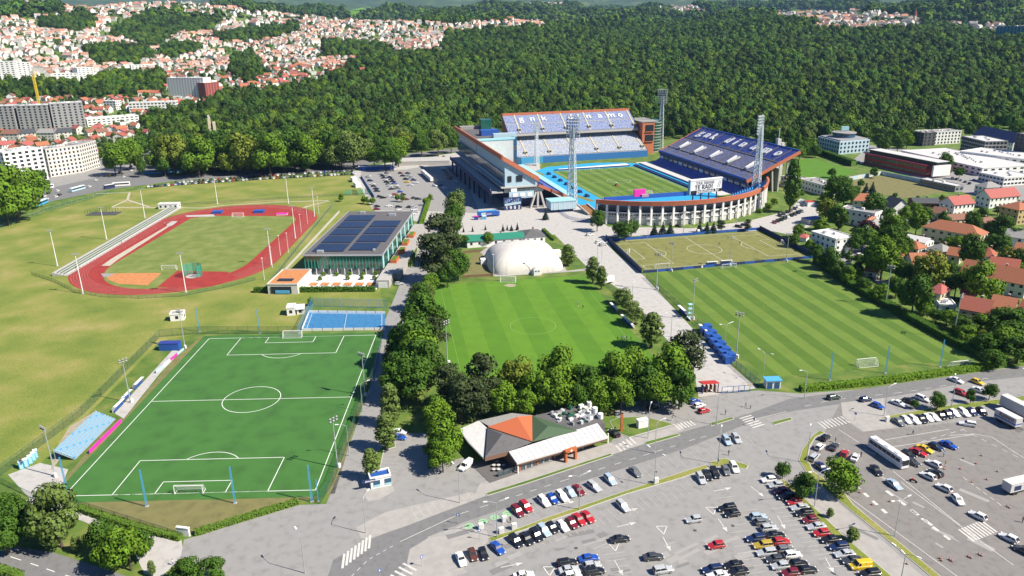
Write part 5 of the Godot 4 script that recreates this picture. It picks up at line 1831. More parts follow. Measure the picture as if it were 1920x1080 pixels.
	house("stepped grey glass office block", 1804, 256, 1847.8, 266, 20, 13, 0, "flat", M.grey_wall, M.white_roof, {"name": "office_building", "cat": "building", "gap": 3.0, "ww": 2.5, "wh": 1.8, "units": 6})
	house("building with steep navy pitched roof", 1824, 252, 1900, 268, 18, 8, 8, "gable", M.white, M.navy, {"name": "office_building", "cat": "building"})
	house("black tower block at right edge", 1906, 250, 1930, 254, 20, 22, 0, "flat", M.dark_wall, M.grey_roof, ob)
	house("white pavilion with dark base beside works yard", 1836, 324, 1883, 334, 26, 6, 0, "flat", M.white, M.white_roof, {"name": "office_building", "cat": "building", "gap": 3.0, "ww": 2.2, "units": 4})
	house("low pavilion with glass front beside side pitch", 1725, 336, 1791.6, 350, 8, 4, 0, "flat", M.grey_wall, M.white_roof, {"name": "pavilion", "cat": "building", "gap": 3.0, "ww": 2.6, "wh": 2.0, "window": M.glass})
	house("white L-shaped clubhouse behind right stand", 1499, 336, 1546, 349, 14, 7, 0, "flat", M.white, M.grey_roof, {"name": "clubhouse", "cat": "building", "units": 5})
	house("grey wing of clubhouse below right stand", 1464, 331, 1500, 337, 9, 7, 0, "flat", M.concrete, M.grey_roof, {"name": "clubhouse", "cat": "building"})
	# clubhouse with green roof, by the dome
	house("long low clubhouse with green metal roof", 876, 452, 983, 444.5, 10, 4, 2, "gable", M.white, M.green_roof, {"name": "clubhouse", "cat": "building", "gap": 4})
	house("low clubhouse end with grey hipped roof", 984, 445, 1022, 442, 15, 4, 2.4, "hip", M.white, M.dark_roof, {"name": "clubhouse", "cat": "building"})
	# small huts
	house("small white flat hut on the dry field", 318, 591, 343, 589, 4, 2.8, 0, "flat", M.white, M.grey_roof, {"name": "hut", "cat": "hut", "units": 0})
	house("white container hut at head of running track", 296, 384, 333, 383, 5, 3, 0, "flat", M.white, M.white_roof, {"name": "hut", "cat": "hut", "units": 0})
	house("white block hut beside blue field", 537, 579, 552, 578, 5, 3.2, 0, "flat", M.white, M.white_roof, {"name": "hut", "cat": "hut", "units": 0})
	house("rounded white hut next to block hut", 556, 579, 569, 578, 5, 2.6, 1.2, "gable", M.white, M.white_roof, {"name": "hut", "cat": "hut", "chimney": false})
	# kiosk by the access road
	o = house("white ticket kiosk with blue roof and blue windows", 694.5, 899.5, 732, 892, 3.2, 2.9, 0, "flat", M.white, M.blue, {"name": "kiosk", "cat": "kiosk", "units": 0, "windows": false})
	for i in 2:
		bp(o, "window", M.glass_blue, Vector3(1.6 + i * 2.9, 1.7, 0.05), Vector3(1.7, 1.2, 0.14))
		bp(o, "shutter_panel", M.pale_cyan, Vector3(1.6 + i * 2.9, 0.8, 0.05), Vector3(1.7, 0.6, 0.12))
	bp(o, "fascia", M.navy, Vector3(-0.5, 2.7, 0.12), Vector3(3.4, 0.9, 0.3))
	letter(o, "dinamo", 0.5, Vector3(-0.2, 2.7, 0.3), Vector3.RIGHT, Vector3.UP, M.white, 0.05)
	# gate huts
	o = thing("gate_lodge", "red roofed gate lodge at concrete road end", "gate", G(1330, 736), 0.1)
	bp(o, "roof", M.red, Vector3(0, 3.2, -1), Vector3(5.6, 0.3, 4.2), Basis(Vector3.RIGHT, -0.25))
	for i in 4:
		bp(o, "turnstile", M.brown_wall, Vector3(-2.2 + i * 1.4, 1.2, -0.6), Vector3(0.5, 2.4, 1.2))
	bp(o, "post", M.navy, Vector3(2.6, 1.6, 0.6), Vector3(0.25, 3.2, 0.25))
	bp(o, "post", M.navy, Vector3(-2.6, 1.6, 0.6), Vector3(0.25, 3.2, 0.25))
	o = thing("guard_hut", "blue and white guard hut with bright blue roof", "hut", G(1448, 727), 0.05)
	bp(o, "wall", M.white, Vector3(0, 1.4, -0.5), Vector3(4.8, 2.8, 2.6))
	bp(o, "roof", M.blue_light, Vector3(0, 3.0, -0.5), Vector3(5.4, 0.3, 3.4))
	for i in 2:
		bp(o, "window", M.glass_blue, Vector3(-1.2 + i * 2.4, 1.5, 0.85), Vector3(1.6, 1.5, 0.15))
		bp(o, "base_panel", M.blue, Vector3(-1.2 + i * 2.4, 0.45, 0.85), Vector3(1.7, 0.6, 0.12))
	o = thing("entrance_gate", "blue entrance gate with white banner and barrier boards", "gate", G(1378, 736), 0.12)
	for i in 6:
		bp(o, "post", M.blue, Vector3(-4.5 + i * 1.9, 1.2, 0), Vector3(0.14, 2.4, 0.14))
	bp(o, "rail", M.blue, Vector3(0.2, 2.3, 0), Vector3(9.6, 0.12, 0.1))
	bp(o, "rail", M.blue, Vector3(0.2, 0.3, 0), Vector3(9.6, 0.12, 0.1))
	bp(o, "banner", M.white, Vector3(-2.8, 1.6, 0.1), Vector3(3.2, 1.0, 0.06))
	bp(o, "notice_board", M.aisle, Vector3(4.9, 2.5, 0.2), Vector3(1.5, 0.9, 0.08))
	# blue booths in a double row
	for i in 12:
		var t := (i / 2) / 5.0
		var at := G(lerpf(1322, 1365, t) + (i % 2) * 6.0 - 2, lerpf(626, 680, t) - (i % 2) * 5.0)
		box_thing("storage_booth", "tall blue booth in double row beside striped pitch, %s pair, %s side" % [ordi(i / 2), "pitch" if i % 2 else "road"], "booth", at, 0.17, Vector3(2.5, 2.6, 3.0), M.blue, M.blue, "blue booths beside the pitch")
	# stand of pitch-side shelters
	for e in [[1278, 588, "upper white spectator shelter beside striped pitch"], [1318, 625, "lower white spectator shelter beside striped pitch"], [1291, 600, "small white shelter beside floodlight on striped pitch"]]:
		o = put("dugout", G(e[0], e[1]), -1.40, e[2], "shelters beside the striped pitch", 0.5 if e[0] == 1291 else 1.2)
	# camera tower
	o = thing("camera_tower", "pale blue scaffold camera tower beside striped pitch", "tower", G(1293, 596), 0.2)
	for i in 4:
		bp(o, "leg", M.steel_blue, Vector3(0.8 if i % 2 else -0.8, 3, 0.8 if i < 2 else -0.8), Vector3(0.12, 6, 0.12))
	for i in 4:
		bp(o, "deck", M.pale_cyan, Vector3(0, 0.3 + i * 1.9, 0), Vector3(1.8, 0.12, 1.8))
	# stone sports hall with glass and solar roof
	hall()
	dome()
	restaurant()

func hall() -> void:
	var o := thing("sports_hall", "sports hall with green glass walls and solar roof", "building", Vector3(-101, 0, -355), -0.045)
	bp(o, "core", M.dark_wall, Vector3(19, 5, -45), Vector3(36.4, 9.8, 88.6))
	var rf := bp(o, "roof", M.grey_roof, Vector3(19, 10.2, -45), Vector3(39, 0.6, 92))
	rf.material_override = M.dark_roof
	bp(o, "roof_edge", M.steel, Vector3(19, 10.3, 1.0), Vector3(39.4, 0.7, 0.4))
	for x in [-0.6, 38.6]:
		bp(o, "roof_edge", M.steel, Vector3(x, 10.3, -45), Vector3(0.4, 0.7, 92))
	for i in 24:
		bp(o, "glass_panel", M.glass_green, Vector3(0.8 + i * 1.583, 6.6, 0.2), Vector3(1.5, 6.4, 0.3))
		bp(o, "mullion", M.net_green, Vector3(0.0 + i * 1.583, 6.6, 0.5), Vector3(0.14, 6.6, 0.5))
	for i in 30:
		bp(o, "glass_panel", M.glass_green if i % 4 else M.pale_cyan, Vector3(38.1, 6.4, -2 - i * 3.0), Vector3(0.3, 6.8, 2.8))
	for i in 10:
		bp(o, "window", M.glass, Vector3(3.5 + i * 3.5, 1.7, -0.2), Vector3(3.1, 3.0, 0.3))
		bp(o, "column", M.white, Vector3(1.8 + i * 3.5, 1.7, 0.5), Vector3(0.3, 3.3, 0.3))
	for r in 5:
		for s in 2:
			if s == 1 and r == 4:
				continue
			var n := 7 if not (s == 1 and r == 0) else 6
			for i in n:
				var z := -5.0 - r * 15.6 - (0.0 if s == 0 else 2.0)
				var x := 3.6 + i * 2.25 + s * 17.6
				bp(rf, "solar_panel", M.solar, (Vector3(x, 10.85, z - 6.0) - Vector3(19, 10.2, -45)) / Vector3(39, 0.6, 92), Vector3(2.12 / 39, 0.1 / 0.6, 13.4 / 92))
	for e in [[7, -3, 3, 1.2], [28, -80, 4, 1.6], [9, -86, 3, 1.4], [33, -6, 1, 0.8]]:
		bp(o, "roof_unit", M.steel, Vector3(e[0], 11.0, e[1]), Vector3(e[2], e[3], 2.2))
	# raised side terrace
	bp(o, "side_terrace", M.pave, Vector3(43.5, 1.7, -40), Vector3(9, 3.4, 96))
	for i in 4:
		var pl := bp(o, "planter", M.rust, Vector3(41.8 + (i % 2) * 0.6, 4.2, -12 - i * 16), Vector3(3.0, 1.6, 8))
		bp(pl, "planting", M.hedge_mat, Vector3(0, 0.45, 0), Vector3(0.8, 0.25, 0.86))
	bp(o, "entrance_ramp", M.concrete, Vector3(42, 1.9, 12), Vector3(6, 3.8, 16))
	bp(o, "garage_door", M.white, Vector3(42, 1.4, 20.2), Vector3(4, 2.6, 0.3))
	# front terrace with pavilion
	sheet("front_terrace", P2([560, 515, 712, 512, 706, 543, 545, 545]), 0.06, M.white)
	for i in 6:
		var g := G(588 + i * 21.5, 533.5)
		box_thing("planting_bed", "terracotta planting bed on white terrace, %s from the left" % ordi(i), "bed", g, -0.05, Vector3(3.6, 0.25, 3.6), M.rust, M.clay, "beds on the white terrace")
	var k := 0
	for e in [[580, 518], [607, 518], [631, 518], [655, 517], [680, 517], [705, 516], [578, 526], [601, 526], [652, 525], [678, 524.5], [702, 525]]:
		bush("round clipped bush on white terrace, %s in %s row" % [ordi(k % 6), "rear" if k < 6 else "front"], G(e[0], e[1]), 2.7, 2.2, "l", "clipped bushes on the terrace")
		k += 1
	o = house("pavilion with terracotta deck roof beside sports hall", 501, 534, 557, 534, 22, 4.5, 0, "flat", M.wall, M.clay, {"name": "pavilion", "cat": "building", "units": 0, "windows": false})
	bp(o, "opening", M.window, Vector3(6.2, 2.0, 0.1), Vector3(9.4, 3.2, 0.3))
	bp(o, "pool_cover", M.blue_light, Vector3(6.8, 1.2, 0.35), Vector3(6.5, 1.4, 0.4))
	bp(o, "skylight", M.window, Vector3(6.5, 4.8, -6), Vector3(7, 0.5, 3.4))
	hedge("dark clipped hedge in front of sports hall terrace", [477, 548, 704, 546], 2.2, 2.3, M.leaf_d)
	sheet("court_lawn", P2([560, 480, 570, 480, 645, 400, 632, 400, 555, 505, 545, 512]), 0.05, M.mow_c)
	var wl := MB.new()
	var a := G(500, 545)
	var c := G(636, 398)
	wl.beam(a + Vector3(0, 0.5, 0), c + Vector3(0, 0.5, 0), 0.6, 1.0)
	one("garden_wall", wl.mesh(), M.pale, "long low pale wall between track and sports hall", "wall")

func dome() -> void:
	var b := MB.new()
	var nx := 40
	var nz := 24
	var f := func(i: int, j: int) -> Vector3:
		var a := TAU * i / nx
		var e := (PI / 2) * j / nz
		var ca := signf(cos(a)) * pow(absf(cos(a)), 0.4)
		var sa := signf(sin(a)) * pow(absf(sin(a)), 0.4)
		var ce := pow(cos(e), 0.72)
		var rib := 1.0
		return Vector3(ca * ce * 18.6 * rib, pow(sin(e), 1.05) * 10.4, sa * ce * 18.2)
	for i in nx:
		for j in nz:
			b.quad(f.call(i, j), f.call(i + 1, j), f.call(i + 1, j + 1), f.call(i, j + 1))
	var ctr := (G(930, 516) + G(1055, 509)) / 2
	var turn := 0.17
	ctr += Basis(Vector3.UP, turn) * Vector3(0, 0, -17.5)
	var o := thing("air_dome", "large white inflated sports dome", "air dome", ctr, turn)
	part(o, "membrane", b.smooth(), M.tarp)
	for i in 20: # welded seams between the cloth strips
		var s := MB.new()
		for j in nz - 2:
			s.beam(f.call(i * 2, j) * 1.001, f.call(i * 2, j + 1) * 1.001, 0.12, 0.05)
		part(o, "seam", s.mesh(), M.stand_white)
	var lk := MB.new()
	var ring := []
	for z in [16.5, 23.0]:
		var r := []
		for i in 9:
			var a := PI * i / 8.0
			r.append(Vector3(cos(a) * 2.4, sin(a) * 3.4, z))
		ring.append(r)
	loft(lk, ring)
	part(o, "airlock", lk.smooth(), M.tarp, Transform3D(Basis.IDENTITY, Vector3(3, 0, -1.5)))
	bp(o, "airlock_door", M.white, Vector3(3, 1.5, 21.6), Vector3(3.4, 3.0, 0.4))
	for i in 2:
		bp(o, "airlock_window", M.window, Vector3(2.3 + i * 1.4, 2.2, 21.82), Vector3(0.8, 0.5, 0.08))
	bp(o, "blower", M.white, Vector3(-20, 1.4, -3), Vector3(2.6, 2.8, 3.2))
	bp(o, "blower", M.white, Vector3(19.8, 1.6, -8), Vector3(3.4, 3.2, 4.2))
	sheet("tennis_court", P2(Z(800, 400, 6.4, [560, 480, 660, 475, 800, 740, 440, 755])), 0.04, M.olive2)
	sheet("dome_apron", P2(Z(800, 400, 6.4, [820, 760, 1900, 690, 1920, 660, 1680, 690, 1640, 600, 1500, 420, 1400, 340, 760, 380, 640, 470])), 0.03, M.pave)
	fence("brown board fence round tennis court", Z(800, 400, 6.4, [430, 775, 800, 750]), 1.2, M.brown_wall, M.brown_wall, 3.0)
	fence("brown board fence behind tennis court", Z(800, 400, 6.4, [430, 480, 655, 460]), 1.2, M.brown_wall, M.brown_wall, 3.0)
	fence("tall wire fence in front of air dome", Z(800, 400, 6.4, [1300, 735, 1690, 705]), 3.0, M.steel, null, 3.0)

func restaurant() -> void:
	var o0 := G(970, 888)
	var e := G(1140, 829) - o0
	var turn := atan2(-e.z, e.x)
	var L := e.length()
	var o := thing("restaurant", "restaurant with white, grey, orange and green roofs", "restaurant", o0, turn)
	var inv := Transform3D(Basis(Vector3.UP, turn), o0).affine_inverse()
	var q := func(x: float, y: float, h: float) -> Vector3: return inv * G(640 + x / 3.0, 720 + y / 3.0, h)
	bp(o, "wall", M.brown_wall, Vector3(L / 2 - 1.5, 1.7, -8.5), Vector3(L - 4.5, 3.4, 15))
	# white front roof
	var b := MB.new()
	var w := [q.call(942, 380, 4.4), q.call(988, 445, 3.6), q.call(1500, 298, 3.6), q.call(1440, 220, 4.6)]
	b.quad(w[0], w[1], w[2], w[3])
	b.quad(w[1], w[2], w[2] - Vector3(0, 0.5, 0), w[1] - Vector3(0, 0.5, 0))
	b.quad(w[0], w[1], w[1] - Vector3(0, 0.5, 0), w[0] - Vector3(0, 0.5, 0))
	part(o, "front_roof", b.mesh(), M.white_roof)
	b = MB.new()
	b.quad(w[1] - Vector3(0, .5, 0), w[2] - Vector3(0, .5, 0), w[2] - Vector3(0, 1.1, .2), w[1] - Vector3(0, 1.1, .2))
	part(o, "fascia", b.mesh(), M.brown_wall)
	var rib := 18
	for i in rib:
		var t := (i + 0.5) / rib
		b = MB.new()
		b.beam(w[0].lerp(w[3], t) + Vector3(0, .06, 0), w[1].lerp(w[2], t) + Vector3(0, .06, 0), 0.12, 0.1)
		part(o, "roof_seam", b.mesh(), M.white)
	# white left roof
	b = MB.new()
	var p := PackedVector3Array([q.call(660, 255, 3.6), q.call(775, 205, 3.9), q.call(820, 248, 4.1), q.call(802, 418, 3.7), q.call(715, 330, 3.5)])
	for i in range(1, 4):
		b.tri(p[0], p[i], p[i + 1])
	for i in 5:
		b.quad(p[i], p[(i + 1) % 5], p[(i + 1) % 5] - Vector3(0, .4, 0), p[i] - Vector3(0, .4, 0))
	part(o, "left_roof", b.mesh(), M.white_roof)
	b = MB.new()
	p = PackedVector3Array([q.call(775, 205, 4.0), q.call(960, 163, 4.0), q.call(1080, 176, 4.2), q.call(845, 246, 4.2)])
	b.quad(p[0], p[1], p[2], p[3])
	b.quad(p[0], p[1], p[1] - Vector3(0, 3.9, 0), p[0] - Vector3(0, 3.9, 0))
	part(o, "rear_roof", b.mesh(), M.grey_roof)
	# pyramids
	var gA: Vector3 = q.call(905, 283, 6.6)
	var oA: Vector3 = q.call(992, 184, 6.6)
	var nA: Vector3 = q.call(1162, 238, 6.2)
	var cM: Vector3 = q.call(1075, 328, 4.7)
	var pL: Vector3 = q.call(822, 246, 4.6)
	var pF: Vector3 = q.call(808, 413, 4.2)
	var pW: Vector3 = q.call(945, 378, 4.4)
	var pB: Vector3 = q.call(1073, 176, 4.6)
	var pR: Vector3 = q.call(1328, 262, 4.7)
	b = MB.new()
	b.tri(pL, pF, gA); b.tri(pF, pW, gA); b.tri(pW, cM, gA); b.tri(pL, gA, cM)
	part(o, "grey_roof", b.mesh(), M.dark_roof)
	b = MB.new()
	b.tri(pL + Vector3(0, .3, 0), oA, cM + Vector3(0, .25, 0)); b.tri(oA, pB, cM + Vector3(0, .25, 0)); b.tri(pL + Vector3(0, .3, 0), oA, pB)
	part(o, "orange_roof", b.mesh(), M.orange_roof)
	b = MB.new()
	b.tri(cM + Vector3(0, .1, 0), nA, pR); b.tri(nA, pB, pR); b.tri(cM + Vector3(0, .1, 0), pB, nA)
	part(o, "green_roof", b.mesh(), M.moss_roof)
	b = MB.new()
	b.quad(pF, pW, pW - Vector3(0, 1.2, 0), pF - Vector3(0, 1.2, 0))
	part(o, "porch_fascia", b.mesh(), M.brown_wall)
	b = MB.new()
	p = PackedVector3Array([q.call(1075, 180, 4.3), q.call(1380, 110, 4.3), q.call(1485, 222, 4.3), q.call(1325, 264, 4.3)])
	b.quad(p[0], p[1], p[2], p[3])
	for i in 4:
		b.quad(p[i], p[(i + 1) % 4], p[(i + 1) % 4] - Vector3(0, 4.2, 0), p[i] - Vector3(0, 4.2, 0))
	part(o, "flat_roof", b.mesh(), M.dark_roof)
	var r := RandomNumberGenerator.new()
	r.seed = 9
	for i in 44:
		var t := r.randf()
		var s := r.randf()
		var c := p[0].lerp(p[1], 0.12 + t * 0.8).lerp(p[3].lerp(p[2], 0.12 + t * 0.8), 0.08 + s * 0.7)
		var hh := r.randf_range(0.3, 1.25)
		bp(o, "roof_unit", [M.white, M.stand_white, M.steel, M.glass_green, M.moss_roof, M.grey][i % 6], c + Vector3(0, hh / 2, 0), Vector3(r.randf_range(0.5, 2.2), hh, r.randf_range(0.5, 1.4)), Basis(Vector3.UP, r.randf() * 0.5))
	for i in 3:
		b = MB.new()
		b.tube(p[1].lerp(p[2], 0.15 + i * 0.3), p[1].lerp(p[2], 0.15 + i * 0.3) + Vector3(0, 1.6, 0), 0.8, 0.8, 12)
		part(o, "vent_drum", b.mesh(), M.white)
	# glazed front
	for i in 12:
		var x := 1.0 + i * (L * 0.78 - 1.0) / 12.0
		if i == 7:
			continue
		bp(o, "window", M.glass, Vector3(x + 0.9, 1.35, -0.75), Vector3(1.7, 2.4, 0.2))
		bp(o, "curtain_panel", M.grey_wall if i % 3 else M.rust, Vector3(x + 0.1, 1.35, -0.6), Vector3(0.5, 2.4, 0.2))
	var px := 1.0 + 7 * (L * 0.78 - 1.0) / 12.0 + 0.8
	var pz: float = w[1].lerp(w[2], 0.6).z + 0.5
	px = w[1].lerp(w[2], 0.56).x
	for s in [-1, 1]:
		bp(o, "portal_post", M.rust, Vector3(px + s * 1.6, 1.6, pz), Vector3(0.6, 3.2, 0.9))
	bp(o, "portal_beam", M.rust, Vector3(px, 3.3, pz), Vector3(3.8, 0.9, 0.9))
	bp(o, "emblem", M.white, Vector3(px, 3.35, pz + 0.48), Vector3(0.6, 0.6, 0.06), Basis(Vector3.BACK, 0.78))
	bp(o, "corner_post", M.white, Vector3(0.2, 1.6, 0), Vector3(0.3, 3.2, 0.3))
	bp(o, "corner_post", M.white, Vector3(L - 0.4, 1.6, 0.4), Vector3(0.3, 3.2, 0.3))
	bp(o, "porch_floor", M.aisle_dark, Vector3(-4.0, 0.06, -5.5), Vector3(9, 0.12, 11))
	# terrace fence and furniture
	var f := thing("screen_fence", "blue-grey panel fence round restaurant terrace", "fence", G(934, 895), turn)
	for i in 4:
		bp(f, "panel", M.glass, Vector3(0.8 + i * 1.7, 0.8, 0), Vector3(1.6, 1.6, 0.1))
		bp(f, "post", M.dark, Vector3(i * 1.7, 0.85, 0), Vector3(0.12, 1.7, 0.12))
	for i in 5:
		var g := G(926 + (i % 3) * 9.0, 876 + (i / 3) * 8.0)
		var tb := thing("cafe_table", "round pale cafe table on restaurant terrace, %s from the left" % ordi(i), "table", g, 0.0, "terrace tables")
		var tm := MB.new()
		tm.tube(Vector3(0, 0.70, 0), Vector3(0, 0.76, 0), 0.5, 0.5, 12)
		part(tb, "table_top", tm.mesh(), M.stand_white)
		tm = MB.new()
		tm.tube(Vector3(0, 0.1, 0), Vector3(0, 0.72, 0), 0.05, 0.05, 6)
		part(tb, "leg", tm.mesh(), M.dark)
	o = thing("totem", "slim rust-brown totem sign on grass triangle", "sign", G(1165, 809), 0.2)
	bp(o, "column", M.rust, Vector3(0, 3.0, 0), Vector3(0.7, 6, 0.5))
	bp(o, "cap", M.dark, Vector3(0, 6.05, 0), Vector3(0.8, 0.12, 0.6))
	o = box_thing("board_back", "white display box on grass triangle", "board", G(1204, 801), 0.3, Vector3(3.2, 2.6, 1.6), M.white)
	box_thing("board_back", "white board leaning in hedge corner beside turf pitch", "board", G(345, 1004), -0.2, Vector3(3.2, 2.2, 0.5), M.white)

# ---------------------------------------------------------------- small things of the park
func boards(nm: String, label: String, a: Array, h: float, th_: float, mats: Array, gap: float) -> void: # wall of panels, each a part
	var p := P2(a)
	var o := thing(nm, label, "fence")
	for i in p.size() - 1:
		var d := p[i + 1] - p[i]
		var n := maxi(1, int(d.length() / gap))
		for k in n:
			var c := p[i].lerp(p[i + 1], (k + 0.5) / n)
			bp(o, "panel", mats[k % mats.size()], Vector3(c.x, h / 2 + 0.05, c.y), Vector3(th_, h, d.length() / n - 0.12), Basis(Vector3.UP, atan2(d.x, d.y)))
			bp(o, "post", M.navy, Vector3(p[i].lerp(p[i + 1], k / float(n)).x, h / 2 + 0.1, p[i].lerp(p[i + 1], k / float(n)).y), Vector3(0.16, h + 0.15, 0.16))

func park() -> void:
	boards("boundary_wall", "blue board wall along far side of olive pitch", [1138, 453, 1424, 431], 1.5, 0.15, [M.blue], 5.0)
	boards("boundary_wall", "tall dark blue board wall at right end of olive pitch", [1424, 431, 1527, 484], 2.6, 0.15, [M.navy], 5.0)
	boards("boundary_wall", "low blue board wall between olive and striped pitches", [1206, 512, 1260, 507.5, 1340, 500, 1524, 484], 1.3, 0.15, [M.navy, M.blue], 5.0)
	boards("boundary_wall", "tall dark blue board wall beside concrete road", [1136, 448, 1203, 513], 2.6, 0.15, [M.navy], 5.0)
	boards("boundary_wall", "pale blue and white wall behind far pitch", [1540, 348, 1652, 328], 3.0, 0.25, [M.pale_blue, M.stand_white], 6.0)
	boards("boundary_wall", "pale blue wall along side pitch towards pavilion", [1652, 328, 1725, 343, 1790, 356], 3.0, 0.25, [M.pale_blue], 6.0)
	boards("advert_board", "pink and pale blue advertising boards beside bleacher", [167, 851, 208, 811, 228, 791], 1.0, 0.25, [M.pink, M.pink, M.lilac, M.blue_light], 4.5)
	boards("advert_board", "pink and white advertising boards beside blue container", [292, 700, 345, 656], 0.9, 0.25, [M.pale_blue, M.white, M.pink], 5.0)
	boards("advert_board", "pink advertising board behind olive pitch corner", [1227, 510, 1250, 508], 1.2, 0.3, [M.pink], 4.0)
	boards("advert_board", "white advertising board on low blue wall", [1300, 503.5, 1318, 502], 1.2, 0.3, [M.white], 4.0)
	boards("low_wall", "white rim wall along near side of blue field", [566, 621, 722, 619], 1.1, 0.12, [M.white], 4.0)
	boards("low_wall", "white rim wall along far side of blue field", [580, 586, 722, 588], 1.0, 0.12, [M.white], 4.0)
	boards("low_wall", "white rim wall along left side of blue field", [566, 621, 580, 586], 1.1, 0.12, [M.white], 4.0)
	boards("boundary_wall", "blue board wall between car park and meadow", [677, 332, 702, 372], 1.8, 0.15, [M.blue], 4.0)
	# fences
	fence("green wire fence along left side of turf pitch", [2, 892, 155, 778, 300, 632, 372, 626, 560, 626], 3.2, M.fence_green, M.mesh_pane, 4.0)
	fence("wire fence behind hedge below turf pitch", [0, 905, 62, 935, 145, 948, 342, 1010], 1.8, M.fence_green, M.mesh_pane, 4.0)
	fence("green wire fence right of turf pitch", [600, 945, 625, 905, 668, 790, 706, 690, 716, 640], 3.0, M.fence_green, M.mesh_pane, 4.0)
	fence("wire fence round running track near end", [60, 515, 105, 530, 140, 548, 190, 557, 260, 560, 340, 556, 420, 540, 480, 525], 1.6, M.fence_green, M.mesh_pane, 3.5)
	fence("wire fence beyond running track", [335, 386, 400, 381, 620, 368, 690, 366], 1.6, M.fence_green, M.mesh_pane, 4.0)
	fence("tall blue wire fence round blue field", [560, 628, 586, 575, 728, 578], 4.0, M.blue_light, M.mesh_blue, 4.0)
	fence("grey wire fence along track right side", [498, 545, 560, 465, 625, 385], 2.2, M.steel, M.mesh_pane, 5.0)
	fence("blue railing curving beside stadium stair", Z(1040, 340, 8.727, [60, 480, 130, 545, 230, 610, 380, 650, 560, 650]), 1.8, M.blue, M.mesh_blue, 2.5)
	fence("wire fence along concrete road beside striped pitch", [1212, 522, 1250, 556, 1300, 600, 1332, 632], 2.4, M.fence_green, M.mesh_pane, 4.0)
	fence("wire fence between concrete road and gate", [1372, 682, 1424, 727], 2.6, M.navy, M.mesh_blue, 3.0)
	fence("wire fence along left side of concrete road", [1100, 505, 1165, 556, 1215, 605], 2.0, M.steel, M.mesh_pane, 4.0)
	fence("wire fence along boulevard side of meadow", [0, 428, 90, 393, 205, 361], 1.6, M.steel, M.mesh_pane, 5.0)
	# hedges
	hedge("low bright hedge left of plaza corner below turf pitch", [148, 955, 200, 975, 300, 1003, 340, 1012], 1.6, 1.3)
	hedge("low bright hedge along plaza below turf pitch", [366, 1003, 440, 980, 560, 943], 1.6, 1.3)
	hedge("hedge along road below striped pitch", [1500, 733, 1600, 724, 1700, 712, 1858, 690], 2.4, 1.9, M.leaf_l)
	hedge("long dark hedge between striped pitch and gardens", [1530, 492, 1600, 540, 1680, 585, 1780, 640, 1880, 690], 4.0, 2.6, M.leaf_d)
	hedge("row of bright clipped shrubs beside sports hall", [805, 375, 788, 430, 770, 500], 2.4, 2.4, M.leaf_l)
	hedge("low bright hedge in stadium side car park", [1455, 415, 1500, 396], 1.2, 1.0)
	hedge("dark hedge behind far pitch", [1480, 290, 1545, 292, 1600, 312], 5, 5, M.leaf_d)
	hedge("bright hedge beside clubhouse grey end", Z(800, 400, 6.4, [1400, 205, 1480, 280, 1540, 330]), 1.8, 1.4)
	hedge("small roadside hedge at bottom left corner", [-20, 1065, 40, 1085], 2.0, 1.4)
	# floodlights
	var k := 0
	for e in [[104, 893, "flood", .88, "floodlight mast at near left of turf pitch"], [245, 755, "flood", .88, "floodlight mast beside dugouts of turf pitch"], [347, 652, "flood", .88, "floodlight mast beside blue container"], [633, 877, "flood", .88, "floodlight mast at near right of turf pitch"], [685, 742, "flood", .88, "floodlight mast at right centre of turf pitch"],
		[839, 683, "flood", .95, "floodlight mast at near left of middle pitch"], [1380, 671, "flood", 1.0, "floodlight mast at left near side of striped pitch"], [1298, 600, "flood", 1.0, "floodlight mast beside camera tower"], [1231, 543, "flood", 1.0, "floodlight mast at far left of striped pitch"], [1787, 634, "flood", 1.0, "floodlight mast at near right of striped pitch"], [1660, 572, "flood", 1.0, "floodlight mast at right centre of striped pitch"], [1561, 515, "flood", 1.0, "floodlight mast at far right of striped pitch"],
		[1258, 509, "flood", .85, "floodlight mast on low blue wall, left"], [1368, 499, "flood", .85, "floodlight mast on low blue wall, centre"], [1474, 491, "flood", .85, "floodlight mast on low blue wall, right"], [1281, 441, "flood", .8, "floodlight mast on far side of olive pitch, centre"], [1184, 448, "flood", .8, "floodlight mast on far side of olive pitch, left"],
		[156, 551, "track", 1.0, "white mast at near left bend of track"], [349, 549, "track", 1.0, "white mast at near bend centre of track"], [108, 499, "track", 1.0, "white mast left of track terrace, nearest"], [200, 449, "track", 1.0, "white mast left of track terrace, second"], [272, 409, "track", 1.0, "white mast left of track terrace, third"], [408, 383, "track", 1.0, "white mast beyond far bend of track"], [541, 382, "track", 1.0, "white mast at far right beyond track"], [509, 497, "track", 1.0, "tall white mast right of track, nearest"], [554, 447, "track", 1.0, "tall white mast right of track, second"], [590, 406, "track", 1.0, "tall white mast right of track, third"]]:
		put(e[2], G(e[0], e[1]), (0.9 if k % 2 else -0.6) if e[2] == "flood" else 0.2, e[4], "floodlight masts round the pitches", e[3])
		k += 1
	k = 0
	for e in [[496, 525], [511, 502], [526, 479], [541, 474], [565, 436], [577, 420], [598, 400]]:
		put("post", G(e[0], e[1]), 0.3, "slim white lamp post between track and sports hall, %s from the near end" % ordi(k), "lamp posts beside the track")
		k += 1
	k = 0
	for e in [[935, 478, 1.0], [1010, 470, 1.0]]:
		put("post", G(800 + [805, 1310][k] / 6.4, 400 + [755, 730][k] / 6.4), 0.1, "white lamp post in front of air dome, %s" % ["left", "right"][k], "lamp posts by the dome")
		k += 1
	k = 0
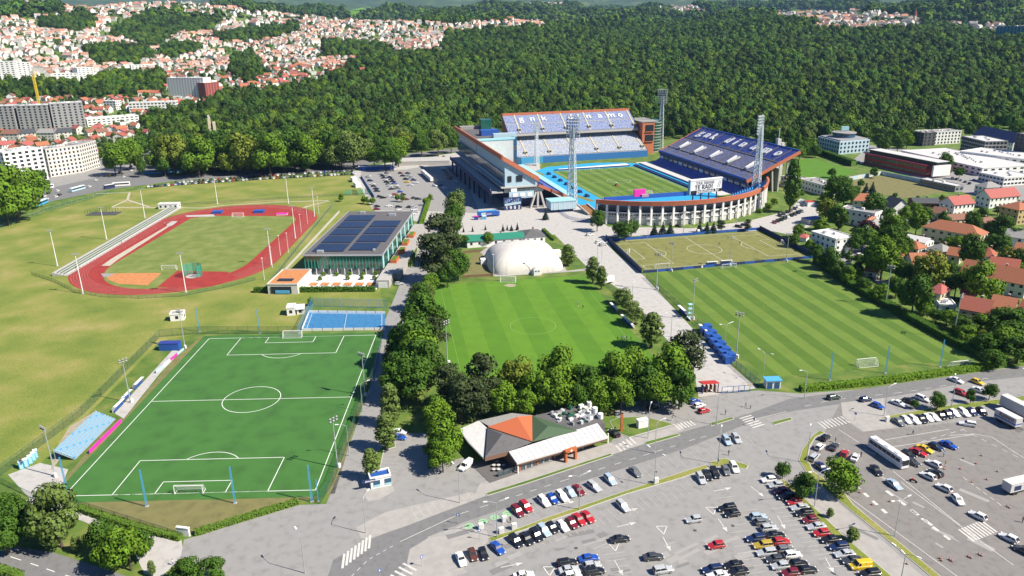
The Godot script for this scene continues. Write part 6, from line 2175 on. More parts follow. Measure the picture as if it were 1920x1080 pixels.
	for e in [[1228, 850, "single"], [862, 943, "single"], [686, 1000, "single"], [932, 1008, "double"], [1086, 956, "double"], [1227, 910, "double"], [1346, 870, "single"], [1527, 950, "double"], [1677, 1006, "double"], [1685, 1110, "double"], [1512, 868, "single"], [1508, 748, "single"], [1657, 780, "single"], [1343, 797, "single"], [1215, 822, "single"], [655, 855, "single"], [680, 772, "single"], [1120, 488, "single"], [1185, 575, "single"], [1258, 632, "single"], [1358, 655, "double"], [1430, 712, "double"], [1783, 765, "single"], [1920, 745, "single"], [1128, 492, "double"], [572, 1075, "single"], [1214, 458, "single"], [1295, 430, "single"], [1380, 425, "single"]]:
		put(e[2], G(e[0], e[1]), [0.4, 2.2, 1.2, 3.4][k % 4], "%s-armed street lamp, %s along the photograph from the bottom left" % [e[2], ordi(k)] if false else "", "street lamps")
		k += 1
	label_row("street_lamp", ["beside restaurant verge", "in front of parking nook", "on corner of access road", "at left end of long verge", "on long verge behind white car", "at middle of long verge", "at right end of long verge", "on footway verge beside round tree", "on coach park verge, upper", "on coach park verge, lower", "beside curved verge", "on pavement by hedge", "at coach park island end", "beside zebra crossing", "beside grass triangle", "along access road, near", "along access road, far", "beside concrete road top", "beside concrete road middle", "on concrete road left side", "inside striped pitch fence", "behind guard hut", "among trees of upper bays", "beside white lorry", "at olive pitch corner", "at bottom edge plaza", "before curved stand, left", "before curved stand, middle", "before curved stand, right"])
	k = 0
	for e in [[275.5, 950], [441, 944], [585, 941], [127, 925], [597, 940]]:
		put("netpost", G(e[0], e[1]), 0.0, "blue lattice net post behind turf pitch goal, %s" % ["second from left", "centre", "right", "leftmost", "rightmost"][k], "ball net posts", [1, 1, 1, 1, .6][k])
		k += 1
	k = 0
	for e in [[374, 622], [487, 625], [1556, 713], [1660, 700], [1762, 688]]:
		put("netpost", G(e[0], e[1]), 0.0, ["blue net post beyond turf pitch, left", "blue net post beyond turf pitch, right", "blue net post beyond striped pitch, left", "blue net post beyond striped pitch, centre", "blue net post beyond striped pitch, right"][k], "ball net posts", 0.95)
		k += 1
	# goals
	for e in [[354, 926, 0.0157, "white goal at near end of turf pitch", 1], [549.5, 630.5, PI + 0.0157, "white goal at far end of turf pitch", 1], [953, 527, PI - 0.16, "white goal at far end of middle pitch", 1], [1623, 684, 0.17 + PI, "white goal at near end of striped pitch", 0], [1367, 504, 0.17, "white goal at far end of striped pitch", 0], [1180, 478, 1.38, "white goal at left end of olive pitch", 1], [1466, 460, -1.76, "white goal at right end of olive pitch", 1], [447, 406, 3.1, "white goal at far end of infield", 0], [317, 506, 0.0, "white goal at near end of infield", 0], [1801, 689, 0.2, "spare white goal by roadside hedge", 0], [1242, 503, 0.2, "spare white goal behind olive pitch corner", 1]]:
		put("goal", G(e[0], e[1]), e[2] + (PI if e[4] == 1 and false else 0.0), e[3], "football goals")
	# dugouts
	k = 0
	for e in [[262, 724, 1.58], [240, 748, 1.58], [225, 766, 1.58], [1335, 498, 0.2], [1362, 495.5, 0.2], [1246, 441, 3.3], [1316, 436, 3.3], [1149, 580, -1.35], [1170, 603, -1.35], [1180, 612, -1.35]]:
		put("dugout", G(e[0], e[1]), e[2], ["dugout beside turf pitch, far", "dugout beside turf pitch, middle", "dugout beside turf pitch, near", "dugout on low blue wall, left", "dugout on low blue wall, right", "dugout on far side of olive pitch, left", "dugout on far side of olive pitch, right", "dark dugout beside middle pitch, far", "dark dugout beside middle pitch, middle", "dark dugout beside middle pitch, near"][k], "dugouts", 1.0)
		k += 1
	# bleacher
	var o := thing("bleacher", "pale blue bleacher beside turf pitch", "bleacher")
	var a := G(142, 863)
	var c := G(217, 788)
	var dv := (c - a)
	var L := dv.length()
	var nn := Vector3(dv.z, 0, -dv.x).normalized()
	for r in 7:
		for i in 26:
			var q := a.lerp(c, (i + 0.5) / 26.0) + nn * (0.5 + r * 0.8)
			bp(o, "seat", M.bleacher if (i * 7 + r * 3) % 11 else M.blue_light, q + Vector3(0, 0.75 + r * 0.4, 0), Vector3(0.5, 0.35, L / 26.0 - 0.12), Basis(Vector3.UP, atan2(dv.x, dv.z)))
		bp(o, "deck", M.steel, (a + c) / 2 + nn * (0.3 + r * 0.8) + Vector3(0, 0.42 + r * 0.4, 0), Vector3(0.85, 0.08, L), Basis(Vector3.UP, atan2(dv.x, dv.z)))
	for i in 8:
		var fm := MB.new()
		var q := a.lerp(c, i / 7.0)
		fm.beam(q + Vector3(0, 0.1, 0), q + nn * 5.6 + Vector3(0, 3.0, 0), 0.1, 0.12)
		fm.beam(q + nn * 5.6, q + nn * 5.6 + Vector3(0, 4.0, 0), 0.1, 0.1)
		part(o, "frame", fm.mesh(), M.steel_blue)
	# track terrace
	o = thing("track_terrace", "long stepped terrace with green benches beside running track", "stand")
	a = G(97, 518)
	c = G(318, 391)
	dv = c - a
	nn = Vector3(-dv.z, 0, dv.x).normalized()
	if nn.x < 0:
		nn = -nn
	for r in 5:
		bp(o, "step", M.pale if r % 2 == 0 else M.concrete, (a + c) / 2 + nn * (1.0 + r * 1.5) + Vector3(0, (1.7 - r * 0.38) / 2, 0), Vector3(1.5, 1.7 - r * 0.38, dv.length()), Basis(Vector3.UP, atan2(dv.x, dv.z)))
		if r in [1, 2, 3]:
			bp(o, "bench", M.fence_green, (a + c) / 2 + nn * (1.0 + r * 1.5) + Vector3(0, 1.95 - r * 0.38, 0), Vector3(0.4, 0.2, dv.length() - 2), Basis(Vector3.UP, atan2(dv.x, dv.z)))
	for i in 40:
		bp(o, "rail_post", M.white, a.lerp(c, (i + 0.5) / 40.0) + nn * 8.0 + Vector3(0, 0.6, 0), Vector3(0.1, 1.2, 0.1))
	bp(o, "rail", M.white, (a + c) / 2 + nn * 8.0 + Vector3(0, 1.2, 0), Vector3(0.1, 0.1, dv.length()), Basis(Vector3.UP, atan2(dv.x, dv.z)))
	# throwing cage
	o = thing("throwing_cage", "green netted throwing cage on running track", "cage", G(362, 518), 0.0)
	for i in 8:
		var an := deg_to_rad(-40.0 + i * 37.0)
		var an2 := deg_to_rad(-40.0 + (i + 1) * 37.0)
		var p0 := Vector3(cos(an) * 4.4, 0, -sin(an) * 4.4)
		var p1 := Vector3(cos(an2) * 4.4, 0, -sin(an2) * 4.4)
		bp(o, "post", M.net_green, p0 + Vector3(0, 3, 0), Vector3(0.18, 6, 0.18))
		if i < 7:
			var nb := MB.new()
			nb.quad(p0, p1, p1 + Vector3(0, 5.8, 0), p0 + Vector3(0, 5.8, 0))
			part(o, "net", nb.mesh(), M.mesh_net)
	var ring := MB.new()
	ring.tube(Vector3(0, 0.05, 0), Vector3(0, 0.1, 0), 3.4, 3.4, 20)
	part(o, "pad", ring.mesh(), M.concrete)
	# mats and boxes
	box_thing("landing_mat", "blue landing mat on track, left", "mat", G(408, 399.5), 0.05, Vector3(6, 1.2, 5), M.blue, M.blue)
	box_thing("landing_mat", "blue landing mat on track, right", "mat", G(486, 398), 0.05, Vector3(6.4, 1.2, 5.4), M.blue, M.blue)
	box_thing("landing_mat", "pink and white high jump mat on track", "mat", G(529, 402.5), 0.05, Vector3(7, 0.7, 3.5), M.white, M.pink)
	box_thing("container", "dark blue storage container beside turf pitch", "container", G(320, 655), 0.02, Vector3(7.4, 2.8, 2.8), M.blue, M.seat_blue)
	k = 0
	for e in [[50, 874], [41, 878], [58, 868], [64, 862], [68, 857]]:
		var t := thing("portable_toilet", "blue portable toilet by field fence, %s from the left" % ["second", "first", "third", "fourth", "fifth"][k], "toilet", G(e[0], e[1]), 0.6, "portable toilets")
		bp(t, "cabin", M.blue_light, Vector3(0, 1.1, 0), Vector3(1.1, 2.2, 1.1))
		bp(t, "roof", M.white, Vector3(0, 2.3, 0), Vector3(1.15, 0.2, 1.15))
		bp(t, "door", M.pale_cyan, Vector3(0, 1.05, 0.57), Vector3(0.75, 1.9, 0.05))
		k += 1
	box_thing("play_court", "dark fenced outdoor gym on dry field", "gym", G(195, 401), 0.0, Vector3(20, 0.12, 9), M.dark_wall, M.dark_wall)
	for i in 12:
		var g := G(162 + i * 5.2, 401.5 - (i % 3) * 2.2)
		var t := thing("exercise_frame", "exercise frame in dark outdoor gym, %s from the left" % ordi(i), "gym frame", g + Vector3(0, 0.3, 0), 0.4 * i, "outdoor gym frames")
		bp(t, "bar", M.fence_green, Vector3(0, 2.2, 0), Vector3(2.0, 0.1, 0.1))
		bp(t, "post", M.dark, Vector3(-1, 1.1, 0), Vector3(0.12, 2.2, 0.12))
		bp(t, "post", M.dark, Vector3(1, 1.1, 0), Vector3(0.12, 2.2, 0.12))
	box_thing("entrance_canopy", "long low ticket building with blue counter by far car park", "building", G(706, 318), 0.03, Vector3(30, 3.2, 5), M.blue, M.white)
	box_thing("ramp_wall", "pale concrete loading platform beside far car park", "platform", G(795, 306), 0.06, Vector3(46, 3.4, 22), M.concrete, M.pale)
	# throwing practice nets in the field corner
	o = thing("practice_nets", "green practice net enclosure beside far car park", "cage", G(672, 364), 0.3)
	for i in 6:
		bp(o, "post", M.net_green, Vector3(-9 + i * 3.6, 2, (i % 2) * 5.0), Vector3(0.15, 4, 0.15))
	for i in 4:
		var nb := MB.new()
		nb.quad(Vector3(-9 + i * 4.6, 0, 0), Vector3(-9 + i * 4.6 + 3.6, 0, 5 * (i % 2)), Vector3(-9 + i * 4.6 + 3.6, 3.8, 5 * (i % 2)), Vector3(-9 + i * 4.6, 3.8, 0))
		part(o, "net", nb.mesh(), M.mesh_net)
	for e in [[664, 340], [670, 350]]:
		box_thing("canopy_roof", "white canopy frame beside practice nets, %s" % ("rear" if e[0] == 664 else "front"), "canopy", G(e[0], e[1]), 0.4, Vector3(4, 3, 8), M.white)
	# cabinets, signs, cones
	k = 0
	for e in [[940, 1000], [964, 992], [902, 992], [946, 978], [1230, 906], [1663, 790]]:
		put("cabinet", G(e[0], e[1]) + Vector3(0, 0.05, 0), 0.4, "white utility cabinet %s" % ["on left end of long verge", "on long verge beside bays", "beside charging bays, left", "beside charging bays, right", "at lamp on long verge", "on island by row of cars"][k], "utility cabinets")
		k += 1
	k = 0
	for e in [[859, 982], [899, 1012], [713, 1088], [791, 1062], [926, 985], [1178, 810], [1345, 878], [1412, 800], [1602, 790], [820, 875]]:
		put("sign", G(e[0], e[1]) + Vector3(0, 0.05, 0), 0.3 * k, "small blue road sign %s" % ["before charging bays", "beside blue car at verge end", "at bottom edge of road", "on street corner", "behind charging bays", "on grass triangle", "at right end of long verge", "beside upper zebra crossing", "on coach park corner", "beside parking nook"][k], "road signs")
		k += 1
	var cg := 0
	for e in [[1762, 1048], [1765, 1052], [1780, 1050], [1784, 1053], [1815, 1044], [1820, 1047], [1835, 1040], [1840, 1043], [1888, 950], [1892, 953], [1668, 941], [1635, 947], [1612, 924], [1700, 1058], [1770, 880], [1800, 880], [1830, 870], [1850, 900], [1822, 905], [1806, 860], [1870, 885], [1840, 855]]:
		put("cone", G(e[0], e[1]) + Vector3(0, 0.05, 0), 0.0, "orange and white traffic cone standing on the coach park asphalt", "traffic cones on the coach park")
		cg += 1

func label_row(nm: String, labs: Array) -> void:
	for i in labs.size():
		var o := get_node_or_null(nm if i == 0 else "%s_%03d" % [nm, i])
		if o:
			o.set_meta("label", "tall street lamp " + labs[i])

# ---------------------------------------------------------------- vehicles
func all_cars() -> void:
	var c9 := func(l: Array) -> Array:
		var o := []
		for e in l:
			var f: Array = e.duplicate()
			f[0] = 1280 + e[0] / 3.0
			f[1] = 720 + e[1] / 3.0
			o.append(f)
		return o
	var c8 := func(l: Array) -> Array:
		var o := []
		for e in l:
			var f: Array = e.duplicate()
			f[0] = 640 + e[0] / 3.0
			f[1] = 720 + e[1] / 3.0
			o.append(f)
		return o
	var P := "cars parked in the front car park"
	cars("in row beside footway verge", P, c9.call([[485, 540, "w"], [525, 570, "s"], [557, 602, "m"], [583, 634, "k"], [630, 665, "r"], [657, 696, "s"], [682, 727, "k"], [717, 766, "m"], [750, 803, "s"], [780, 840, "r"], [832, 876, "k"], [875, 917, "n"], [910, 958, "s"], [950, 993, "d"], [1000, 1025, "y", "van"], [1050, 1068, "k"]]), -30, 3, true, "from the top")
	cars("in middle double row, right half", P, c9.call([[425, 748, "p"], [450, 778, "g"], [485, 812, "s"], [520, 852, "k"], [555, 888, "r"], [578, 932, "g"], [618, 962, "w"], [655, 1012, "k"], [705, 1047, "k"]]), 30, -3, true, "from the top")
	cars("in middle double row, left half", P, c9.call([[410, 870, "n"], [450, 908, "a"], [470, 950, "s"], [515, 987, "d"], [548, 1025, "s"], [605, 1064, "m"]]), -30, 3, true, "from the top")
	cars("in loose group left of double row", P, c9.call([[248, 699, "k", "estate"], [277, 732, "k", "hatchback"], [62, 764, "s"], [187, 909, "r", "hatchback"], [285, 1020, "k"], [165, 1045, "n"], [312, 1057, "k"], [195, 1078, "w"]]), -30, 4, true, "from the top")
	cars("at right end of long verge", P, c9.call([[103, 534, "s", "estate"], [137, 514, "k"], [182, 502, "k"], [243, 489, "g"], [290, 472, "w", "estate"]]), 18, 30)
	cars("in roadside bay right of lamp", P, c9.call([[248, 320, "p", "estate"], [302, 309, "s", "estate"]]), 20, 27)
	cars("before red gate", P, c9.call([[120, 152, "r"], [93, 122, "w"], [67, 99, "b"]]), 30, -8)
	cars("driving on main road", "cars on the road", c9.call([[850, 77, "e", "estate"], [1030, 88, "n", "hatchback"]]), 30, -4)
	cars("in upper bays beside island trees", P, c9.call([[1097, 124, "b"], [1215, 110, "w"], [1280, 99, "k"], [1352, 84, "w"], [1568, 52, "r"], [1670, 37, "w"], [1540, -20, "w"], [1660, -10, "y"]]), 26, 10)
	cars("in row below island trees", P, c9.call([[1215, 214, "g"], [1255, 204, "w"], [1302, 204, "w"], [1342, 198, "k"], [1378, 193, "w"], [1412, 187, "w"], [1455, 180, "k"], [1493, 173, "d"], [1528, 166, "w"], [1582, 163, "w"], [1627, 159, "n"], [1682, 156, "k"]]), 24, 16)
	cars("driving below row of cars", "cars on the road", c9.call([[1602, 226, "w", "estate"]]), -30, -5)
	cars("parked round curved verge", P, c9.call([[803, 302, "k", "", 18, -14], [772, 354, "w", "", 20, -17], [740, 412, "s", "", 18, -18], [783, 470, "n", "", 18, 16], [852, 353, "d", "", 12, -16], [910, 392, "r", "", 10, -18], [970, 414, "w", "", 10, -18]]), 18, -14)
	cars("waiting in coach park", P, c9.call([[1090, 487, "k", "saloon", 16, 18], [1190, 567, "p", "saloon", 26, 20], [1270, 397, "k"], [1327, 385, "r"], [1362, 367, "y"], [1425, 354, "n"], [1497, 344, "b"], [1293, 442, "d"]]), 28, 12)
	cars("in learner line of coach park", P, c9.call([[1412, 450, "w"], [1420, 502, "k"], [1380, 519, "w"], [1470, 585, "w"], [1547, 654, "w", "", 22, 22], [1660, 742, "w"], [1835, 867, "w"], [1912, 935, "d"]]), -28, -14, true, "from the top")
	cars("in roadside bays below restaurant", P, c8.call([[993, 717, "m"], [1040, 692, "r"], [1140, 662, "w"], [1188, 648, "b"], [1243, 634, "w"], [1288, 611, "p"], [1335, 598, "m"], [1423, 579, "s", "estate", 20, 15], [1513, 541, "p", "estate"], [1655, 496, "g"]]), 20, 20)
	cars("at left end of long verge", P, c8.call([[880, 924, "b", "", 20, 22], [800, 957, "k"], [740, 962, "o"], [673, 987, "w"]]), 13, 30)
	cars("in row below long verge", P, c8.call([[983, 885, "k"], [1043, 872, "k"], [1098, 852, "k"], [1140, 826, "p"], [1187, 810, "k"], [1245, 802, "w"], [1297, 785, "m"], [1338, 763, "r"], [1387, 749, "r"], [1585, 689, "s", "estate"]]), 20, 20)
	cars("in lower left of car park", P, c8.call([[1567, 874, "k", "saloon", 30, -4], [1755, 974, "d", "saloon", 30, -3], [1810, 1047, "s"], [1270, 1007, "k"], [1390, 982, "b"], [1410, 1022, "s"], [1280, 1047, "s"], [1425, 1057, "k"], [1025, 1078, "w"], [1300, 1078, "w"]]), 30, -5, true, "from the top")
	cars("behind restaurant", P, c8.call([[1535, 277, "k", "saloon", -18, -14], [1757, 132, "k", "saloon", 26, -8]]), 26, -8)
	cars("in shade of parking nook", P, c8.call([[325, 272, "w"], [322, 302, "b"]]), 28, 2)
	cars("beside restaurant terrace", P, c8.call([[700, 462, "w", "van"]]), -26, 20)
	var Q := "cars on the concrete road and by the hall"
	cars("at olive pitch corner", Q, [[1106, 440, "w"], [1123, 454, "w"], [1130, 459, "s"]], 14, -2, false)
	cars("on shaded service road", Q, [[809, 420, "s", "", 2, 14], [804, 432, "k", "", 2, 14], [794, 463, "b", "", 2, 14], [748, 532, "s", "", 16, -2]], 10, 8, false)
	cars("before curved stand", Q, [[1281, 414.5, "k"], [1272, 424, "k"], [1385, 425, "k"], [1395, 422, "d"], [1214, 414, "d"], [1203, 417, "m"]], 14, 2, false)
	var sc := []
	for i in 9:
		sc.append([1452 + i * 6.4, 417 - i * 2.6, ["m", "k", "k", "d", "w", "k", "d", "k", "g"][i]])
	cars("before low hedge beside stadium", Q, sc, 8, 6, false)
	var sc2 := []
	for i in 7:
		sc2.append([1462 + i * 7.0, 404 - i * 3.2, ["k", "d", "k", "g", "k", "w", "d"][i]])
	cars("behind low hedge beside stadium", Q, sc2, 8, 6, false)
	cars("in lane behind white villa", Q, [[1592, 492, "w"], [1606, 482, "d"], [1612, 478, "w"], [1590, 473, "w"], [1606, 484, "k"], [1644, 518, "w"], [1640, 522, "g"], [1668, 528, "w"]], 12, -3, false)
	cars("in works yard beside glass pavilion", Q, [[1786, 334, "w"], [1794, 336, "k"], [1802, 338, "s"], [1810, 341, "d"], [1818, 344, "k"], [1826, 338, "b"], [1616, 306, "w"], [1610, 304, "s"], [1605, 308, "k"], [1840, 352, "w"], [1850, 354, "s"], [1860, 357, "n"]], 8, -4, false)
	# far car park
	var far := func(l: Array) -> Array:
		var o := []
		for e in l:
			o.append([620 + e[0] / 6.75, 280 + e[1] / 6.75, e[2]])
		return o
	var W := "cars in the far car park beside the main stand"
	cars("in file by far blue wall", W, far.call([[478, 338, "w"], [475, 350, "s"], [500, 397, "n"], [530, 440, "w"], [545, 466, "d"], [575, 498, "n"], [590, 529, "d"]]), 14, 0, false, "from the top")
	var col := []
	var cs := "sknwkgwndkbwsgk"
	for i in 7:
		col.append([640 + i * 18.0, 310 + i * 26.0, cs[i]])
	cars("in far car park's second file", W, far.call(col), 14, 0, false, "from the top")
	col = []
	for i in 8:
		col.append([708 + i * 20.0, 302 + i * 26.0, cs[(i + 5) % 15]])
	cars("in far car park's third file", W, far.call(col), 14, 0, false, "from the top")
	cars("in far car park, third column", W, far.call([[885, 302, "m"], [915, 335, "k"], [955, 378, "k"], [965, 415, "y"], [1012, 452, "w"], [975, 302, "d"], [992, 332, "s"], [1025, 358, "s"], [1050, 388, "n"], [1082, 422, "w"]]), 14, 0, false, "from the top")
	cars("in far car park, near rows", W, far.call([[770, 502, "e"], [850, 494, "g"], [880, 537, "b"], [815, 572, "r"], [920, 572, "k"], [750, 592, "w"], [815, 600, "s"], [620, 598, "k"], [665, 612, "k"], [960, 632, "m"], [1055, 617, "d"], [1105, 627, "k"], [1170, 627, "s"], [1270, 627, "g"], [590, 722, "k"], [583, 757, "m"], [862, 762, "w"], [862, 730, "k"], [1050, 732, "s"], [1060, 762, "w"], [1062, 792, "s"], [1030, 822, "w"], [1000, 730, "k"], [740, 716, "w"]]), 14, -1, false, "from the top")
	cars("in shade beside main stand", W, far.call([[1420, 237, "w"], [1440, 268, "d"], [1470, 295, "n"], [1510, 240, "g"], [1530, 270, "k"], [1560, 300, "m"], [1590, 322, "k"], [1490, 325, "m"], [1520, 350, "d"], [1500, 372, "k"], [1355, 402, "s"], [1320, 462, "w"], [1440, 489, "w"], [1600, 402, "s"], [1400, 452, "k"]]), 14, 2, false, "from the top")
	# row along the meadow
	col = []
	var s2 := "wskdgnwrsbkwgdskmwnsgkwdsrkgwsnkdwgskwrdsgnkwsdkgwmskdw"
	for i in 62:
		var t := i / 61.0
		col.append([278 + t * 388, 350 - t * 24 - 1.5 * sin(t * 3.1), s2[i % s2.length()]])
	cars("in long row beyond meadow", "cars in the long row beyond the meadow", col, 3, 9, false)
	col = []
	for i in 46:
		var t := i / 45.0
		col.append([330 + t * 330, 342.5 - t * 22 - 1.5 * sin(t * 3.1), s2[(i * 3 + 5) % s2.length()]])
	cars("in second row beyond meadow", "cars in the second row beyond the meadow", col, 3, 9, false)
	# boulevard traffic
	cars("on boulevard at left", "cars on the boulevard", [[28, 383, "s"], [84, 368, "w"], [88, 373, "w"], [105, 369, "w"], [112, 365, "d"], [108, 358, "w"], [91, 362, "k"], [168, 350, "w"], [180, 338, "w"], [232, 332, "w"], [207, 329, "y", "van"], [225, 322, "k"], [236, 318, "n"], [246, 312, "k"], [255, 304, "k"], [262, 298, "d"], [247, 320, "w"], [272, 300, "w"], [15, 389, "k"], [40, 377, "n"], [832, 294, "k"], [795, 299, "e"], [286, 285, "r"]], 10, -4, false)

func lorry(label: String, x0: float, y0: float, x1: float, y1: float, w: float, h: float, body: Material, cab: Material, nm := "box_trailer", cat := "trailer") -> Node3D:
	var a := G(x0, y0)
	var c := G(x1, y1)
	var d := c - a
	var L := d.length()
	var o := thing(nm, label, cat, (a + c) / 2 + Vector3(0, 0.05, 0), atan2(-d.z, d.x))
	var bx := bp(o, "box", body, Vector3(0, 0.95 + h / 2, 0), Vector3(L, h, w))
	bp(o, "roof", M.white_roof if body != M.blue else M.blue_light, Vector3(0, 0.97 + h, 0), Vector3(L + 0.06, 0.08, w + 0.06))
	bp(o, "chassis", M.dark, Vector3(0, 0.75, 0), Vector3(L * 0.95, 0.3, w * 0.5))
	for x in [-0.32, -0.22, 0.3]:
		for s in [-1, 1]:
			part(o, "wheel", carm.tyre, M.rubber, Transform3D(Basis.from_scale(Vector3(1.5, 1.5, 1.4)), Vector3(x * L, 0.46, s * (w / 2 - 0.2))))
	if cab:
		var cb := bp(o, "cab", cab, Vector3(L / 2 + 1.1, 1.75, 0), Vector3(2.0, 2.6, w * 0.96))
		bp(cb, "windscreen", M.window, Vector3(0.5, 0.2, 0), Vector3(0.06, 0.4, 0.9))
		for s in [-1, 1]:
			part(o, "wheel", carm.tyre, M.rubber, Transform3D(Basis.from_scale(Vector3(1.5, 1.5, 1.4)), Vector3(L / 2 + 1.0, 0.46, s * (w / 2 - 0.2))))
	return o

func big_vehicles() -> void:
	# coach
	var a := G(1636, 833)
	var c := G(1690, 877)
	a = G(1633, 841)
	c = G(1690, 880)
	var d := c - a
	var o := thing("coach", "long white coach in coach park", "bus", (a + c) / 2 + Vector3(0.6, 0.05, -0.5), atan2(-d.z, d.x))
	var L := 12.6
	var b := MB.new()
	var rings := []
	for s in [[-L / 2, 0.9, 3.1], [-L / 2 + 0.25, 1.0, 3.4], [L / 2 - 0.5, 1.0, 3.4], [L / 2, 0.92, 2.9]]:
		var w: float = 1.27 * s[1]
		rings.append([Vector3(s[0], 0.35, -w), Vector3(s[0], 2.2, -w), Vector3(s[0], s[2] - 0.2, -w * 0.96), Vector3(s[0], s[2], -w * 0.82), Vector3(s[0], s[2], w * 0.82), Vector3(s[0], s[2] - 0.2, w * 0.96), Vector3(s[0], 2.2, w), Vector3(s[0], 0.35, w)])
	loft(b, rings)
	part(o, "body", b.mesh(), M["car white"])
	for s in [-1, 1]:
		for i in 7:
			bp(o, "window", M.window, Vector3(-5.0 + i * 1.62, 2.35, s * 1.265), Vector3(1.5, 1.0, 0.06))
	bp(o, "windscreen", M.window, Vector3(L / 2 - 0.02, 2.0, 0), Vector3(0.12, 1.7, 2.1))
	bp(o, "rear_window", M.window, Vector3(-L / 2 + 0.02, 2.4, 0), Vector3(0.12, 1.0, 1.9))
	for i in 3:
		bp(o, "roof_hatch", M.stand_white, Vector3(-4 + i * 3.6, 3.46, 0), Vector3(1.4, 0.16, 1.3))
	for x in [-3.6, -2.4, 4.0]:
		for s in [-1, 1]:
			part(o, "wheel", carm.tyre, M.rubber, Transform3D(Basis.from_scale(Vector3(1.5, 1.5, 1.5)), Vector3(x, 0.48, s * 1.1)))
	for s in [-1, 1]:
		bp(o, "mirror", M.dark, Vector3(L / 2 + 0.2, 2.3, s * 1.45), Vector3(0.15, 0.5, 0.2))
	# trailers
	o = lorry("white box trailer with red lettering and blue stripe", 1868, 785, 1908, 806, 2.5, 2.6, M.stand_white, null)
	var Lt := (G(1908, 806) - G(1868, 785)).length()
	bp(o, "stripe", M.blue, Vector3(0, 1.75, 1.27), Vector3(Lt, 0.35, 0.04))
	bp(o, "stripe", M.blue, Vector3(Lt / 2 + 0.02, 1.75, 0), Vector3(0.04, 0.35, 2.5))
	letter(o, "Raben", 1.2, Vector3(0.4, 2.75, 1.30), Vector3.RIGHT, Vector3.UP, M.brown_wall, 0.05)
	for s in [-1, 1]:
		bp(o, "drawbar", M.dark, Vector3(Lt / 2 + 0.8, 0.7, s * 0.4), Vector3(1.8, 0.14, 0.14))
	lorry("large plain white lorry box behind lettered trailer", 1878, 762, 1925, 786, 2.6, 3.2, M.stand_white, M.white, "box_lorry", "lorry")
	o = lorry("small white sales trailer at right edge of coach park", 1884, 926, 1930, 915, 2.6, 2.4, M.stand_white, null, "sales_trailer")
	bp(o, "awning_stripe", M.glass_blue, Vector3(-3.4, 3.0, 0), Vector3(0.1, 0.5, 2.6))
	bp(o, "poster", M.navy, Vector3(-1.8, 2.0, 1.32), Vector3(2.2, 1.3, 0.05))
	o = lorry("blue lorry with painted box before main stand", 896, 408, 930, 405, 2.6, 3.0, M.blue, M.blue, "box_lorry", "lorry")
	bp(o, "painted_panel", M.pale_blue, Vector3(-2.6, 2.3, 1.33), Vector3(3.0, 1.6, 0.04))
	bp(o, "painted_panel", M.lilac, Vector3(1.0, 2.0, 1.33), Vector3(3.4, 0.8, 0.04))
	box_thing("ice_cart", "purple vending cart before blue lorry", "cart", G(893, 412), 0.05, Vector3(2.6, 2.2, 1.8), M.seat_blue, M.pink)
	box_thing("ice_cart", "blue and white vending cart before blue lorry", "cart", G(908, 411), 0.05, Vector3(2.6, 2.0, 1.8), M.blue_light, M.white)
	lorry("white box lorry parked beside trees on concrete road", 1130, 535, 1143, 530, 2.3, 2.6, M.white, M.white, "box_lorry", "lorry")
	lorry("white delivery lorry in far car park", 792, 326, 800, 333, 2.4, 2.6, M.white, M.white, "box_lorry", "lorry")
	lorry("white trailer beside delivery lorry in far car park", 801, 334, 810, 342, 2.4, 2.6, M.white, null)
	# trams and buses at the crossing
	for e in [["tram", "blue low floor tram on boulevard at junction", 266, 327, 342, 323, M.blue_light], ["city_bus", "white coach at stop beside meadow corner", 212, 350, 244, 348, M.white], ["city_bus", "blue bus among boulevard traffic", 66, 389, 88, 380, M.blue_light], ["city_bus", "white and blue bus at boulevard crossing", 133, 361, 158, 354, M.pale_blue], ["city_bus", "pale bus behind boulevard trees", 72, 357, 100, 352, M.white], ["city_bus", "dark blue bus parked at meadow corner", 196, 355, 215, 352, M.navy]]:
		var p := G(e[2], e[3])
		var q := G(e[4], e[5])
		var v := q - p
		var t := thing(e[0], e[1], "tram" if e[0] == "tram" else "bus", (p + q) / 2, atan2(-v.z, v.x), "buses and trams at the junction")
		bp(t, "body", e[6], Vector3(0, 1.7, 0), Vector3(v.length(), 2.7, 2.5))
		for s in [-1, 1]:
			bp(t, "window_band", M.window, Vector3(0, 2.1, s * 1.26), Vector3(v.length() * 0.94, 1.0, 0.05))
		bp(t, "roof", M.white if e[0] != "tram" else M.cyan, Vector3(0, 3.1, 0), Vector3(v.length() * 0.96, 0.2, 2.3))
		for x in [-0.35, 0.35]:
			for s in [-1, 1]:
				part(t, "wheel", carm.tyre, M.rubber, Transform3D(Basis.from_scale(Vector3(1.3, 1.3, 1.2)), Vector3(x * v.length(), 0.42, s * 1.1)))
	# motorbike
	o = thing("motorbike", "dark motorbike with rider in coach park lane", "motorbike", G(1712, 904) + Vector3(0, 0.05, 0), 2.4)
	for s in [-0.7, 0.7]:
		part(o, "wheel", carm.tyre, M.rubber, Transform3D(Basis.from_scale(Vector3(1, 1, 0.5)), Vector3(s, 0.32, 0)))
	bp(o, "frame", M.dark, Vector3(0, 0.6, 0), Vector3(1.1, 0.4, 0.3))
	bp(o, "tank", M.red, Vector3(0.2, 0.85, 0), Vector3(0.6, 0.3, 0.32))
	bp(o, "handlebar", M.steel, Vector3(0.6, 1.05, 0), Vector3(0.08, 0.08, 0.8))

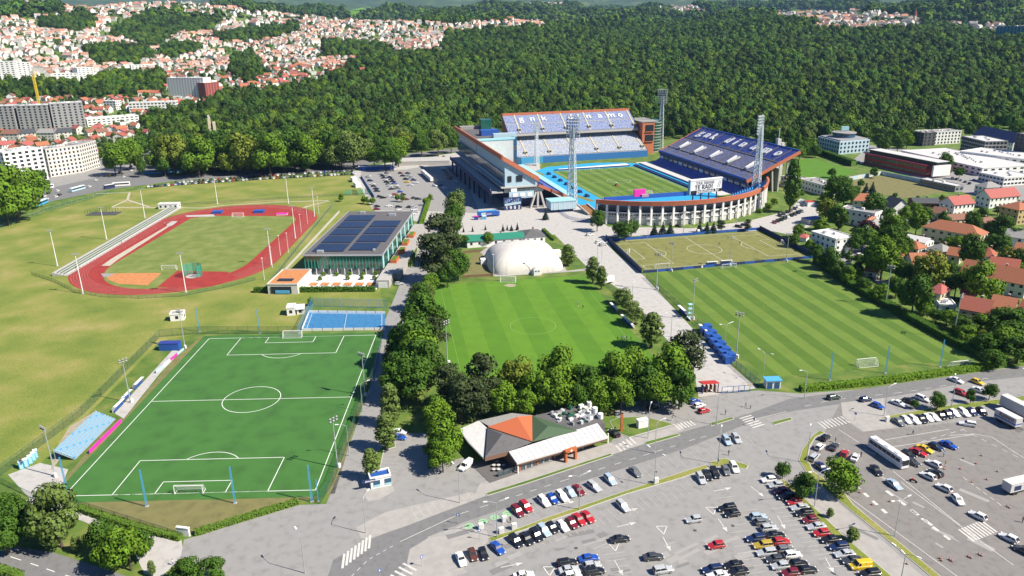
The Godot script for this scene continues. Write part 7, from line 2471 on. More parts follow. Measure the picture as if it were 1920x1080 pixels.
func people() -> void:
	var dk := Color(.03, .03, .035)
	var bl := Color(.02, .05, .25)
	var wt := Color(.7, .7, .7)
	var rd := Color(.35, .03, .03)
	var yl := Color(.6, .5, .1)
	var lp := Color(.30, .45, .65)
	var k := 0
	for e in [[1398, 764, dk, dk, 1, "person in dark clothes walking on forecourt"], [1407, 767, wt, dk, 0, "person in white top standing on forecourt"], [1360, 778, dk, bl, 0, "person in dark top beside small verge"], [1366, 854, dk, dk, 1, "person in dark clothes walking on road edge"], [1711, 816, bl, dk, 1, "person in navy top walking on coach park lane"], [1769, 857, lp, dk, 0, "person in pale blue shirt beside learner cars"], [1772, 875, yl, wt, 0, "person in yellow top beside white car"], [1722, 857, lp, dk, 0, "person in pale blue shirt between parked cars"], [1614, 857, dk, dk, 0, "person in dark clothes beside white car and coach"], [1566, 830, dk, bl, 0, "person in dark top beside grey car"], [957, 980, dk, dk, 0, "person in black beside charging bays"], [1260, 789, dk, wt, 0, "person in dark top beside grass triangle"], [1917, 980, rd, dk, 2, "person in red top at right edge"], [325, 1060, wt, bl, 1, "person in white top crossing lower plaza"]]:
		person(e[0], e[1], e[2], e[3], e[4], k * 1.7, e[5])
		k += 1
	k = 0
	for e in [[1084, 576], [1093, 579], [1084, 570.5], [1158, 639], [1166, 638], [1170, 637], [1175, 638], [1183, 638]]:
		person(e[0], e[1], [dk, bl, lp][k % 3], [wt, dk, bl][k % 3], k % 3, k * 1.3, "player on middle pitch, %s" % ["left of practice pair", "right of practice pair", "rear of practice group", "leftmost of five near trees", "second of five near trees", "third of five near trees", "fourth of five near trees", "rightmost of five near trees"][k], "players on the middle pitch")
		k += 1
	k = 0
	for e in [[1249, 469], [1348, 460], [1356, 452], [1365, 449], [1387, 458], [1342, 443]]:
		person(e[0], e[1], [bl, dk, lp][k % 3], [dk, bl, wt][k % 3], k % 3, k * 1.1, "player on olive pitch, %s from the left" % ordi([0, 2, 3, 4, 5, 1][k]), "players on the olive pitch")
		k += 1
	k = 0
	for e in [[259, 467], [228, 457], [309, 422], [500, 468], [143, 505], [150, 503]]:
		person(e[0], e[1], [dk, bl, wt][k % 3], dk, k % 3, k * 2.1, ["person on infield grass of running track", "person in blue on track beside terrace, middle", "person on track beside terrace, far", "person at right edge of infield", "seated spot visitor at track terrace foot, left", "visitor at track terrace foot, right"][k], "people at the running track")
		k += 1

# ---------------------------------------------------------------- trees one by one
func trees() -> void:
	var mk := func(s: String) -> Array: # "kind x y width height-factor; ..."
		var o := []
		for t in s.split(";"):
			var w := t.strip_edges().split(" ")
			if w.size() >= 4:
				o.append([w[0], float(w[1]), float(w[2]), float(w[3]), float(w[4]) if w.size() > 4 else 1.15])
		return o
	grove("in belt between turf and middle pitches", "trees in the central belt", mk.call("d 783 580 66; d 815 590 50; p 812 617 52 1.3; d 772 629 80; l 780 650 74; d 800 672 80; d 748 692 74; d 777 706 74; d 765 660 60; l 755 640 46; d 735 665 40"))
	grove("beside access road", "slender trees beside the access road", mk.call("b 730 752 34 2.2; b 723 803 38 1.8; b 695 865 30 1.9"))
	grove("beside parking nook", "trees beside the parking nook", mk.call("l 822 772 56; l 834 815 62; l 829 850 52; d 815 835 44; p 841 717 54 1.5; p 862 735 56 1.6; p 905 706 66 1.5; p 888 742 52 1.6; p 925 735 44 1.6"))
	grove("in row below middle pitch", "trees in the row below the middle pitch", mk.call("y 968 702 66; l 1005 728 62; l 1058 690 78; l 1045 724 66; d 1098 716 60; l 1148 698 74; l 1188 684 66; d 1205 716 62; l 1250 684 78; p 1286 655 62 1.4; d 1276 722 62; l 1125 738 52; l 945 742 56; l 985 755 46; l 1165 735 56; l 1235 728 54; d 1080 745 48"))
	grove("in belt beside service road and stadium", "trees along the service road", mk.call("w 853 382 40 1.5; d 846 417 36 1.3; p 828 435 56 1.5; p 818 468 62 1.4; d 858 490 46; d 832 492 44; l 808 530 36; d 786 552 44; p 845 460 40 1.5; d 850 400 34 1.3; d 838 510 40; w 800 545 34"))
	grove("near air dome", "trees near the dome", mk.call("l 915 445 22; d 872 450 18; b 1065 475 26 1.4; c 1023 402 12 1.6"))
	grove("along left side of concrete road", "slender trees along the concrete road", mk.call("b 1112 502 24 1.9; b 1128 517 20 2.0; w 1167 552 34 0.9; w 1180 566 36 0.9; w 1193 588 38 0.9; b 1223 614 40 1.5"))
	grove("before curved stand", "trees before the curved stand", mk.call("d 1120 410 30 1.2; d 1160 427 26; d 1172 429 30; d 1184 424 26; c 1227 430 15 1.6; c 1243 428 15 1.6; c 1257 428 15 1.6; c 1312 425 12 1.6; c 1326 426 13 1.6; c 1338 425 13 1.6; p 1353 420 16 1.4; p 1403 420 15 1.4; k 1487 340 24 3.0"))
	grove("behind clubhouse roof", "small conifers behind the clubhouse", mk.call("c 869 430 4 2.6; c 886 429 4 2.6; c 910 426 4 2.6; c 943 427 6 2.2; c 951 426 4 2.6; c 959 427 7 1.6; c 970 424 6 2.4"))
	grove("among houses right of stadium", "garden trees right of the stadium", mk.call("y 1551 390 36; d 1575 404 36; d 1584 360 34; l 1551 368 22; d 1569 349 38; d 1606 356 14; c 1624 355 14 1.5; c 1636 353 14 1.5; d 1638 383 38; d 1671 404 24; r 1627 427 30; d 1619 442 36; l 1498 429 22; l 1542 423 26; d 1673 442 40; l 1670 423 38; d 1489 448 20; d 1530 472 26; d 1554 480 32; l 1658 476 56; d 1643 484 42; c 1581 472 12 1.6; d 1590 350 30; d 1600 452 30; l 1640 445 26; l 1520 458 18; d 1570 498 30; l 1590 512 26"))
	grove("among orange-roofed houses at right", "garden trees at the right edge", mk.call("l 1718 390 22; l 1721 410 30 1.3; d 1738 400 22; d 1823 412 28; d 1772 407 20; l 1795 457 26; d 1822 465 40 1.3; l 1780 452 20; d 1857 427 22; d 1880 425 34; d 1877 455 30; y 1890 478 28; d 1913 482 28; d 1847 470 16; y 1747 500 52; d 1717 545 50 1.3; l 1846 524 54; d 1795 528 36; c 1820 510 16 1.6; d 1695 506 32; d 1682 533 30; l 1653 545 26; d 1700 455 26; l 1690 470 26; d 1905 440 24; d 1840 400 20; l 1700 400 24; d 1690 420 26; d 1735 520 26; d 1780 500 20"))
	grove("in gardens beyond long dark hedge", "garden shrubs beyond the hedge", mk.call("l 1778 592 34 0.8; d 1808 608 40 0.8; l 1837 604 38 0.8; d 1887 600 54 0.8; d 1905 620 56 0.8; l 1880 632 52 0.8; d 1850 640 44 0.8; d 1913 652 50 0.8; l 1815 625 34 0.8; d 1757 590 30 0.8; l 1735 572 30 0.8; d 1860 668 40 0.8; d 1620 530 26 0.9; l 1640 550 24 0.9; d 1605 512 26 0.9; d 1925 600 50 0.8"))
	grove("on car park verges", "trees on the car park verges", mk.call("l 1580 886 62 1.0; d 1469 879 27; d 1509 908 40; b 1557 960 12 1.4; b 1600 1000 20 1.2; d 1760 748 26; d 1822 741 16 1.4; d 1858 731 24; d 1715 756 14"))
	grove("at lower left corner", "trees at the lower left corner", mk.call("w 100 958 72 1.35; d 40 972 52; d 15 946 44; d 186 1000 50; l 236 1020 66; d 262 1012 42; b 142 1017 15 1.9; b 283 1063 12 2.2; d 345 1072 52 0.9; d 395 1068 48 0.9; d 70 985 50; d 5 1000 50; l 208 1032 50"))
	var bl := []
	for i in 17:
		bl.append([["l", "d", "w", "l", "d", "y"][(i * 5) % 6], 300 + i * 22.5, 288 - (i % 3) * 6.0 - i * 0.6, 40 + (i * 7) % 13, 1.15])
	grove("along boulevard behind row of cars", "tall trees along the boulevard", bl)
	grove("beside far car park and main stand", "trees by the far car park", mk.call("d 720 283 42; l 745 278 40; d 735 290 36; w 820 262 36; l 700 288 30; d 790 268 34; d 845 262 30"))
	grove("before left hotel", "street trees at the left edge", mk.call("l 20 352 60; l 55 345 46; d 75 338 30; l 5 372 50; l 222 290 40; l 240 282 38; d 255 272 34; l 212 300 30; d 32 370 36"))
	var rg := RandomNumberGenerator.new()
	rg.seed = 12
	var gl := []
	while gl.size() < 70:
		var q := Vector2(rg.randf_range(1490, 1925), rg.randf_range(352, 640))
		if not Geometry2D.is_point_in_polygon(q, poly([1535, 470, 1560, 352, 1640, 352, 1790, 372, 1930, 360, 1930, 640, 1870, 660, 1700, 560])):
			continue
		var g := B(q.x, q.y, 2.0)
		var ok := true
		for hb in footprints:
			var l: Vector3 = hb[0].affine_inverse() * g
			if l.x > -2.5 and l.x < hb[1] + 2.5 and l.z < 5.5 and l.z > -hb[2] - 2.5:
				ok = false
		if ok:
			gl.append([["d", "l", "d", "y", "d", "p"][gl.size() % 6], q.x, q.y, rg.randf_range(9, 22) * (0.6 + (q.y - 350) / 400.0), rg.randf_range(0.9, 1.3)])
	grove("filling gardens between houses at right", "small garden trees and shrubs", gl)
	grove("in works yard at right", "trees in the works yard", mk.call("d 1775 298 22; d 1800 322 16; l 1778 318 12; d 1640 322 14; l 1500 283 20; d 1650 262 22; d 1670 258 24; l 1690 254 20; d 1530 280 18; d 1655 300 14; l 1865 246 20; d 1910 240 24; d 1470 292 22; l 1455 300 18; d 1560 322 14; d 1615 342 12; d 1658 268 22; d 1685 264 22; l 1702 260 20; d 1712 254 18; d 1820 242 18; l 1845 240 20; d 1793 240 16; l 1520 270 22; d 1505 275 20"))
	for e in [[1423, 399, 5, 3, "round bush before curved stand, left"], [1440, 391, 6, 4, "round bush before curved stand, middle"], [1452, 384, 6, 4.5, "round bush before curved stand, right"], [583, 573, 3, 4, "small conical yew beside white huts"], [1495, 372, 4, 3, "round bush beside tall columnar tree"], [1505, 366, 4, 3, "second round bush beside tall columnar tree"]]:
		bush(e[4], G(e[0], e[1]), e[2], e[3], "l", "bushes round the stadium")
	var k := 0
	for e in [[690, 383], [700, 384], [745, 378], [755, 379], [798, 385], [806, 378], [640, 378], [682, 382]]:
		tree("l", G(e[0], e[1]), 5.5, 4.6, "small young tree beside far car park, %s from the left" % ordi([2, 3, 4, 5, 6, 7, 0, 1][k]), "young trees at the far car park")
		k += 1

# ---------------------------------------------------------------- woods, town and hills
var VILL := PackedVector2Array([Vector2(-500, 345), Vector2(300, 330), Vector2(288, 262), Vector2(320, 218), Vector2(400, 197), Vector2(430, 184), Vector2(520, 174), Vector2(600, 160), Vector2(640, 134), Vector2(700, 110), Vector2(760, 101), Vector2(830, 101), Vector2(835, 64), Vector2(900, 60), Vector2(1050, 52), Vector2(1050, 40), Vector2(820, 47), Vector2(640, 37), Vector2(480, 24), Vector2(330, 5), Vector2(330, -60), Vector2(-500, -60)])
var GREEN := []
var VIL2 := []
var WOODEDGE := [[-500, 345], [300, 332], [420, 330], [560, 326], [640, 318], [668, 306], [700, 302], [860, 276], [960, 255], [1190, 248], [1240, 262], [1330, 262], [1420, 266], [1490, 288], [1530, 268], [1640, 266], [1700, 266], [1720, 250], [1810, 244], [1990, 240]]

func poly(a: Array) -> PackedVector2Array:
	var p := PackedVector2Array()
	for i in range(0, a.size(), 2):
		p.append(Vector2(a[i], a[i + 1]))
	return p

func zone(q: Vector2) -> int: # 0 none, 1 wood, 2 town
	var lim := 0.0
	for i in WOODEDGE.size() - 1:
		if q.x >= WOODEDGE[i][0] and q.x < WOODEDGE[i + 1][0]:
			lim = lerpf(WOODEDGE[i][1], WOODEDGE[i + 1][1], (q.x - WOODEDGE[i][0]) / (WOODEDGE[i + 1][0] - WOODEDGE[i][0]))
	if q.y > lim:
		return 0
	if Geometry2D.is_point_in_polygon(q, VILL):
		for g in GREEN:
			if Geometry2D.is_point_in_polygon(q, g):
				return 1
		return 2
	for g in VIL2:
		if Geometry2D.is_point_in_polygon(q, g):
			return 2
	return 1

var keep_clear := []
func clear_of(p: Vector3) -> bool:
	for c in keep_clear:
		if Vector2(p.x - c.x, p.z - c.y).length_squared() < c.z * c.z:
			return false
	return true

func landmark(label: String, x0: float, y0: float, x1: float, y1: float, w: float, he: float, hr: float, type: String, wall: Material, roof: Material, opt := {}) -> Node3D:
	var a := T(x0, y0)
	var c := T(x1, y1)
	c.y = minf(a.y, c.y)
	a.y = c.y
	if opt.has("flatten"):
		c = a + (c - a).normalized() * opt.flatten
	opt.merge({"name": "town_building", "cat": "building"})
	var o := house_at(label, a, c, w, he, hr, type, wall, roof, opt)
	var n := maxi(1, int((c - a).length() / 14.0))
	var back := Basis(Vector3.UP, o.rotation.y) * Vector3(0, 0, -w / 2)
	for i in n + 1:
		var m := a.lerp(c, i / float(n)) + back
		keep_clear.append(Vector3(m.x, m.z, w / 2 + 8.0))
		var front := a.lerp(c, i / float(n)) - back * 1.2
		keep_clear.append(Vector3(front.x, front.z, 12.0))
	return o

func town() -> void:
	var big := {"gap": 4.6, "ww": 2.6, "wh": 1.9, "units": 10}
	landmark("white hotel with deep square window grid", 20, 353, 92, 337, 20, 26, 0, "flat", M.white, M.white_roof, big.duplicate())
	landmark("beige hotel wing with rows of small windows", 96, 333, 158, 326, 18, 23, 0, "flat", M.wall, M.grey_roof, {"gap": 3.2, "ww": 1.5, "wh": 1.8, "units": 8})
	landmark("beige hotel wing turned towards side street", 158, 326, 189, 315, 18, 23, 0, "flat", M.wall, M.grey_roof, {"gap": 3.2, "ww": 1.5, "wh": 1.8, "units": 4})
	landmark("low pale roofed building at left edge", -20, 362, 62, 350, 22, 9, 0, "flat", M.cream, M.grey_roof, {"units": 4})
	landmark("dark grey apartment complex, left block", -60, 252, 34, 249, 24, 30, 0, "flat", M.grey_wall, M.white_roof, {"gap": 5.0, "ww": 2.2, "wh": 1.8, "units": 6})
	landmark("dark grey apartment complex, middle block", 40, 248, 98, 247, 24, 30, 0, "flat", M.grey_wall, M.white_roof, {"gap": 5.0, "ww": 2.2, "wh": 1.8, "units": 6})
	landmark("dark grey apartment complex, right block", 103, 247, 164, 244, 24, 31, 0, "flat", M.grey_wall, M.white_roof, {"gap": 5.0, "ww": 2.2, "wh": 1.8, "units": 6})
	for i in 4:
		landmark("terraced row with %s roof before dark complex, %s from the left" % [["brown", "slate", "grey", "dark slate"][i], ordi(i)], 4 + i * 34.0, 268 - i * 1.0, 36 + i * 34.0, 267 - i * 1.0, 13, 9, 4, "gable", M.wall, [M.tile3, M.slate, M.grey_roof, M.slate][i], {"gap": 4.0, "group": "terraced row before the dark complex"})
	landmark("long white school with flat white roof", 165, 238, 262, 231, 20, 9, 0, "flat", M.white, M.white_roof, {"gap": 5.0, "ww": 3.0, "units": 3})
	landmark("white modern apartment block with dark balconies", 244, 214, 332, 212, 18, 14, 0, "flat", M.white, M.white_roof, {"gap": 4.4, "ww": 2.8, "wh": 1.7, "units": 6})
	landmark("small white cubic block beside orange roofs", 196, 207, 219, 207, 12, 12, 0, "flat", M.white, M.white_roof, {"gap": 4.0, "ww": 2.4})
	landmark("white high-rise slab below hillside houses", 318, 184, 386, 186, 20, 30, 0, "flat", M.white, M.white_roof, {"gap": 4.6, "ww": 1.6, "wh": 1.5, "units": 12})
	landmark("red end block of white high-rise", 388, 187, 414, 184, 20, 24, 0, "flat", M.red_tile, M.white_roof, {"gap": 4.2, "ww": 2.2, "wh": 1.6})
	landmark("pair of white slab blocks at left edge, front", -20, 157, 34, 156, 20, 34, 0, "flat", M.white, M.white_roof, {"gap": 6.0, "ww": 3.0, "units": 4})
	landmark("pair of white slab blocks at left edge, rear", 38, 155, 64, 154, 20, 30, 0, "flat", M.white, M.white_roof, {"gap": 6.0, "ww": 3.0, "units": 3})
	landmark("white institute hall with flat roofs", 102, 155, 148, 154, 20, 14, 0, "flat", M.white, M.white_roof, {"gap": 6.0, "ww": 3.0})
	landmark("white institute tower beside flat hall", 149, 154, 180, 152, 18, 22, 0, "flat", M.white, M.white_roof, {"gap": 6.0, "ww": 3.0})
	landmark("long white school on hillside", 247, 132, 312, 130, 16, 9, 0, "flat", M.white, M.white_roof, {"gap": 6.0, "ww": 3.0})
	landmark("turquoise block at far right", 1864, 74, 1960, 76, 30, 30, 0, "flat", mt(.05, .30, .38), M.pale_cyan, {"gap": 8.0, "ww": 5.0, "wh": 2.0})
	landmark("white flat hall before far right village", 1744, 64, 1802, 66, 20, 10, 0, "flat", M.white, M.white_roof, {"gap": 8.0, "ww": 4.0})
	landmark("red-roofed pavilion beside woodland pitch", 676, 138, 714, 136, 18, 6, 4, "gable", M.brown_wall, M.tile2, {})
	sheet("town_square", P2([-90, 402, -90, 305, 60, 300, 200, 296, 300, 280, 322, 318, 250, 332, 60, 376]), 0.02, M.asphalt)
	# church slab tower in the trees
	var o := thing("church_tower", "pale slab church tower rising from trees", "tower", G(403, 276), 0.3)
	bp(o, "slab", M.cream, Vector3(-2.2, 15, 0), Vector3(2.4, 30, 6))
	bp(o, "slab", M.cream, Vector3(2.2, 13, 0), Vector3(2.4, 26, 6))
	bp(o, "core", M.dark_wall, Vector3(0, 12, -1), Vector3(2.0, 24, 3.4))
	bp(o, "bell_frame", M.stand_white, Vector3(-2.2, 31.4, 0), Vector3(1.6, 3, 4), Basis(Vector3.BACK, 0.3))
	keep_clear.append(Vector3(o.position.x, o.position.z, 9))
	keep_clear.append(Vector3(o.position.x + 8, o.position.z + 20, 10))
	# crane
	var c := T(78, 216)
	o = thing("tower_crane", "yellow tower crane behind dark complex", "crane", c, 0.2)
	var b := MB.new()
	for k in 4:
		var a0 := PI / 4 + k * PI / 2
		b.beam(Vector3(cos(a0) * 1.4, 0, sin(a0) * 1.4), Vector3(cos(a0) * 1.4, 50, sin(a0) * 1.4), 0.6, 0.6)
		for i in 12:
			b.beam(Vector3(cos(a0) * 1.4, i * 4.2, sin(a0) * 1.4), Vector3(cos(a0 + PI / 2) * 1.4, i * 4.2 + 4.2, sin(a0 + PI / 2) * 1.4), 0.4, 0.4)
	part(o, "mast", b.mesh(), M.yellow)
	b = MB.new()
	b.beam(Vector3(0, 50, 0), Vector3(-6, 51, -30), 1.2, 1.4)
	b.beam(Vector3(0, 56, 0), Vector3(-6, 51.5, -30), 0.2, 0.2)
	part(o, "jib", b.mesh(), M.yellow)
	bp(o, "cab", M.aisle, Vector3(0, 53, 0), Vector3(3, 6, 3))
	# village steeple
	c = T(1713, 44)
	o = thing("village_church", "white village church with pointed steeple", "church", c, 0.3)
	bp(o, "nave", M.cream, Vector3(-10, 5, 0), Vector3(20, 10, 10))
	bp(o, "nave_roof", M.tile2, Vector3(-10, 11.4, 0), Vector3(20.4, 5, 5), Basis(Vector3.RIGHT, PI / 4))
	bp(o, "tower", M.cream, Vector3(2, 11, 0), Vector3(6, 22, 6))
	b = MB.new()
	b.tube(Vector3(2, 22, 0), Vector3(2, 42, 0), 4.2, 0.1, 6)
	part(o, "spire", b.mesh(), M.tile2)
	keep_clear.append(Vector3(c.x, c.z, 16))
	# clearings on the hills
	for e in [["hill_meadow", [622, 27, 690, 13, 722, 19, 655, 34]], ["hill_meadow", [228, 17, 250, 10, 272, 15, 262, 20]], ["hill_meadow", [33, 37, 66, 37, 66, 43, 36, 44]], ["woodland_pitch", [640, 141, 690, 139, 688, 148, 640, 149]], ["hill_meadow", [1688, 58, 1716, 57, 1714, 61, 1690, 62]], ["hill_meadow", [1860, 88, 1895, 88, 1893, 94, 1862, 93]]]:
		var mb := MB.new()
		var q: Array = e[1]
		for i in 10:
			for j in 5:
				var g := func(u: float, v: float) -> Vector3:
					var x := lerpf(lerpf(q[0], q[2], u), lerpf(q[6], q[4], u), v)
					var y := lerpf(lerpf(q[1], q[3], u), lerpf(q[7], q[5], u), v)
					return T(x, y) + Vector3(0, 1.2, 0)
				mb.quad(g.call(i / 10.0, j / 5.0), g.call((i + 1) / 10.0, j / 5.0), g.call((i + 1) / 10.0, (j + 1) / 5.0), g.call(i / 10.0, (j + 1) / 5.0))
		struct(e[0], mb.smooth(), M.turf if e[0] == "woodland_pitch" else M.mow_c)
		GREEN_CUT.append(poly(q))

var GREEN_CUT := []

func far_house(flat: bool) -> ArrayMesh: # surfaces: walls, roof, windows
	var w := MB.new()
	w.box(Vector3(0, 2.5, 0), Vector3(11.4, 7.4, 9.4))
	w.tri(Vector3(-5.5, 6, -4.5), Vector3(-5.5, 6, 4.5), Vector3(-5.5, 9.2, 0))
	w.tri(Vector3(5.5, 6, -4.5), Vector3(5.5, 6, 4.5), Vector3(5.5, 9.2, 0))
	var g := MB.new()
	for i in 3:
		for s in [-1, 1]:
			g.box(Vector3(-3.4 + i * 3.4, 4.4, s * 4.52), Vector3(1.2, 1.3, 0.1))
			g.box(Vector3(-3.4 + i * 3.4, 1.6, s * 4.52), Vector3(1.2, 1.3, 0.1))
	var r := MB.new()
	r.colored = true
	if flat:
		r.box(Vector3(0, 6.3, 0), Vector3(11.4, 0.6, 9.4))
		r.box(Vector3(2, 7.2, 1), Vector3(4, 1.6, 4))
	else:
		r.quad(Vector3(-6, 5.7, -5), Vector3(6, 5.7, -5), Vector3(6, 9.4, 0), Vector3(-6, 9.4, 0))
		r.quad(Vector3(-6, 5.7, 5), Vector3(6, 5.7, 5), Vector3(6, 9.4, 0), Vector3(-6, 9.4, 0))
		r.box(Vector3(2.4, 9.2, 1.2), Vector3(0.8, 2.0, 0.8))
	var m := w.mesh()
	for b in [r, g]:
		var a := []
		a.resize(Mesh.ARRAY_MAX)
		a[Mesh.ARRAY_VERTEX] = b.v
		if b.colored:
			a[Mesh.ARRAY_COLOR] = b.c
		m.add_surface_from_arrays(Mesh.PRIMITIVE_TRIANGLES, a)
	m.surface_set_material(0, M.far_wall)
	m.surface_set_material(1, M.far_roof)
	m.surface_set_material(2, M.window)
	return m

func multi(nm: String, label: String, cat: String, mesh: Mesh, list: Array, mat: Material) -> void: # list of [Transform3D, Color]
	var mm := MultiMesh.new()
	mm.transform_format = MultiMesh.TRANSFORM_3D
	mm.use_colors = true
	mm.mesh = mesh
	mm.instance_count = list.size()
	for i in list.size():
		mm.set_instance_transform(i, list[i][0])
		mm.set_instance_color(i, list[i][1])
	var o := MultiMeshInstance3D.new()
	o.name = numbered(nm)
	o.multimesh = mm
	if mat:
		o.material_override = mat
	add_child(o)
	o.set_meta("kind", "stuff")
	tag(o, label, cat)

func landscape() -> void:
	M.far_wall = mt(.72, .70, .66, 0.9)
	M.far_roof = mt(1, 1, 1, 0.9)
	M.far_roof.vertex_color_use_as_albedo = true
	for e in [[1580, 274, 26], [1545, 272, 20], [1625, 272, 20], [1765, 254, 16], [1730, 254, 14], [1800, 251, 14], [1830, 262, 26], [1880, 262, 26], [1912, 262, 20], [1660, 280, 26], [1700, 275, 30], [1505, 300, 30], [1550, 305, 26]]:
		var kc := G(e[0], e[1])
		keep_clear.append(Vector3(kc.x, kc.z, e[2]))
	GREEN = [poly([-20, 14, 110, 12, 122, 30, 60, 34, -20, 33]), poly([68, 38, 160, 28, 185, 46, 150, 66, 80, 54]), poly([205, 64, 250, 36, 340, 27, 352, 46, 345, 60, 292, 92, 240, 80]), poly([152, 90, 270, 90, 300, 108, 250, 126, 180, 122]), poly([-20, 158, 120, 156, 300, 140, 318, 160, 300, 178, 180, 188, -20, 186]), poly([330, 42, 420, 34, 400, 60, 350, 66]), poly([300, 92, 350, 82, 380, 95, 340, 112, 300, 108]), poly([400, 72, 470, 58, 560, 52, 560, 62, 480, 80, 420, 84]), poly([605, 82, 690, 84, 740, 96, 690, 112, 610, 108]), poly([440, 108, 470, 100, 500, 140, 460, 160, 430, 140]), poly([262, 236, 300, 215, 320, 218, 288, 262])]
	VIL2 = [poly([1398, 20, 1600, 22, 1722, 34, 1735, 52, 1700, 60, 1500, 62, 1540, 46, 1440, 34]), poly([1756, 44, 1840, 50, 1960, 52, 1960, 66, 1860, 68, 1790, 56]), poly([1232, 13, 1300, 14, 1345, 26, 1310, 32, 1250, 26]), poly([940, 3, 1060, 3, 1060, 12, 940, 10])]
	var dens := FastNoiseLite.new()
	dens.frequency = 0.006
	dens.seed = 8
	var tone := FastNoiseLite.new()
	tone.frequency = 0.007
	tone.seed = 31
	var mid := [[], [], [], []]
	var far := [[], [], []]
	var near := []
	var houses := []
	var r := RandomNumberGenerator.new()
	r.seed = 2024
	var bands := [[600.0, 1500.0, 10.8], [1500.0, 2700.0, 13.6], [2700.0, 6600.0, 25.0]]
	for bd in bands:
		var st: float = bd[2]
		var x: float = -bd[1] * 0.72
		while x < bd[1] * 0.72:
			var z: float = -bd[1]
			while z < -250.0:
				var px := x + r.randf_range(-0.45, 0.45) * st
				var pz := z + r.randf_range(-0.45, 0.45) * st
				z += st
				var d := sqrt(px * px + pz * pz)
				if d < bd[0] or d >= bd[1] or absf(px) > -pz * 0.76:
					continue
				var p := Vector3(px, th(px, pz), pz)
				var q := PX(p)
				if q.x < -120 or q.x > 2040 or q.y < -60:
					continue
				var zn := zone(q)
				if zn == 0 or not clear_of(p):
					continue
				if zn == 2 and (r.randf() > (0.46 if d < 2700 else 0.6) or q.y > 318):
					continue
				var skip := false
				for g in GREEN_CUT:
					if Geometry2D.is_point_in_polygon(q, g):
						skip = true
				if skip:
					continue
				var s := (1.0 if d < 1500 else 1.25 if d < 2700 else 2.5) * (0.68 + 1.15 * pow(r.randf(), 1.8))
				var h := (9.0 + 7.0 * s + r.randf_range(-2, 3)) + 4.0 * tone.get_noise_2d(px * 3.0, pz * 3.0) if zn == 1 else r.randf_range(7, 13)
				if d >= 2700:
					h *= 1.1
				if zn == 2:
					s *= 0.6
				var n := tone.get_noise_2d(px, pz)
				var k := r.randf_range(0.6, 1.5) * (1.0 + 0.5 * n)
				var cc := Color(k * r.randf_range(0.85, 1.25), k, k * r.randf_range(0.75, 1.2))
				if r.randf() < 0.12 + 0.2 * n:
					cc = Color(2.2, 1.85, 0.9) * r.randf_range(0.8, 1.1)
				elif r.randf() < 0.05:
					cc = Color(1.5, 1.4, 1.9) * r.randf_range(0.8, 1.0)
				var t := Transform3D(Basis(Vector3.UP, r.randf() * TAU) * Basis.from_scale(Vector3(s * 1.06, h / 10.0, s * 1.06)), p - Vector3(0, h * 0.12, 0))
				if d < 2700:
					near.append([d, t, cc, p, h, s, zn])
				else:
					far[r.randi() % 3].append([t, cc])
			x += st
	near.sort_custom(func(a, b): return a[0] < b[0])
	var cnt := 0
	for e in near:
		if cnt < 280 and e[6] == 1:
			var kinds := ["d", "d", "l", "d", "y", "w", "d", "l"]
			var kd: String = kinds[(cnt * 5 + int(e[0])) % 8]
			tree(kd, e[3], e[4] * 0.95, e[5] * 11.5, "%s tree at the near edge of the great wood behind the sports park" % TREE[kd][1], "trees at the near edge of the great wood", "forest_tree")
			cnt += 1
		else:
			mid[r.randi() % 4].append([e[1], e[2]])
	for i in 4:
		multi("wood", "dense green woodland covering the plain and slopes behind the stadium", "forest", crowns.mid[i], mid[i], M.wood_far)
	for i in 3:
		multi("distant_wood", "distant blue-green woods on the far hills", "forest", crowns.far[i], far[i], M.wood_far)
	# houses
	for bd in [[740.0, 2500.0, 19.0], [2500.0, 5600.0, 34.0]]:
		var st: float = bd[2]
		var x: float = -bd[1] * 0.75
		while x < bd[1] * 0.72:
			var z: float = -bd[1]
			while z < -450.0:
				var px := x + r.randf_range(-0.36, 0.36) * st
				var pz := z + r.randf_range(-0.36, 0.36) * st
				z += st
				var d := sqrt(px * px + pz * pz)
				if d < bd[0] or d >= bd[1] or absf(px) > -pz * 0.76:
					continue
				var p := Vector3(px, th(px, pz), pz)
				var q := PX(p)
				if q.x < -100 or q.x > 2020 or q.y < -40 or q.y > (300 if q.x < 190 else 268):
					continue
				var zn := zone(q)
				if zn != 2 and not (d > 3000 and r.randf() < 0.012):
					continue
				if zn == 2 and dens.get_noise_2d(px, pz) < -0.28 or not clear_of(p):
					continue
				if zn == 2 and r.randf() > 0.72:
					continue
				houses.append([d, p, snappedf(dens.get_noise_2d(pz * 0.4, px * 0.4) * 6.0, 0.7) + r.randf_range(-0.15, 0.15) + (PI / 2 if r.randf() < 0.3 else 0.0), r.randf_range(0.85, 1.25) * (1.35 if d > 2500 else 1.0), r.randf()])
			x += st
	houses.sort_custom(func(a, b): return a[0] < b[0])
	var gm := far_house(false)
	var fm := far_house(true)
	var stuff := [[], []]
	var roofs := [Color(.45, .22, .15), Color(.40, .18, .13), Color(.31, .19, .15), Color(.35, .32, .30), Color(.45, .28, .22)]
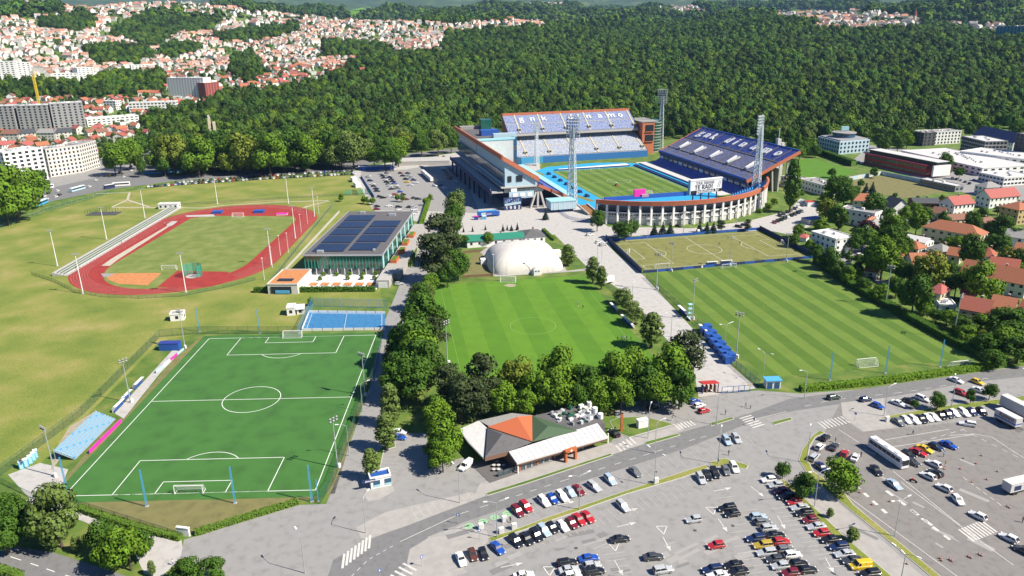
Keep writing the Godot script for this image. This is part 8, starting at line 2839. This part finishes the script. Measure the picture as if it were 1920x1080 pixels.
	for i in houses.size():
		var e: Array = houses[i]
		var lw := 1.9 if fmod(e[4] * 37.0, 1.0) < 0.14 else 1.0
		var b := Basis(Vector3.UP, e[2]) * Basis.from_scale(Vector3(e[3] * lw, e[3] * (1.0 + 0.3 * fmod(e[4] * 91.0, 1.0)), e[3]))
		if i < 300:
			var fl: bool = e[4] > 0.86
			var rm: int = int(e[4] * 100) % 4
			var w: float = 9.0 * e[3]
			var at: Vector3 = e[1] - Basis(Vector3.UP, e[2]) * Vector3(5.5 * e[3], 1.0, -w / 2)
			house_at("%s house with %s roof among gardens of the left hillside town" % [["white", "cream"][i % 2], ["flat grey", "flat grey", "flat grey", "flat grey"][rm] if fl else ["orange tiled", "dark orange tiled", "brown tiled", "red tiled"][rm]], at, at + Basis(Vector3.UP, e[2]) * Vector3(11 * e[3], 0, 0), w, 6.5 * e[3], 3.4, "flat" if fl else "gable", M.white if i % 2 else M.wall, M.grey_roof if fl else [M.tile, M.tile2, M.tile3, M.red_tile][rm], {"name": "town_house", "group": "houses of the hillside town", "gap": 3.8, "windows": i < 160, "chimney": false, "units": 0})
		else:
			var k := 1 if e[4] > 0.8 else 0
			var c: Color = roofs[int(e[4] * 997) % 5] if k == 0 else Color(.45, .44, .42)
			stuff[k].append([Transform3D(b, e[1] - Vector3(0, 0.6, 0)), c])
	multi_houses("hillside_houses", "far off red-roofed houses spread over the hillsides", gm, stuff[0])
	multi_houses("hillside_houses", "far off flat-roofed houses spread over the hillsides", fm, stuff[1])
	print("trees ", near.size(), " far ", far[0].size() * 3, " houses ", houses.size())

func multi_houses(nm: String, label: String, mesh: ArrayMesh, list: Array) -> void:
	multi(nm, label, "houses", mesh, list, null)

func last() -> void:
	quarter()
	park()
	all_cars()
	big_vehicles()
	people()
	trees()
	town()
	landscape()

func _ready() -> void:
	R.seed = 77
	# camera
	var cam := Camera3D.new()
	cam.name = "camera"
	var r0 := Vector3(1, 0, 0)
	var u0 := Vector3(0, cp, -sp)
	cam.transform = Transform3D(Basis(r0 * cr + u0 * sr, u0 * cr - r0 * sr, Vector3(0, sp, cp)), Vector3(0, CH, 0))
	cam.fov = rad_to_deg(2.0 * atan(540.0 / F))
	cam.near = 1.0
	cam.far = 20000.0
	add_child(cam)
	cam.current = true
	# sky, air and exposure
	var env := Environment.new()
	env.background_mode = Environment.BG_SKY
	var sk := ProceduralSkyMaterial.new()
	sk.sky_top_color = Color(0.28, 0.46, 0.74)
	sk.sky_horizon_color = Color(0.62, 0.76, 0.90)
	sk.sky_curve = 0.12
	sk.ground_bottom_color = Color(0.20, 0.22, 0.17)
	sk.ground_horizon_color = Color(0.55, 0.65, 0.72)
	env.sky = Sky.new()
	env.sky.sky_material = sk
	env.background_energy_multiplier = 0.40
	env.tonemap_mode = Environment.TONE_MAPPER_LINEAR
	env.tonemap_exposure = 1.82
	env.fog_enabled = true
	env.fog_density = 0.000034
	env.fog_light_color = Color(0.58, 0.75, 0.95)
	env.sdfgi_enabled = true
	env.ssao_enabled = true
	env.ssil_enabled = true
	var we := WorldEnvironment.new()
	we.name = "environment"
	we.environment = env
	add_child(we)
	# sun: 44.5 degrees up, from the right and a little behind the viewer
	var sun := DirectionalLight3D.new()
	sun.name = "sun"
	var e := deg_to_rad(44.5)
	var az := deg_to_rad(21.5)
	var to := Vector3(cos(e) * cos(az), sin(e), cos(e) * sin(az))
	sun.basis = Basis.looking_at(-to, Vector3.UP)
	sun.light_energy = 1.6
	sun.light_color = Color(1.0, 0.965, 0.90)
	sun.light_angular_distance = 0.5
	sun.shadow_enabled = true
	add_child(sun)
	var b := MB.new()
	b.box(Vector3.ZERO, Vector3.ONE)
	UB = b.mesh()
	materials()
	land()
	tree_protos()
	car_meshes()
	furniture()
	sites()
	stadium()
	last()
